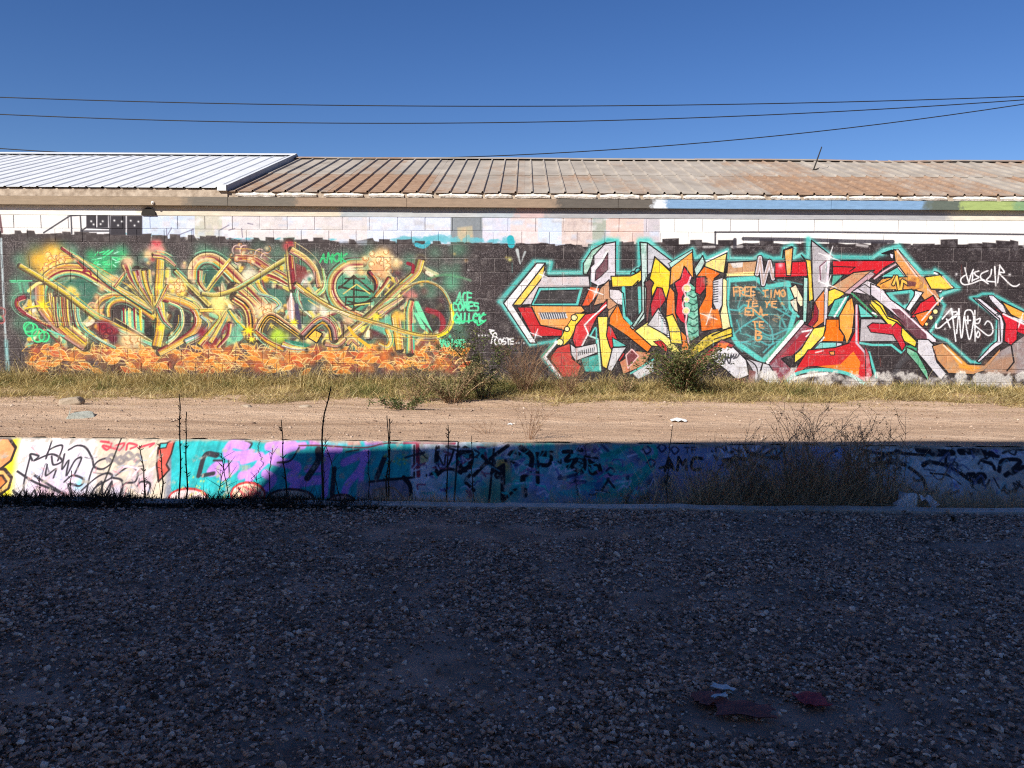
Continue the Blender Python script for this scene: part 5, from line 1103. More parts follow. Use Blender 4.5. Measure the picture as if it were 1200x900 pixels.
def block_mesh():
    w, h, d, c = BLOCK_W - 0.008, COURSE - 0.008, 0.05, 0.005
    V = [(-w/2, d, -h/2), (w/2, d, -h/2), (w/2, d, h/2), (-w/2, d, h/2), (-w/2, c, -h/2), (w/2, c, -h/2), (w/2, c, h/2), (-w/2, c, h/2),
         (-w/2 + c, 0, -h/2 + c), (w/2 - c, 0, -h/2 + c), (w/2 - c, 0, h/2 - c), (-w/2 + c, 0, h/2 - c)]
    F = [(8, 9, 10, 11)]
    for i in range(4):
        j = (i + 1) % 4
        F += [(4 + i, 4 + j, 8 + j, 8 + i), (i, j, 4 + j, 4 + i)]
    me = bpy.data.meshes.new('block'); me.from_pydata(V, [], F); me.update(); me.materials.append(M_MURAL)
    return me
BLOCK = block_mesh()

M_WHITE_ROOF = simple('white_roof_paint', (0.58, 0.59, 0.61), (0.69, 0.70, 0.715), 3.0, 0.5, 0.08, 0.004, spec=0.4)
def rust_material(name, rust_lo, rust_hi):
    m, nt, b = new_mat(name, 0.75, 0.3)
    p = position(nt); oi = nt.nodes.new('ShaderNodeObjectInfo').outputs['Random']
    grey = ramp(nt, noise(nt, 2.0, 5, 0.6, p), [(0.3, (0.26, 0.225, 0.19)), (0.7, (0.42, 0.37, 0.315))])
    rst = ramp(nt, noise(nt, 9.0, 6, 0.7, p), [(0.3, (0.21, 0.125, 0.078)), (0.55, (0.33, 0.21, 0.135)), (0.75, (0.42, 0.295, 0.205))])
    k = math_(nt, 'ADD', noise(nt, 1.6, 7, 0.75, scaled(nt, p, (1.0, 0.8, 1))), mapr(nt, oi, 0, 1, -0.2, 0.16))
    k = math_(nt, 'ADD', k, mapr(nt, noise(nt, 0.35, 2, 0.5, scaled(nt, p, (1, 0.1, 0.1))), 0.3, 0.7, -0.14, 0.14))
    k = math_(nt, 'ADD', k, math_(nt, 'MULTIPLY', math_(nt, 'SUBTRACT', noise(nt, 30, 3, 0.6, p), 0.5), 0.35))
    nt.links.new(mix(nt, mapr(nt, k, rust_lo, rust_hi, 0, 1), grey, rst), b.inputs['Base Color'])
    bump(nt, b, noise(nt, 60, 3, 0.6, p), 0.25, 0.004)
    return m
M_RUST_LOW = rust_material('rusted_sheet', 0.34, 0.62)
M_RUST_HIGH = rust_material('faded_sheet', 0.54, 0.84)
M_TRIM_BROWN = simple('brown_fascia_paint', (0.23, 0.18, 0.14), (0.36, 0.29, 0.23), 5.0, 0.85, 0.2, 0.004)
M_FOAM = simple('foam_closure', (0.50, 0.43, 0.36), (0.85, 0.81, 0.76), 22.0, 0.95, 0.8, 0.012)
M_EAVE = simple('weathered_eave', (0.25, 0.19, 0.14), (0.52, 0.43, 0.34), 12.0, 0.9, 0.4, 0.008)
M_TRIM_SHADE = simple('trim_shade_paint', (0.22, 0.25, 0.31), (0.30, 0.33, 0.39), 6.0, 0.6, 0.05)  # blue-grey that stands for shade on the white trim
M_DARK = simple('dark_gap', (0.02, 0.018, 0.016), (0.04, 0.035, 0.03), 5.0, 0.9, 0.0)

RIB = 0.2375
def roof_sheet(x0, n_ribs, y0, y1, lift, rib_h=0.026, rib_b=0.040, rib_t=0.018, bend=0.0):
    """one ribbed metal sheet laid on the slope from y0 to y1"""
    prof = [(0.0, 0.0)]
    for i in range(n_ribs):
        c = (i + 0.5) * RIB
        prof += [(c - rib_b / 2, 0), (c - rib_t / 2, rib_h), (c + rib_t / 2, rib_h), (c + rib_b / 2, 0)]
    prof.append((n_ribs * RIB + 0.012, 0.0))
    V = []; F = []; ys = np.linspace(y0, y1, 4)
    for t in (0.0, -0.004):
        for j, y in enumerate(ys):
            for px_, pz_ in prof:
                V.append((x0 + px_, y, EAVE_Z + SLOPE * (y - EAVE_Y) + pz_ + lift + t + bend * math.sin(j * 1.7 + x0)))
    n = len(prof); m_ = len(ys)
    for j in range(m_ - 1):
        for i in range(n - 1):
            a = j * n + i; F.append((a, a + 1, a + n + 1, a + n))
    o2 = n * m_
    for i in range(n - 1):
        F.append((i + o2, i + 1 + o2, i + 1, i))          # the thin front edge
    F.append((o2, 0, n * (m_ - 1), o2 + n * (m_ - 1)))
    return V, F

def building(name, label, xa, xb, white):
    root = empty(name, (0.5 * (xa + xb), WALL_Y, 0.2)); ox, oy, oz = root.location
    tag(root, label, 'building')
    def part(o, parent=root):
        o.parent = parent
        if parent is root: o.matrix_parent_inverse = Matrix.Translation((-ox, -oy, -oz))
        return o
    depth = 2 * (RIDGE_Y - EAVE_Y)
    # core of the wall: mortar face a few millimetres behind the blocks, then the solid house to its rear wall and gables
    yf, yb = WALL_Y + 0.006, WALL_Y + depth - 0.15
    zt = Z_TOP + 0.16
    V = [(xa, yf, 0.1), (xb, yf, 0.1), (xb, yb, 0.1), (xa, yb, 0.1), (xa, yf, zt), (xb, yf, zt), (xb, yb, zt), (xa, yb, zt), (xa, RIDGE_Y, RIDGE_Z - 0.1), (xb, RIDGE_Y, RIDGE_Z - 0.1)]
    wall = part(mesh_obj('wall', V, [(0, 1, 5, 4), (1, 2, 6, 9, 5), (2, 3, 7, 6), (3, 0, 4, 8, 7), (4, 5, 9, 8), (6, 7, 8, 9)], M_MORTAR))
    cells = []
    for row in range(13):
        ph = X_JOINT + (0.5 if row % 2 else 0.0) * BLOCK_W
        zc = Z_TOP - (row + 0.5) * COURSE
        i0 = int((xa - ph) / BLOCK_W) - 2; i1 = int((xb - ph) / BLOCK_W) + 2
        for i in range(i0, i1):
            x = ph + i * BLOCK_W
            if white and not (x < SPLIT_X and x > xa + 0.2): continue
            if not white and not (x >= SPLIT_X and x < xb - 0.2): continue
            seen = -8.15 < x < 7.75
            cells.append((seen, row, x, zc))
    r = np.random.default_rng(77)
    near = sorted([c for c in cells if c[0]], key=lambda c: c[1])
    single = near[:300]; rest = near[300:] + [c for c in cells if not c[0]]
    for _, row, x, zc in single:
        b = link('block', BLOCK, None, wall)
        b.location = (x, WALL_Y + r.normal() * 0.0012, zc)
        b.rotation_euler = (r.normal() * 0.003, 0, r.normal() * 0.003)
    mb = MB(); bv = [v.co.copy() for v in BLOCK.vertices]; bf = [tuple(p.vertices) for p in BLOCK.polygons]
    for _, row, x, zc in rest:
        dy = r.normal() * 0.0012
        mb.add([(v.x + x, v.y + WALL_Y + dy, v.z + zc) for v in bv], bf)
    if rest: tag(mb.build('block_courses', M_MURAL, wall), kind='stuff')
    # smooth bond beam over the top course
    part(MB().box(xa + 0.001, xb - 0.001, WALL_Y - 0.004, WALL_Y + 0.12, Z_TOP + 0.002, Z_TOP + 0.185).build('bond_beam', beam_material(white)))
    # fascia boards
    fz0, fz1 = FASCIA
    cuts = [xa] + list(np.arange(xa + 2.6, xb - 1.0, 3.05)) + [xb]
    for i, (c0, c1) in enumerate(zip(cuts[:-1], cuts[1:])):
        part(MB().box(c0 + 0.003, c1 - 0.003, WALL_Y - 0.090 - 0.002 * (i % 2), WALL_Y - 0.028, fz0 + r.normal() * 0.002, fz1).build('fascia_board', M_FASCIA))
    # eave filler between fascia and metal: a weathered strip with worn foam closures
    part(MB().box(xa + 0.002, xb - 0.002, WALL_Y - (0.092 if white else 0.070), WALL_Y + 0.1, fz1 + 0.001, EAVE_Z + (0.036 if white else 0.004)).build('eave_strip', M_EAVE))
    if not white:
        x = xa + 0.12
        while x < xb - 0.6:
            L = r.uniform(0.35, 0.72)
            n = 9; V = []; F = []
            for k in range(n):
                u = k / (n - 1); hh = (EAVE_Z - fz1) * (0.72 + 0.28 * math.sin(u * math.pi) ** 0.4) * r.uniform(0.82, 1.0)
                z0_ = fz1 + r.uniform(0.002, 0.014)
                V += [(x + u * L, WALL_Y - 0.088, z0_), (x + u * L, WALL_Y - 0.098 - r.uniform(0, 0.008), z0_ + hh * 0.4), (x + u * L, WALL_Y - 0.080, fz1 + hh)]
            for k in range(n - 1):
                F += [(k * 3, k * 3 + 3, k * 3 + 4, k * 3 + 1), (k * 3 + 1, k * 3 + 4, k * 3 + 5, k * 3 + 2)]
            part(mesh_obj('foam_closure', V, F, M_FOAM)); x += L + r.uniform(0.03, 0.12)
    # the roof
    lift = 0.055 if white else 0.0
    yb2 = RIDGE_Y + (RIDGE_Y - EAVE_Y)
    rmat = M_WHITE_ROOF if white else M_RUST_HIGH
    dz = 0.012 + lift
    roof = part(mesh_obj('roof', [(xa, RIDGE_Y, RIDGE_Z - 0.012 + lift), (xb, RIDGE_Y, RIDGE_Z - 0.012 + lift), (xb, yb2, EAVE_Z - 0.012 + lift), (xa, yb2, EAVE_Z - 0.012 + lift),
                                  (xa, EAVE_Y + 0.03, EAVE_Z + 0.004), (xb, EAVE_Y + 0.03, EAVE_Z + 0.004)], [(0, 1, 2, 3), (4, 5, 1, 0)], rmat))
    if white:
        n = 3; x = xb - 0.02 - n * RIB
        while x > xa - 0.4:
            V, F = roof_sheet(x, n, EAVE_Y - 0.02, RIDGE_Y, lift, rib_h=0.015, rib_b=0.05)
            mesh_obj('metal_sheet', V, F, M_WHITE_ROOF, roof); x -= n * RIB
        # gable trim down the open edge and the ridge cap
        V = []; w = 0.04
        for y in (EAVE_Y - 0.025, RIDGE_Y + 0.05):
            z = EAVE_Z + SLOPE * (y - EAVE_Y)
            V += [(xb - w, y, z + lift + 0.006), (xb - w, y, z + lift + 0.036), (xb + 0.01, y, z + lift + 0.036), (xb + 0.01, y, z + 0.004)]
        mesh_obj('gable_trim', V, [(0, 1, 5, 4), (1, 2, 6, 5)], M_WHITE_ROOF, roof)
        mesh_obj('gable_trim_side', [(v[0] + 0.002, v[1], v[2]) for v in (V[2], V[3], V[7], V[6])], [(0, 1, 2, 3)], M_TRIM_SHADE, roof)  # side face of the trim, its shade put into the colour
        cap = MB(); z = RIDGE_Z + lift
        V = [(xa, RIDGE_Y - 0.16, z - 0.16 * SLOPE + 0.036), (xb + 0.02, RIDGE_Y - 0.16, z - 0.16 * SLOPE + 0.036), (xb + 0.02, RIDGE_Y, z + 0.045), (xa, RIDGE_Y, z + 0.045), (xb + 0.02, RIDGE_Y + 0.16, z - 0.16 * SLOPE + 0.036), (xa, RIDGE_Y + 0.16, z - 0.16 * SLOPE + 0.036)]
        mesh_obj('ridge_cap', V, [(0, 1, 2, 3), (3, 2, 4, 5)], M_WHITE_ROOF, roof)
        x = xb - 0.13
        part(MB().box(x, x + 0.13, EAVE_Y - 0.035, EAVE_Y + 0.02, EAVE_Z + 0.005, EAVE_Z + 0.09).build('end_cap', M_WHITE_ROOF))
    else:
        ym = ridge_at(700, 206)
        n = 3; x = xa + 0.015; k = 0
        while x < xb - 0.2:
            V, F = roof_sheet(x, n, EAVE_Y + 0.012 - r.uniform(0, 0.012), ym + 0.08, 0.0 + 0.002 * (k % 2), bend=0.002)
            mesh_obj('metal_sheet', V, F, M_RUST_LOW, roof)
            V, F = roof_sheet(x, n, ym + r.normal() * 0.01, RIDGE_Y, 0.008 + 0.002 * (k % 2), bend=0.002)
            mesh_obj('metal_sheet', V, F, M_RUST_HIGH, roof)
            x += n * RIB; k += 1
        x = xa
        while x < xb:
            L = min(r.uniform(2.2, 2.8), xb - x); z = RIDGE_Z + 0.010 + r.uniform(0, 0.008)
            V = []
            for xx, jz in ((x, 0), (x + L * 0.5, r.normal() * 0.006), (x + L, 0)):
                V += [(xx, RIDGE_Y - 0.17, z - 0.17 * SLOPE + 0.026 + jz), (xx, RIDGE_Y, z + 0.03 + jz), (xx, RIDGE_Y + 0.17, z - 0.17 * SLOPE + 0.026 + jz)]
            mesh_obj('ridge_cap', V, [(0, 3, 4, 1), (1, 4, 5, 2), (3, 6, 7, 4), (4, 7, 8, 5)], M_RUST_LOW, roof); x += L - 0.06 if x + L < xb - 0.01 else 99
    return root, wall
FASCIA = (on_y(600, 243, WALL_Y - 0.09).z, on_y(600, 232.8, WALL_Y - 0.09).z)

def strip_colours(name, stops, z_sharp=0.0):
    """flat paint that changes along the wall: (x where it starts, colour)"""
    m, nt, b = new_mat(name, 0.85, 0.25)
    p = position(nt); sep = nt.nodes.new('ShaderNodeSeparateXYZ'); nt.links.new(p, sep.inputs[0])
    wob = math_(nt, 'ADD', sep.outputs[0], mapr(nt, noise(nt, 14, 4, 0.6, p), 0.3, 0.7, -0.06, 0.06))
    f = mapr(nt, wob, -11.0, 11.0, 0, 1)
    st = []
    for i, (x, c) in enumerate(stops):
        q = (x + 11.0) / 22.0
        if i: st.append((q - 0.0005, stops[i - 1][1]))
        st.append((q + 0.0005, c))
    col = ramp(nt, f, st)
    n = noise(nt, 16, 6, 0.65, scaled(nt, p, (0.4, 1, 2)))
    g = mapr(nt, n, 0.3, 0.7, 0.8, 1.08)
    gc = nt.nodes.new('ShaderNodeCombineColor')
    for i in range(3): nt.links.new(g, gc.inputs[i])
    nt.links.new(mix(nt, 1.0, col, gc.outputs[0], 'MULTIPLY'), b.inputs['Base Color'])
    bump(nt, b, noise(nt, 50, 4, 0.6, p), 0.3, 0.004)
    return m
def wx(px): return on_y(px, 245, WALL_Y).x
M_FASCIA = strip_colours('fascia_paint', [(-11, lin((150, 132, 112))), (wx(222), lin((112, 105, 96))), (wx(348), lin((148, 128, 110))), (wx(650), lin((96, 90, 84))), (wx(762), lin((210, 215, 220))), (wx(776), lin((118, 150, 184))), (wx(1082), lin((92, 100, 92))), (wx(1122), lin((150, 166, 104))), (wx(1185), lin((120, 150, 110)))])
_beam = None
def beam_material(white):
    global _beam
    if _beam is None:
        _beam = strip_colours('bond_beam_paint', [(-11, lin((226, 222, 214))), (wx(166), lin((206, 196, 178))), (wx(398), lin((168, 174, 178))), (wx(430), lin((178, 180, 182))), (wx(560), lin((170, 178, 186))), (wx(604), lin((196, 172, 172))), (wx(640), lin((160, 160, 164))), (wx(1111), lin((205, 198, 184)))])
    return _beam
XA, XB = -14.0, 14.0
def round_vent(parent):
    c = on_y(174.5, 252, WALL_Y - 0.01); mb = MB(); n = 12; rr = 0.105
    V = [(c.x + rr * math.cos(math.pi * k / n), y, c.z + rr * math.sin(math.pi * k / n)) for y in (WALL_Y - 0.03, WALL_Y - 0.006) for k in range(n + 1)]
    F = [tuple(range(n, -1, -1)), tuple([0] + [n + 1] + [n + 1 + n] + [n])] + [(k, k + 1, n + 2 + k, n + 1 + k) for k in range(n)]
    o = mesh_obj('round_vent', V, F, M_DARK); o.parent = parent; o.matrix_parent_inverse = Matrix.Translation(-parent.location)
    q = on_y(179, 238, WALL_Y - 0.1); t = mesh_obj('bulb', [(q.x + 0.025 * math.cos(a), q.y - 0.006, q.z + 0.03 * math.sin(a)) for a in np.linspace(0, 5.6, 8)] + [(q.x, q.y - 0.028, q.z)], [(k, (k + 1) % 8, 8) for k in range(8)], M_FOAM); t.parent = parent; t.matrix_parent_inverse = Matrix.Translation(-parent.location)
left_building, left_wall = building('block_building', 'white painted block building under a bright white ribbed metal roof', XA, SPLIT_X, True)
right_building, right_wall = building('block_building', 'long low block building with a rusty brown ribbed metal roof', SPLIT_X, XB, False)
round_vent(left_building)

# ------------------------------------------------------------------ the building behind the lot whose shade covers the gravel
def shade_building():
    c1 = bank_point(338, 527); c2 = on_z(1200, 516, ALLEY_Z)
    H = 8.3
    b1 = c1 + to_sun * ((H - c1.z) / to_sun.z); b2 = c2 + to_sun * ((H - c2.z) / to_sun.z)
    ang = math.atan2(b2.y - b1.y, b2.x - b1.x)
    root = empty('stucco_building', (b1.x, b1.y, 0.0), ang)
    tag(root, 'tall flat roofed stucco building whose shadow covers the gravel lot', 'building')
    m = simple('stucco', (0.52, 0.46, 0.38), (0.64, 0.57, 0.48), 3.0, 0.95, 0.4, 0.01)
    L, D = 12.5, 9.0
    def p(o): o.parent = root; return o
    p(MB().box(0, L, -D, 0, -0.3, H - 0.12).build('wall', m))
    p(MB().box(-0.0, L, -0.28, 0.0, H - 0.119, H).build('parapet', M_CONC))
    p(MB().box(-0.0, 0.28, -D, -0.281, H - 0.119, H).build('parapet', M_CONC))
    p(MB().box(0.281, L, -D, -0.281, H - 0.119, H - 0.09).build('roof', M_CONC))
    wm = simple('steel_door_paint', (0.10, 0.12, 0.13), (0.15, 0.17, 0.18), 4.0, 0.6, 0.05)
    p(MB().box(3.0, 4.0, 0.001, 0.05, 0.0, 2.1).build('door', wm))
    for i in range(2):
        x = 5.6 + i * 3.2
        w = p(MB().box(x, x + 1.6, 0.001, 0.04, 2.6, 3.7).build('window', wm))
        g = MB().box(x + 0.08, x + 1.52, 0.0405, 0.046, 2.68, 3.62).build('pane', M_DARK, w)
    # lower wing at its end: its shade stops inside the channel
    c3 = Vector((-3.0, KERB_Y + 0.30, 0.0)); fy = lambda h: (c3 + to_sun * (h / to_sun.z))
    H2 = next(h for h in np.arange(3.0, 12.0, 0.01) if (Matrix.Rotation(-ang, 3, 'Z') @ (fy(h) - b1)).y <= 0.0)
    wing = MB().box(-9.0, -0.002, -D, 0, -0.3, H2).build('wing', m); p(wing)
    return root
shade_building()

# ------------------------------------------------------------------ loose gravel
def per_island(name, stops, rough=0.9, var=None, spec=0.2, bstr=0.0, trans=0.0):
    m, nt, b = new_mat(name, rough, spec)
    g = nt.nodes.new('ShaderNodeNewGeometry')
    c = ramp(nt, g.outputs['Random Per Island'], stops)
    if var:
        n = noise(nt, var, 4, 0.6, g.outputs['Position'])
        k = mapr(nt, n, 0.3, 0.7, 0.7, 1.15); gc = nt.nodes.new('ShaderNodeCombineColor')
        for i in range(3): nt.links.new(k, gc.inputs[i])
        c = mix(nt, 1.0, c, gc.outputs[0], 'MULTIPLY')
    nt.links.new(c, b.inputs['Base Color'])
    if trans:
        t = nt.nodes.new('ShaderNodeBsdfTranslucent'); nt.links.new(c, t.inputs['Color'])
        mx = nt.nodes.new('ShaderNodeMixShader'); mx.inputs[0].default_value = trans
        out = nt.nodes['Material Output']
        nt.links.new(b.outputs[0], mx.inputs[1]); nt.links.new(t.outputs[0], mx.inputs[2]); nt.links.new(mx.outputs[0], out.inputs['Surface'])
    return m
M_STONE = per_island('gravel_stone', [(0.0, (0.10, 0.072, 0.06)), (0.3, (0.36, 0.25, 0.20)), (0.6, (0.57, 0.40, 0.31)), (0.78, (0.62, 0.38, 0.26)), (0.9, (0.80, 0.60, 0.47)), (1.0, (0.88, 0.74, 0.62))], 0.9, 60.0)
def ico():
    t = (1 + 5 ** 0.5) / 2
    V = np.array([(-1, t, 0), (1, t, 0), (-1, -t, 0), (1, -t, 0), (0, -1, t), (0, 1, t), (0, -1, -t), (0, 1, -t), (t, 0, -1), (t, 0, 1), (-t, 0, -1), (-t, 0, 1)], float)
    V /= np.linalg.norm(V[0])
    F = np.array([(0, 11, 5), (0, 5, 1), (0, 1, 7), (0, 7, 10), (0, 10, 11), (1, 5, 9), (5, 11, 4), (11, 10, 2), (10, 7, 6), (7, 1, 8), (3, 9, 4), (3, 4, 2), (3, 2, 6), (3, 6, 8), (3, 8, 9), (4, 9, 5), (2, 4, 11), (6, 2, 10), (8, 6, 7), (9, 8, 1)])
    return V, F
def pnoise(x, y, seed, wl):
    return waves(x, y, seed, 1.0, wl)
def rot_mats(a, b, c):
    ca, sa, cb, sb, cc, sc = np.cos(a), np.sin(a), np.cos(b), np.sin(b), np.cos(c), np.sin(c)
    Rz = np.zeros((len(a), 3, 3)); Rz[:, 0, 0] = ca; Rz[:, 0, 1] = -sa; Rz[:, 1, 0] = sa; Rz[:, 1, 1] = ca; Rz[:, 2, 2] = 1
    Rx = np.zeros_like(Rz); Rx[:, 0, 0] = 1; Rx[:, 1, 1] = cb; Rx[:, 1, 2] = -sb; Rx[:, 2, 1] = sb; Rx[:, 2, 2] = cb
    Ry = np.zeros_like(Rz); Ry[:, 1, 1] = 1; Ry[:, 0, 0] = cc; Ry[:, 0, 2] = sc; Ry[:, 2, 0] = -sc; Ry[:, 2, 2] = cc
    return Rz @ Rx @ Ry
def gravel():
    N1, N2 = 135000, 12000
    y = np.concatenate([rng.uniform(2.0, KERB_Y - 0.04, N1), rng.uniform(1.2, KERB_Y - 0.14, N2)])
    half = np.concatenate([y[:N1] * 0.66 + 0.7, np.full(N2, 6.5)])
    x = rng.uniform(-1, 1, N1 + N2) * half
    # bare earth shows where feet and wheels have pushed the stones aside
    thin = pnoise(x, y, 31, 0.8) * 0.35 + 0.62
    for (px, py, rx, ry) in ((600, 622, 0.62, 0.16), (860, 838, 0.36, 0.12), (500, 625, 0.3, 0.1), (1120, 640, 0.5, 0.1)):
        c = on_z(px, py, 0); thin -= 1.1 * np.exp(-((x - c.x) / rx) ** 2 - ((y - c.y) / ry) ** 2)
    keep = rng.random(len(x)) < np.clip(thin, 0.06, 1)
    x, y = x[keep], y[keep]; n = len(x)
    s = np.clip(rng.lognormal(math.log(0.0066), 0.34, n), 0.0036, 0.020)
    z = lot_z(x, y) + s * rng.uniform(0.15, 0.65, n) + np.where(rng.random(n) < 0.35, s * 1.1, 0)
    V, F = ico(); F = F[V[F].mean(1)[:, 2] > -0.4]             # the buried undersides are left off
    P = V[None] * (1 + rng.normal(0, 0.22, (n, 12, 1)))
    P = P * np.stack([s * rng.uniform(0.9, 1.5, n), s * rng.uniform(0.7, 1.1, n), s * rng.uniform(0.5, 0.85, n)], 1)[:, None, :]
    M = rot_mats(rng.uniform(0, 6.28, n), rng.normal(0, 0.35, n), rng.normal(0, 0.35, n))
    P = np.einsum('nij,nkj->nki', M, P) + np.stack([x, y, z], 1)[:, None, :]
    o = np_obj('gravel', P.reshape(-1, 3), (F[None] + (np.arange(n) * 12)[:, None, None]).reshape(-1, 3), M_STONE)
    tag(o, 'loose dark grey gravel spread over the shaded lot', 'gravel', kind='stuff')
gravel()

# ------------------------------------------------------------------ plants
def tubes(P, rad, n=3):
    """P (N,k,3) polylines, rad (N,k): thin tubes"""
    N, k, _ = P.shape
    T = np.gradient(P, axis=1); T /= np.maximum(np.linalg.norm(T, axis=2, keepdims=True), 1e-9)
    ref = np.array([0.33, 0.71, 0.29]); U = np.cross(T, ref); U /= np.maximum(np.linalg.norm(U, axis=2, keepdims=True), 1e-9); W = np.cross(T, U)
    a = 2 * math.pi * np.arange(n) / n
    V = P[:, :, None, :] + rad[:, :, None, None] * (U[:, :, None, :] * np.cos(a)[None, None, :, None] + W[:, :, None, :] * np.sin(a)[None, None, :, None])
    base = (np.arange(N) * k * n)[:, None, None]; j = (np.arange(k - 1) * n)[None, :, None]; q = np.arange(n)[None, None, :]; q2 = (q + 1) % n
    F = np.stack([base + j + q, base + j + q2, base + j + n + q2, base + j + n + q], -1).reshape(-1, 4)
    return V.reshape(-1, 3), F
def cat(parts):
    V = []; F = []; b = 0
    for v, f in parts:
        V.append(v); F.append(f + b); b += len(v)
    return np.concatenate(V), np.concatenate(F)
def blades(base, length, az, lean, width, k=4, droop=0.5, r=rng):
    """grass blades: narrow strips that bend over. lean = angle from upright at the root"""
    N = len(base); t = np.linspace(0, 1, k)[None, :]
    ang = lean[:, None] + droop * t * r.uniform(0.3, 1.6, (N, 1))
    seg = (length / (k - 1))[:, None]
    dx = np.sin(ang) * seg; dz = np.cos(ang) * seg
    hx = np.concatenate([np.zeros((N, 1)), np.cumsum(dx[:, 1:], 1)], 1); hz = np.concatenate([np.zeros((N, 1)), np.cumsum(dz[:, 1:], 1)], 1)
    C = base[:, None, :] + np.stack([hx * np.cos(az)[:, None], hx * np.sin(az)[:, None], np.maximum(hz, 0.004 - 0 * hz)], 2)
    side_az = az + math.pi / 2 + r.normal(0, 0.5, N)
    S = np.stack([np.cos(side_az), np.sin(side_az), r.normal(0, 0.2, N)], 1)[:, None, :] * (width[:, None] * (1 - 0.85 * t))[:, :, None] * 0.5
    V = np.stack([C - S, C + S], 2).reshape(-1, 3)
    b = (np.arange(N) * k * 2)[:, None]; j = (np.arange(k - 1) * 2)[None, :]
    F = np.stack([b + j, b + j + 1, b + j + 3, b + j + 2], -1).reshape(-1, 4)
    return V, F
M_STRAW = per_island('dry_grass_blade', [(0.0, (0.10, 0.07, 0.03)), (0.15, (0.24, 0.18, 0.065)), (0.38, (0.50, 0.37, 0.14)), (0.65, (0.66, 0.51, 0.23)), (0.85, (0.76, 0.62, 0.34)), (1.0, (0.24, 0.22, 0.07))], 0.85, var=2.2, trans=0.25)
M_OLIVE = per_island('green_grass_blade', [(0.0, (0.06, 0.07, 0.02)), (0.35, (0.13, 0.145, 0.04)), (0.7, (0.22, 0.22, 0.07)), (1.0, (0.36, 0.32, 0.13))], 0.8, trans=0.25)
M_SHADEGRASS = per_island('dull_weed', [(0.0, (0.22, 0.15, 0.08)), (0.5, (0.60, 0.42, 0.25)), (1.0, (0.80, 0.62, 0.40))], 0.9, trans=0.3)
M_TWIG = per_island('dry_twig', [(0.0, (0.17, 0.10, 0.06)), (0.5, (0.46, 0.29, 0.175)), (1.0, (0.70, 0.49, 0.31))], 0.9)
M_REDTWIG = per_island('reddish_twig', [(0.0, (0.16, 0.08, 0.05)), (0.5, (0.26, 0.15, 0.09)), (1.0, (0.36, 0.24, 0.15))], 0.9)
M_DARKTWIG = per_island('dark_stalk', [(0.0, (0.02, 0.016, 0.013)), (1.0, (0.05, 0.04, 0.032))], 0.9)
M_LEAF = per_island('shrub_leaf', [(0.0, (0.035, 0.05, 0.018)), (0.5, (0.075, 0.10, 0.03)), (0.85, (0.13, 0.15, 0.05)), (1.0, (0.26, 0.25, 0.11))], 0.7, trans=0.2)
M_DRYLEAF = per_island('dry_leaf', [(0.0, (0.07, 0.06, 0.03)), (0.5, (0.16, 0.14, 0.06)), (1.0, (0.30, 0.25, 0.13))], 0.8, trans=0.2)

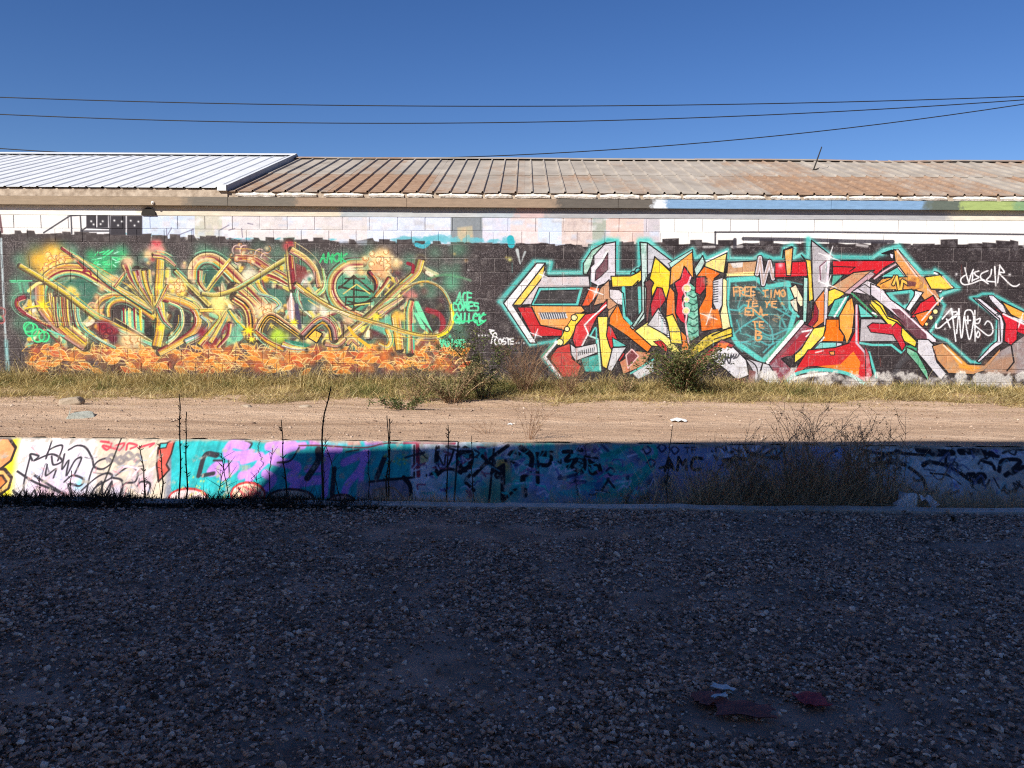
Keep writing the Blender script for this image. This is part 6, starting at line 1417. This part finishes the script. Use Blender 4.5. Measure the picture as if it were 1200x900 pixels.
def ground_z(x, y):
    return alley_z(np.asarray(x, float), np.asarray(y, float))
def wall_grass():
    r = np.random.default_rng(41); parts = []
    # tall clumps against the wall
    N = 52000; cx = r.uniform(-9.5, 9.5, 1100); cy = WALL_Y - 0.06 - np.abs(r.normal(0, 0.42, 1100)); cy[:170] = WALL_Y - r.uniform(0.7, 1.95, 170); ch = np.clip(r.lognormal(math.log(0.29), 0.45, 1100), 0.10, 0.62) * np.clip(1.1 - 0.5 * (WALL_Y - cy), 0.4, 1)
    left = np.clip((1.5 - cx) / 6, 0, 1); ch *= 0.72 + 0.5 * left
    ch *= np.where(cx > 4.2, 0.75, 1.0)
    i = r.integers(0, 1100, N); x = cx[i] + r.normal(0, 0.09, N); y = np.minimum(cy[i] + r.normal(0, 0.07, N), WALL_Y - 0.03)
    base = np.stack([x, y, ground_z(x, y) - 0.01], 1)
    parts.append(blades(base, ch[i] * r.uniform(0.5, 1.25, N), r.uniform(0, 6.28, N), np.abs(r.normal(0.35, 0.38, N)), r.uniform(0.004, 0.009, N), 4, 1.6, r))
    # matted straw lying out over the edge of the alley
    N = 88000; x = r.uniform(-9.5, 9.5, N); edge = 1.75 + 0.28 * pnoise(x, x * 0, 52, 1.3) - 0.35 * np.clip((x - 2) / 3, 0, 1) + 0.1 * (x > 5)
    y = WALL_Y - 0.05 - edge * r.random(N) ** 0.85
    dens = np.clip(0.95 + 0.4 * pnoise(x, y, 53, 0.5) - 0.5 * np.clip((WALL_Y - y) / 1.9, 0, 1) ** 2, 0.08, 1); k = r.random(N) < dens; x, y = x[k], y[k]; N = len(x)
    base = np.stack([x, y, ground_z(x, y)], 1)
    parts.append(blades(base, r.uniform(0.06, 0.24, N), r.uniform(0, 6.28, N), r.uniform(0.6, 1.45, N), r.uniform(0.004, 0.008, N), 3, 0.5, r))
    # scattered wisps further out on the dirt
    N = 4200; x = r.uniform(-9, 9, N); y = np.maximum(WALL_Y - 1.3 - np.abs(r.normal(0, 0.8, N)), EDGE_Y + 0.05); base = np.stack([x, y, ground_z(x, y)], 1)
    parts.append(blades(base, r.uniform(0.03, 0.12, N), r.uniform(0, 6.28, N), r.uniform(1.0, 1.5, N), r.uniform(0.003, 0.006, N), 3, 0.3, r))
    V, F = cat(parts)
    tag(np_obj('dry_grass', V, F, M_STRAW), 'dry straw coloured grass matted along the foot of the mural wall', 'grass', kind='stuff')
    # greener tufts, thicker in the middle
    N = 17000; cx = np.concatenate([r.uniform(-9, 9, 60), r.normal(-1.0, 0.7, 30), r.normal(-6.5, 1.0, 8), r.normal(2.5, 0.5, 8)]); nc = len(cx)
    cy = WALL_Y - 0.15 - np.abs(r.normal(0, 0.5, nc)); cy[60:90] = WALL_Y - r.uniform(0.3, 1.5, 30)
    i = r.integers(0, nc, N); x = cx[i] + r.normal(0, 0.10, N); y = np.minimum(cy[i] + r.normal(0, 0.09, N), WALL_Y - 0.03); base = np.stack([x, y, ground_z(x, y) - 0.005], 1)
    V, F = blades(base, r.uniform(0.06, 0.24, N), r.uniform(0, 6.28, N), np.abs(r.normal(0.4, 0.35, N)), r.uniform(0.006, 0.012, N), 4, 1.4, r)
    tag(np_obj('green_weeds', V, F, M_OLIVE), 'olive green weeds mixed into the dry grass below the murals', 'weeds', kind='stuff')
wall_grass()

def shrub(name, label, pos, h, spread, stems, twigs, leaves=0, leaf=0.02, mat=None, lmat=None, lean=(0, 0), seed=1, group=None, thick=0.006, straight=0.35, subs=2, low=0.25, category='shrub'):
    r = np.random.default_rng(seed); k = 6
    root = empty(name, pos); tag(root, label, category, group)
    az = r.uniform(0, 6.28, stems); out = spread * np.sqrt(r.random(stems)); L = h * r.uniform(0.6, 1.0, stems)
    tip = np.stack([np.cos(az) * out + lean[0] * L, np.sin(az) * out + lean[1] * L, L], 1)
    b0 = np.stack([np.cos(az) * out * 0.12, np.sin(az) * out * 0.12, np.full(stems, -0.03)], 1)
    t = np.linspace(0, 1, k)[None, :, None]
    P = b0[:, None] + (tip - b0)[:, None] * np.concatenate([t ** (1 + straight), t ** (1 + straight), t], 2)
    P += r.normal(0, 0.018 * h, P.shape) * t
    rad = thick * r.uniform(0.6, 1.2, (stems, 1)) * (1.05 - np.linspace(0, 0.85, k))[None, :]
    parts = [tubes(P, rad)]; ends = [P[:, 2:].reshape(-1, 3)]
    src, srad = P, rad
    for lev in range(subs):
        n = stems * twigs * (1 if lev == 0 else 2)
        i = r.integers(0, len(src), n); f = r.uniform(low if lev == 0 else 0.2, 0.98, n) * (src.shape[1] - 1); a = np.floor(f).astype(int); fr = (f - a)[:, None]
        q = src[i, a] * (1 - fr) + src[i, np.minimum(a + 1, src.shape[1] - 1)] * fr
        d = src[i, np.minimum(a + 1, src.shape[1] - 1)] - src[i, a]; d /= np.maximum(np.linalg.norm(d, axis=1, keepdims=True), 1e-9)
        az2 = r.uniform(0, 6.28, n); o = np.stack([np.cos(az2), np.sin(az2), r.uniform(-0.1, 0.6, n)], 1)
        d = d * 0.75 + o * r.uniform(0.45, 0.95, (n, 1)); d /= np.linalg.norm(d, axis=1, keepdims=True)
        LL = h * (0.30 if lev == 0 else 0.14) * r.uniform(0.4, 1.1, n); kk = 4; tt = np.linspace(0, 1, kk)[None, :, None]
        Q = q[:, None] + d[:, None] * tt * LL[:, None, None] + r.normal(0, 0.02, (n, kk, 3)) * tt * LL[:, None, None] * 4
        rr = thick * (0.42 if lev == 0 else 0.26) * np.ones((n, 1)) * (1.0 - np.linspace(0, 0.7, kk))[None, :]
        parts.append(tubes(Q, rr)); ends.append(Q.reshape(-1, 3)); src, srad = Q, rr
    V, F = cat(parts)
    np_obj('branches', V, F, mat or M_TWIG, root)
    if leaves:
        pts = np.concatenate(ends[1:] if subs else ends); pts = pts[pts[:, 2] > 0.03]
        c = pts[r.integers(0, len(pts), leaves)] + r.normal(0, leaf * 0.9, (leaves, 3))
        M = rot_mats(r.uniform(0, 6.28, leaves), r.normal(0.3, 0.7, leaves), r.normal(0, 0.6, leaves))
        q = np.array([(-0.5, 0, 0), (0, -0.26, 0.08), (0.5, 0, 0), (0, 0.26, 0.08)])
        W = np.einsum('nij,kj->nki', M, q) * (leaf * r.uniform(0.6, 1.4, leaves))[:, None, None] + c[:, None]
        np_obj('leaves', W.reshape(-1, 3), np.arange(leaves * 4).reshape(-1, 4), lmat or M_LEAF, root)
    return root
def on_alley(px, py):
    p = on_z(px, py, ALLEY_Z); p.z = float(ground_z(p.x, p.y)); return p

shrub('leafy_shrub', 'dark green leafy shrub in front of the red and yellow lettering', on_alley(800, 464), 0.66, 0.66, 34, 9, 6000, 0.036, seed=2, low=0.05, straight=0.9)
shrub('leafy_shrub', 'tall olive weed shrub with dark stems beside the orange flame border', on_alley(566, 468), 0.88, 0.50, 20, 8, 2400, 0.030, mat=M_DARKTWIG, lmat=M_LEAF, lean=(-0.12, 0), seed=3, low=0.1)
shrub('leafy_shrub', 'low olive weed clump left of the tall weed shrub', on_alley(530, 471), 0.48, 0.62, 26, 8, 3200, 0.026, lmat=M_DRYLEAF, seed=4, low=0.1)
shrub('dry_shrub', 'reddish dry twiggy shrub below the white handwritten line', on_alley(614, 462), 0.70, 0.46, 34, 10, 900, 0.014, mat=M_REDTWIG, lmat=M_DRYLEAF, seed=5, low=0.15, thick=0.005)
shrub('dry_shrub', 'low reddish dry shrub under the left tip of the red lettering', on_alley(664, 464), 0.52, 0.44, 30, 9, 1000, 0.014, mat=M_REDTWIG, lmat=M_DRYLEAF, seed=6, low=0.15, thick=0.004)
shrub('bare_twig_bush', 'bare fan of thin twigs alone on the dirt alley', on_alley(620, 514), 0.40, 0.30, 9, 6, 0, mat=M_REDTWIG, seed=7, thick=0.004, low=0.3)
shrub('bare_twig_bush', 'flattened sprig of bare twigs lying on the dirt alley', on_alley(572, 508), 0.16, 0.34, 8, 5, 0, mat=M_REDTWIG, seed=8, thick=0.003, low=0.3)
shrub('dry_shrub', 'small brown dry weed below the flame border', on_alley(486, 470), 0.30, 0.28, 14, 6, 900, 0.02, lmat=M_DRYLEAF, seed=9, low=0.1)
shrub('leafy_shrub', 'green creeping weed at the edge of the dry grass', on_alley(468, 480), 0.14, 0.42, 14, 6, 1100, 0.026, lmat=M_LEAF, seed=19, low=0.0)
shrub('leafy_shrub', 'small green weed at the right foot of the yellow lettering', on_alley(735, 463), 0.30, 0.30, 12, 6, 900, 0.022, lmat=M_DRYLEAF, seed=20, low=0.1)

# dry weeds standing in the channel
def in_channel(px, y): 
    d = ray(px, 560); t = y / d.y
    return Vector((d.x * t, y, FLOOR_Z))
def top_h(py, y, z0): return on_y(600, py, y).z - z0
for i, (px, y, top, sp, st, tw, lab) in enumerate([
    (798, 6.30, 556, 0.22, 14, 7, 'low sparse brown weed at the bank end marked AMC'),
    (838, 6.26, 540, 0.24, 18, 8, 'brown dry weed growing between the AMC tag and the tall seed stalks'),
    (872, 6.34, 512, 0.20, 18, 8, 'brown dry weed with two thin seed stalks rising over the bank'),
    (905, 6.22, 528, 0.26, 22, 9, 'dense brown dry weed in front of the white striped paint'),
    (936, 6.36, 474, 0.20, 22, 8, 'tallest brown dry weed with a brush of upright stalks over the bank'),
    (968, 6.26, 500, 0.26, 22, 9, 'dense brown dry weed to one side of the tallest brush of stalks'),
    (1000, 6.38, 484, 0.16, 12, 7, 'dry weed with a forked pair of stalks above the bank edge'),
    (1020, 6.24, 530, 0.26, 22, 9, 'bushy brown dry weed next to the crumpled plastic bag'),
    (1042, 6.40, 474, 0.28, 9, 6, 'open pale dry weed with spreading branches above the bank edge'),
    (757, 6.30, 572, 0.20, 12, 6, 'short dry weed at the foot of the green scrawled bank')]):
    p = in_channel(px, y)
    shrub('dry_weed', lab, p, top_h(top, y, FLOOR_Z), sp, st, tw, 1500, 0.012, mat=M_TWIG, lmat=M_DRYLEAF, seed=60 + i, group='dry weeds standing in the channel', thick=0.006, straight=0.2, low=0.1, category='weed')

# stalks along the near edge of the channel, shade put into their near-black colour
def stalk(label, px, top, y=None, bend=(), nodes=14, seed=0, thick=0.0065, twigs=0):
    r = np.random.default_rng(seed); y = y or KERB_Y + 0.12
    z0 = FLOOR_Z; base = in_channel(px, y); root = empty('dry_stalk', base); tag(root, label, 'weed', 'dark dry stalks by the kerb')
    H = top_h(top, y, z0); k = 12; t = np.linspace(0, 1, k)
    X = r.normal(0, 0.008, k).cumsum() * 0.7
    for (tb, dx) in bend: X += dx * np.clip((t - tb) / (1 - tb), 0, 1)
    P = np.stack([X, r.normal(0, 0.004, k).cumsum(), t * H], 1)
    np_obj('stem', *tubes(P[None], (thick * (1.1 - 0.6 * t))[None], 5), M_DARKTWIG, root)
    n = nodes; f = r.uniform(0.35, 0.98, n) * (k - 1); a = f.astype(int); fr = (f - a)[:, None]
    q = P[a] * (1 - fr) + P[np.minimum(a + 1, k - 1)] * fr
    az = r.uniform(0, 6.28, n); d = np.stack([np.cos(az), np.sin(az), r.uniform(0.3, 1.4, n)], 1); L = r.uniform(0.012, 0.035, n) if not twigs else r.uniform(min(0.03, twigs * 0.5), twigs, n)
    tt = np.linspace(0, 1, 3)[None, :, None]; Q = q[:, None] + d[:, None] * tt * L[:, None, None]
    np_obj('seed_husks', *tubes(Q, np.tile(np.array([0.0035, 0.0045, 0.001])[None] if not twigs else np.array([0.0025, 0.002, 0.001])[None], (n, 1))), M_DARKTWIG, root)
    root.children[-1]['kind'] = 'stuff'
    return root
for i, (px, top, bend, tw, lab) in enumerate([
    (209, 465, ((0.2, 0.045),), 0, 'tallest dark stalk standing before the turquoise paint'),
    (219, 486, (), 0, 'dark stalk close beside the tallest one, knobbly with seed husks'),
    (173, 527, ((0.1, -0.07),), 0, 'leaning dark stalk before the tan scribbled paint'),
    (187, 524, (), 0, 'thin dark stalk at the left rim of the turquoise paint'),
    (246, 540, ((0.3, 0.12),), 0.12, 'low branching dark weed before the turquoise paint'),
    (268, 534, ((0.2, -0.1),), 0.10, 'arched dark weed under the purple lettering'),
    (334, 495, ((0.1, -0.02),), 0, 'straight dark stalk at the tip of the slanting shadow'),
    (318, 528, (), 0.06, 'short dark stalk left of the slanting shadow'),
    (380, 455, ((0.55, 0.03), (0.75, 0.04)), 0.05, 'kinked dark stalk reaching up over the sunlit alley'),
    (401, 515, ((0.4, -0.09),), 0.06, 'dark stalk forking off towards the kinked one'),
    (378, 520, (), 0.05, 'short dark stalk at the foot of the kinked one'),
    (434, 530, (), 0.04, 'stubby dark stalk on the shaded turquoise bank'),
    (455, 489, ((0.2, -0.015),), 0, 'one of a close pair of dark stalks on the shaded bank, the straighter'),
    (452, 492, ((0.2, 0.045),), 0, 'slanting partner of the close pair of dark stalks on shaded bank'),
    (521, 499, (), 0, 'single dark stalk before the black tags on the shaded bank'),
    (556, 511, (), 0.03, 'thin dark stalk before the large black letters on the bank'),
    (778, 497, (), 0.02, 'thin lone stalk beside the AMC tag rising over the bank'),
    (48, 562, (), 0.05, 'short twig before the white scribbled bank'),
    (80, 556, ((0.3, 0.05),), 0.05, 'short forked twig before the white scribbled bank'),
    (300, 560, (), 0.07, 'short twig under the slanting shadow')]):
    stalk(lab, px, top, KERB_Y + (0.10 + 0.03 * (i % 4)), bend, 16 if not tw else 12, 200 + i, 0.0095 if 'kinked' in lab and 'reaching' in lab else 0.0072 if not tw else 0.0048, tw)

def kerb_weeds():
    r = np.random.default_rng(91); parts = []
    N = 2500; x = r.normal(-0.75, 0.28, N); y = KERB_Y + 0.06 + r.normal(0, 0.05, N); base = np.stack([x, y, np.full(N, -0.05)], 1)
    parts.append(blades(base, r.uniform(0.05, 0.2, N), r.uniform(0, 6.28, N), np.abs(r.normal(0.4, 0.3, N)), r.uniform(0.003, 0.005, N), 4, 1.0, r))
    # grass on the channel floor
    N = 38000; cx = np.concatenate([r.normal(0.55, 0.22, 24), np.clip(r.normal(2.15, 0.50, 110), 1.0, 3.05), r.normal(3.6, 0.5, 66), r.uniform(-6, 6, 40)]); cy = r.uniform(KERB_Y + 0.08, BANK_FOOT_Y - 0.02, len(cx)); hh = np.concatenate([np.full(24, 0.30), r.uniform(0.34, 0.72, 110), np.full(66, 0.40), np.full(40, 0.22)])
    i = r.integers(0, len(cx), N); x = cx[i] + r.normal(0, 0.09, N); y = np.minimum(cy[i] + r.normal(0, 0.06, N), BANK_FOOT_Y); base = np.stack([x, y, np.full(N, FLOOR_Z - 0.01)], 1)
    parts.append(blades(base, hh[i] * r.uniform(0.5, 1.3, N), r.uniform(0, 6.28, N), np.abs(r.normal(0.2, 0.2, N)), r.uniform(0.003, 0.007, N), 5, 1.3, r))
    V, F = cat([p for p in parts if p[1].shape[1] == 4])
    tag(np_obj('channel_weeds', V, F, M_SHADEGRASS), 'dull low weeds and grass along the channel and kerb', 'weeds', kind='stuff')
kerb_weeds()
def kerb_fringe():
    r = np.random.default_rng(93); N = 30000
    x = r.uniform(-6.4, -0.62, N); y = KERB_Y - 0.05 + r.normal(0, 0.075, N); fade = np.clip((-0.62 - x) / 0.5, 0.15, 1)
    h = (0.05 + 0.05 * np.clip(pnoise(x, x * 0, 92, 0.6) + 0.5, 0, 1.8)) * fade
    base = np.stack([x, np.minimum(y, KERB_Y + 0.05), np.full(N, 0.0)], 1)
    V1 = blades(base, h * r.uniform(0.5, 1.5, N), r.uniform(0, 6.28, N), np.abs(r.normal(0.6, 0.4, N)), r.uniform(0.004, 0.009, N), 4, 1.2, r)
    # a few taller sprigs rising before the lit paint
    n = 240; x = r.uniform(-4.4, -0.8, n); base = np.stack([x, KERB_Y + r.uniform(-0.08, 0.05, n), np.zeros(n)], 1)
    V2 = blades(base, r.uniform(0.08, 0.26, n), r.uniform(0, 6.28, n), np.abs(r.normal(0.15, 0.2, n)), r.uniform(0.003, 0.006, n), 4, 0.6, r)
    V, F = cat([V1, V2])
    m = per_island('shade_dark_weed', [(0.0, (0.012, 0.010, 0.007)), (0.6, (0.035, 0.028, 0.018)), (1.0, (0.08, 0.06, 0.04))], 0.95)  # near-black colour carries the shade inside the tangle
    tag(np_obj('kerb_weeds', V, F, m), 'shade-dark tangled weeds overgrowing the kerb below the yellow and turquoise paint', 'weeds', kind='stuff')
kerb_fringe()

def alley_pebbles():
    r = np.random.default_rng(95); n = 5200; x = r.uniform(-8, 8, n); y = r.uniform(EDGE_Y + 0.05, WALL_Y - 0.8, n)
    s = np.clip(r.lognormal(math.log(0.0048), 0.5, n), 0.002, 0.020); V, F = ico(); F = F[V[F].mean(1)[:, 2] > -0.4]
    P = V[None] * (1 + r.normal(0, 0.16, (n, 12, 1))) * np.stack([s * 1.3, s, s * 0.7], 1)[:, None, :]
    M = rot_mats(r.uniform(0, 6.28, n), r.normal(0, 0.3, n), r.normal(0, 0.3, n))
    P = np.einsum('nij,nkj->nki', M, P) + np.stack([x, y, ground_z(x, y) + s * 0.3], 1)[:, None, :]
    m = per_island('alley_pebble', [(0.0, (0.16, 0.10, 0.07)), (0.6, (0.36, 0.25, 0.18)), (1.0, (0.52, 0.41, 0.33))], 0.9)
    tag(np_obj('pebbles', P.reshape(-1, 3), (F[None] + (np.arange(n) * 12)[:, None, None]).reshape(-1, 3), m), 'small pebbles and clods scattered over the dirt alley', 'pebbles', kind='stuff')
alley_pebbles()

# ------------------------------------------------------------------ rocks, litter
M_ROCK = simple('pale_rock', (0.26, 0.20, 0.14), (0.44, 0.36, 0.28), 14.0, 0.95, 0.7, 0.012)
M_SLAB = simple('grey_slab', (0.24, 0.25, 0.22), (0.44, 0.45, 0.40), 16.0, 0.95, 0.6, 0.01)
def rock(label, px, py, w, d, h, mat, seed):
    import bmesh
    r = np.random.default_rng(seed); p = on_alley(px, py); bm = bmesh.new()
    for k in range(30):                                          # angular broken piece: hull of scattered points
        q = r.uniform(-1, 1, 3); q = np.sign(q) * np.abs(q) ** 0.55
        bm.verts.new((q[0] * w / 2 * (1 - 0.18 * q[2]), q[1] * d / 2 * (1 - 0.25 * q[2]), q[2] * h * 0.4 + q[0] * h * 0.10 + h * 0.12))
    res = bmesh.ops.convex_hull(bm, input=bm.verts)
    bmesh.ops.delete(bm, geom=[v for v in bm.verts if not v.link_faces], context='VERTS')
    bmesh.ops.bevel(bm, geom=bm.edges[:], offset=h * 0.05, segments=1, affect='EDGES')
    me = bpy.data.meshes.new('rock'); bm.to_mesh(me); bm.free()
    o = link('rock', me, mat); o.location = p; o.rotation_euler = (0, 0, r.uniform(-0.4, 0.4))
    tag(o, label, 'rock'); return o
rock('tan rock in the dry grass, the further of two', 83, 474, 0.30, 0.22, 0.17, M_ROCK, 1)
rock('flat grey stone slab at the grass edge of the alley', 96, 486, 0.30, 0.16, 0.12, M_SLAB, 2)
rock('small pale flat stone at the grass edge below the flame border', 357, 479, 0.16, 0.10, 0.05, M_ROCK, 3)
rock('small pale stone by the grass edge between stone slab and stalks', 288, 478, 0.15, 0.09, 0.04, M_ROCK, 4)

def crumple(name, label, cat_, loc, w, d, h, mat, seed, n=9, rz=0.0, rough=0.35, flat=False, outline=None):
    """a crumpled sheet with thickness"""
    r = np.random.default_rng(seed); u = np.linspace(-0.5, 0.5, n); X, Y = np.meshgrid(u, u)
    rad = np.sqrt(X ** 2 + Y ** 2)
    Z = (np.clip(1 - rad * 1.6, 0, 1) * 0.7 + r.random((n, n)) * rough) * h if not flat else r.random((n, n)) * h
    Xj = X * w * (1 + r.normal(0, 0.10, (n, n))); Yj = Y * d * (1 + r.normal(0, 0.10, (n, n)))
    if outline is not None: Xj, Yj = outline(Xj, Yj, X, Y)
    T = np.stack([Xj, Yj, Z + 0.004], -1).reshape(-1, 3); B = T - (0, 0, 0.003)
    i = np.arange((n - 1) * (n - 1)); a = (i // (n - 1)) * n + i % (n - 1)
    F = np.stack([a, a + 1, a + n + 1, a + n], 1); F2 = F[:, ::-1] + n * n
    o = np_obj(name, np.concatenate([T, B]), np.concatenate([F, F2]), mat)
    o.location = loc; o.rotation_euler = (0, 0, rz); tag(o, label, cat_); return o
M_PAPER = simple('white_paper', (0.70, 0.70, 0.68), (0.82, 0.82, 0.80), 12.0, 0.8, 0.1, 0.004)
M_PLASTIC = simple('white_plastic', (0.55, 0.56, 0.58), (0.85, 0.85, 0.86), 14.0, 0.45, 0.3, 0.01, spec=0.5)
M_CARD = simple('dark_red_card', (0.17, 0.06, 0.055), (0.28, 0.11, 0.10), 10.0, 0.85, 0.3, 0.004)
M_CARD2 = simple('red_card', (0.34, 0.05, 0.06), (0.46, 0.09, 0.10), 10.0, 0.8, 0.3, 0.004)
crumple('paper_scrap', 'white paper scrap lying on the sunlit dirt alley', 'litter', on_alley(795, 493), 0.17, 0.12, 0.05, M_PAPER, 1, 6)
crumple('paper_scrap', 'tiny pale scrap on the dirt alley near the bare twig fan', 'litter', on_alley(598, 498), 0.05, 0.05, 0.02, M_PAPER, 2, 5)
lotp = lambda px, py, z=0.0: Vector((on_z(px, py, 0).x, on_z(px, py, 0).y, z))
crumple('flattened_carton', 'dark maroon flattened carton lying on the gravel', 'litter', lotp(872, 838, 0.016), 0.22, 0.10, 0.012, M_CARD, 3, 7, rz=-0.12, flat=True)
crumple('flattened_carton', 'smaller maroon carton flap on gravel beside the white paper strips', 'litter', lotp(832, 825, 0.016), 0.12, 0.09, 0.012, M_CARD, 4, 6, rz=0.25, flat=True)
crumple('flattened_carton', 'brighter red torn carton piece lying alone on the gravel', 'litter', lotp(951, 827, 0.018), 0.115, 0.105, 0.014, M_CARD2, 5, 6, rz=0.1, flat=True)
crumple('paper_scrap', 'folded white paper strip behind the maroon carton on gravel', 'litter', lotp(847, 814, 0.022), 0.085, 0.035, 0.012, M_PAPER, 6, 6, rz=-0.5, flat=True)
crumple('paper_scrap', 'narrow white paper strip lying on the maroon carton', 'litter', lotp(842, 828, 0.036), 0.065, 0.022, 0.010, M_PAPER, 7, 5, rz=0.4, flat=True)
def bag():
    r = np.random.default_rng(17); p = in_channel(1068, 6.07)
    V, F = ico(); V = list(V)
    for _ in range(2):
        mid = {}; F2 = []
        def m_(a, b):
            k = (min(a, b), max(a, b))
            if k not in mid: q = V[a] + V[b]; V.append(q / np.linalg.norm(q)); mid[k] = len(V) - 1
            return mid[k]
        for a, b, c in F:
            ab, bc, ca = m_(a, b), m_(b, c), m_(c, a); F2 += [(a, ab, ca), (b, bc, ab), (c, ca, bc), (ab, bc, ca)]
        F = F2
    W = np.array(V); W *= 1 + r.normal(0, 0.24, (len(W), 1)); W *= (0.10, 0.08, 0.17); W[:, 2] += 0.19
    W[:, 0] += 0.03 * np.sin(W[:, 2] * 16)
    root = empty('plastic_bag', p); tag(root, 'crumpled pale plastic bag of litter among the channel weeds', 'litter')
    np_obj('bag_body', W, np.array(F), M_PLASTIC, root)
    n = 8; u = np.linspace(0, 1, n); Q = []
    for j in range(3): Q += [(0.08 + 0.16 * t, -0.02 + 0.05 * j, 0.32 - 0.06 * t + 0.03 * math.sin(t * 9 + j) + 0.02 * j) for t in u]
    F = [(j * n + i, j * n + i + 1, (j + 1) * n + i + 1, (j + 1) * n + i) for j in range(2) for i in range(n - 1)]
    mesh_obj('torn_flap', Q, F, M_PLASTIC, root)
bag()

# ------------------------------------------------------------------ overhead wires and their poles (poles stand outside the picture)
M_WIRE = simple('wire_black', (0.012, 0.012, 0.012), (0.02, 0.02, 0.02), 5.0, 0.6, 0.0)
M_POLE = simple('pole_wood', (0.10, 0.075, 0.055), (0.18, 0.135, 0.10), 6.0, 0.95, 0.4, 0.01)
WIRE_Y = 22.0; POLE_X = 21.0
def wire(label, pts):
    xs = []; zs = []
    for px, py in pts:
        p = on_y(px, py, WIRE_Y); xs.append(p.x); zs.append(p.z)
    c = np.polyfit(xs, zs, 2); X = np.linspace(-POLE_X, POLE_X, 48)
    o = MB().tube([(x, WIRE_Y, np.polyval(c, x)) for x in X], 0.013, 5).build('overhead_wire', M_WIRE, smooth=True)
    tag(o, label, 'wire'); return [np.polyval(c, -POLE_X), np.polyval(c, POLE_X)]
hs = [wire('highest overhead wire against the blue sky', [(0, 114), (550, 124.5), (1200, 113)]),
      wire('middle overhead wire sagging below the highest one', [(0, 134), (450, 144.5), (1200, 117)]),
      wire('lowest overhead wire dipping behind the roof ridge', [(0, 174), (700, 176.5), (1200, 122)])]
for sgn, k in ((-1, 0), (1, 1)):
    root = empty('utility_pole', (sgn * POLE_X, WIRE_Y + 0.17, -0.2))
    tag(root, 'wooden utility pole holding the overhead wires at their ' + ('white roof end' if sgn < 0 else 'rusty roof end'), 'pole')
    top = max(h[k] for h in hs) + 0.7
    MB().tube([(0, 0, -0.8), (0, 0, top * 0.5), (0, 0, top + 0.2)], [0.15, 0.13, 0.10], 12).build('post', M_POLE, root, True)
    for h in hs:
        MB().tube([(0, -0.05, h[k] + 0.2), (0, -0.17, h[k] + 0.2)], 0.03, 8).build('insulator', M_CONC, root)

# thin bent stick on the rusty roof
def on_roof(px, py):
    d = ray(px, py); t = (EAVE_Z - SLOPE * EAVE_Y - CAM_Z) / (d.z - SLOPE * d.y)
    return Vector((0, 0, CAM_Z)) + d * t
p = on_roof(952.5, 200); q = on_y(963, 172, p.y)
root = empty('roof_stick', p); tag(root, 'thin tilted metal rod sticking up from the rusty roof', 'rod')
v = q - p
MB().tube([(0, 0, -0.02), v * 0.5 + Vector((0.004, 0, 0)), v], [0.012, 0.011, 0.009], 6).build('rod', M_DARK, root)
MB().tube([(-0.02, 0, 0.0), (0.09, 0, 0.035)], 0.012, 6).build('foot', M_DARK, root)
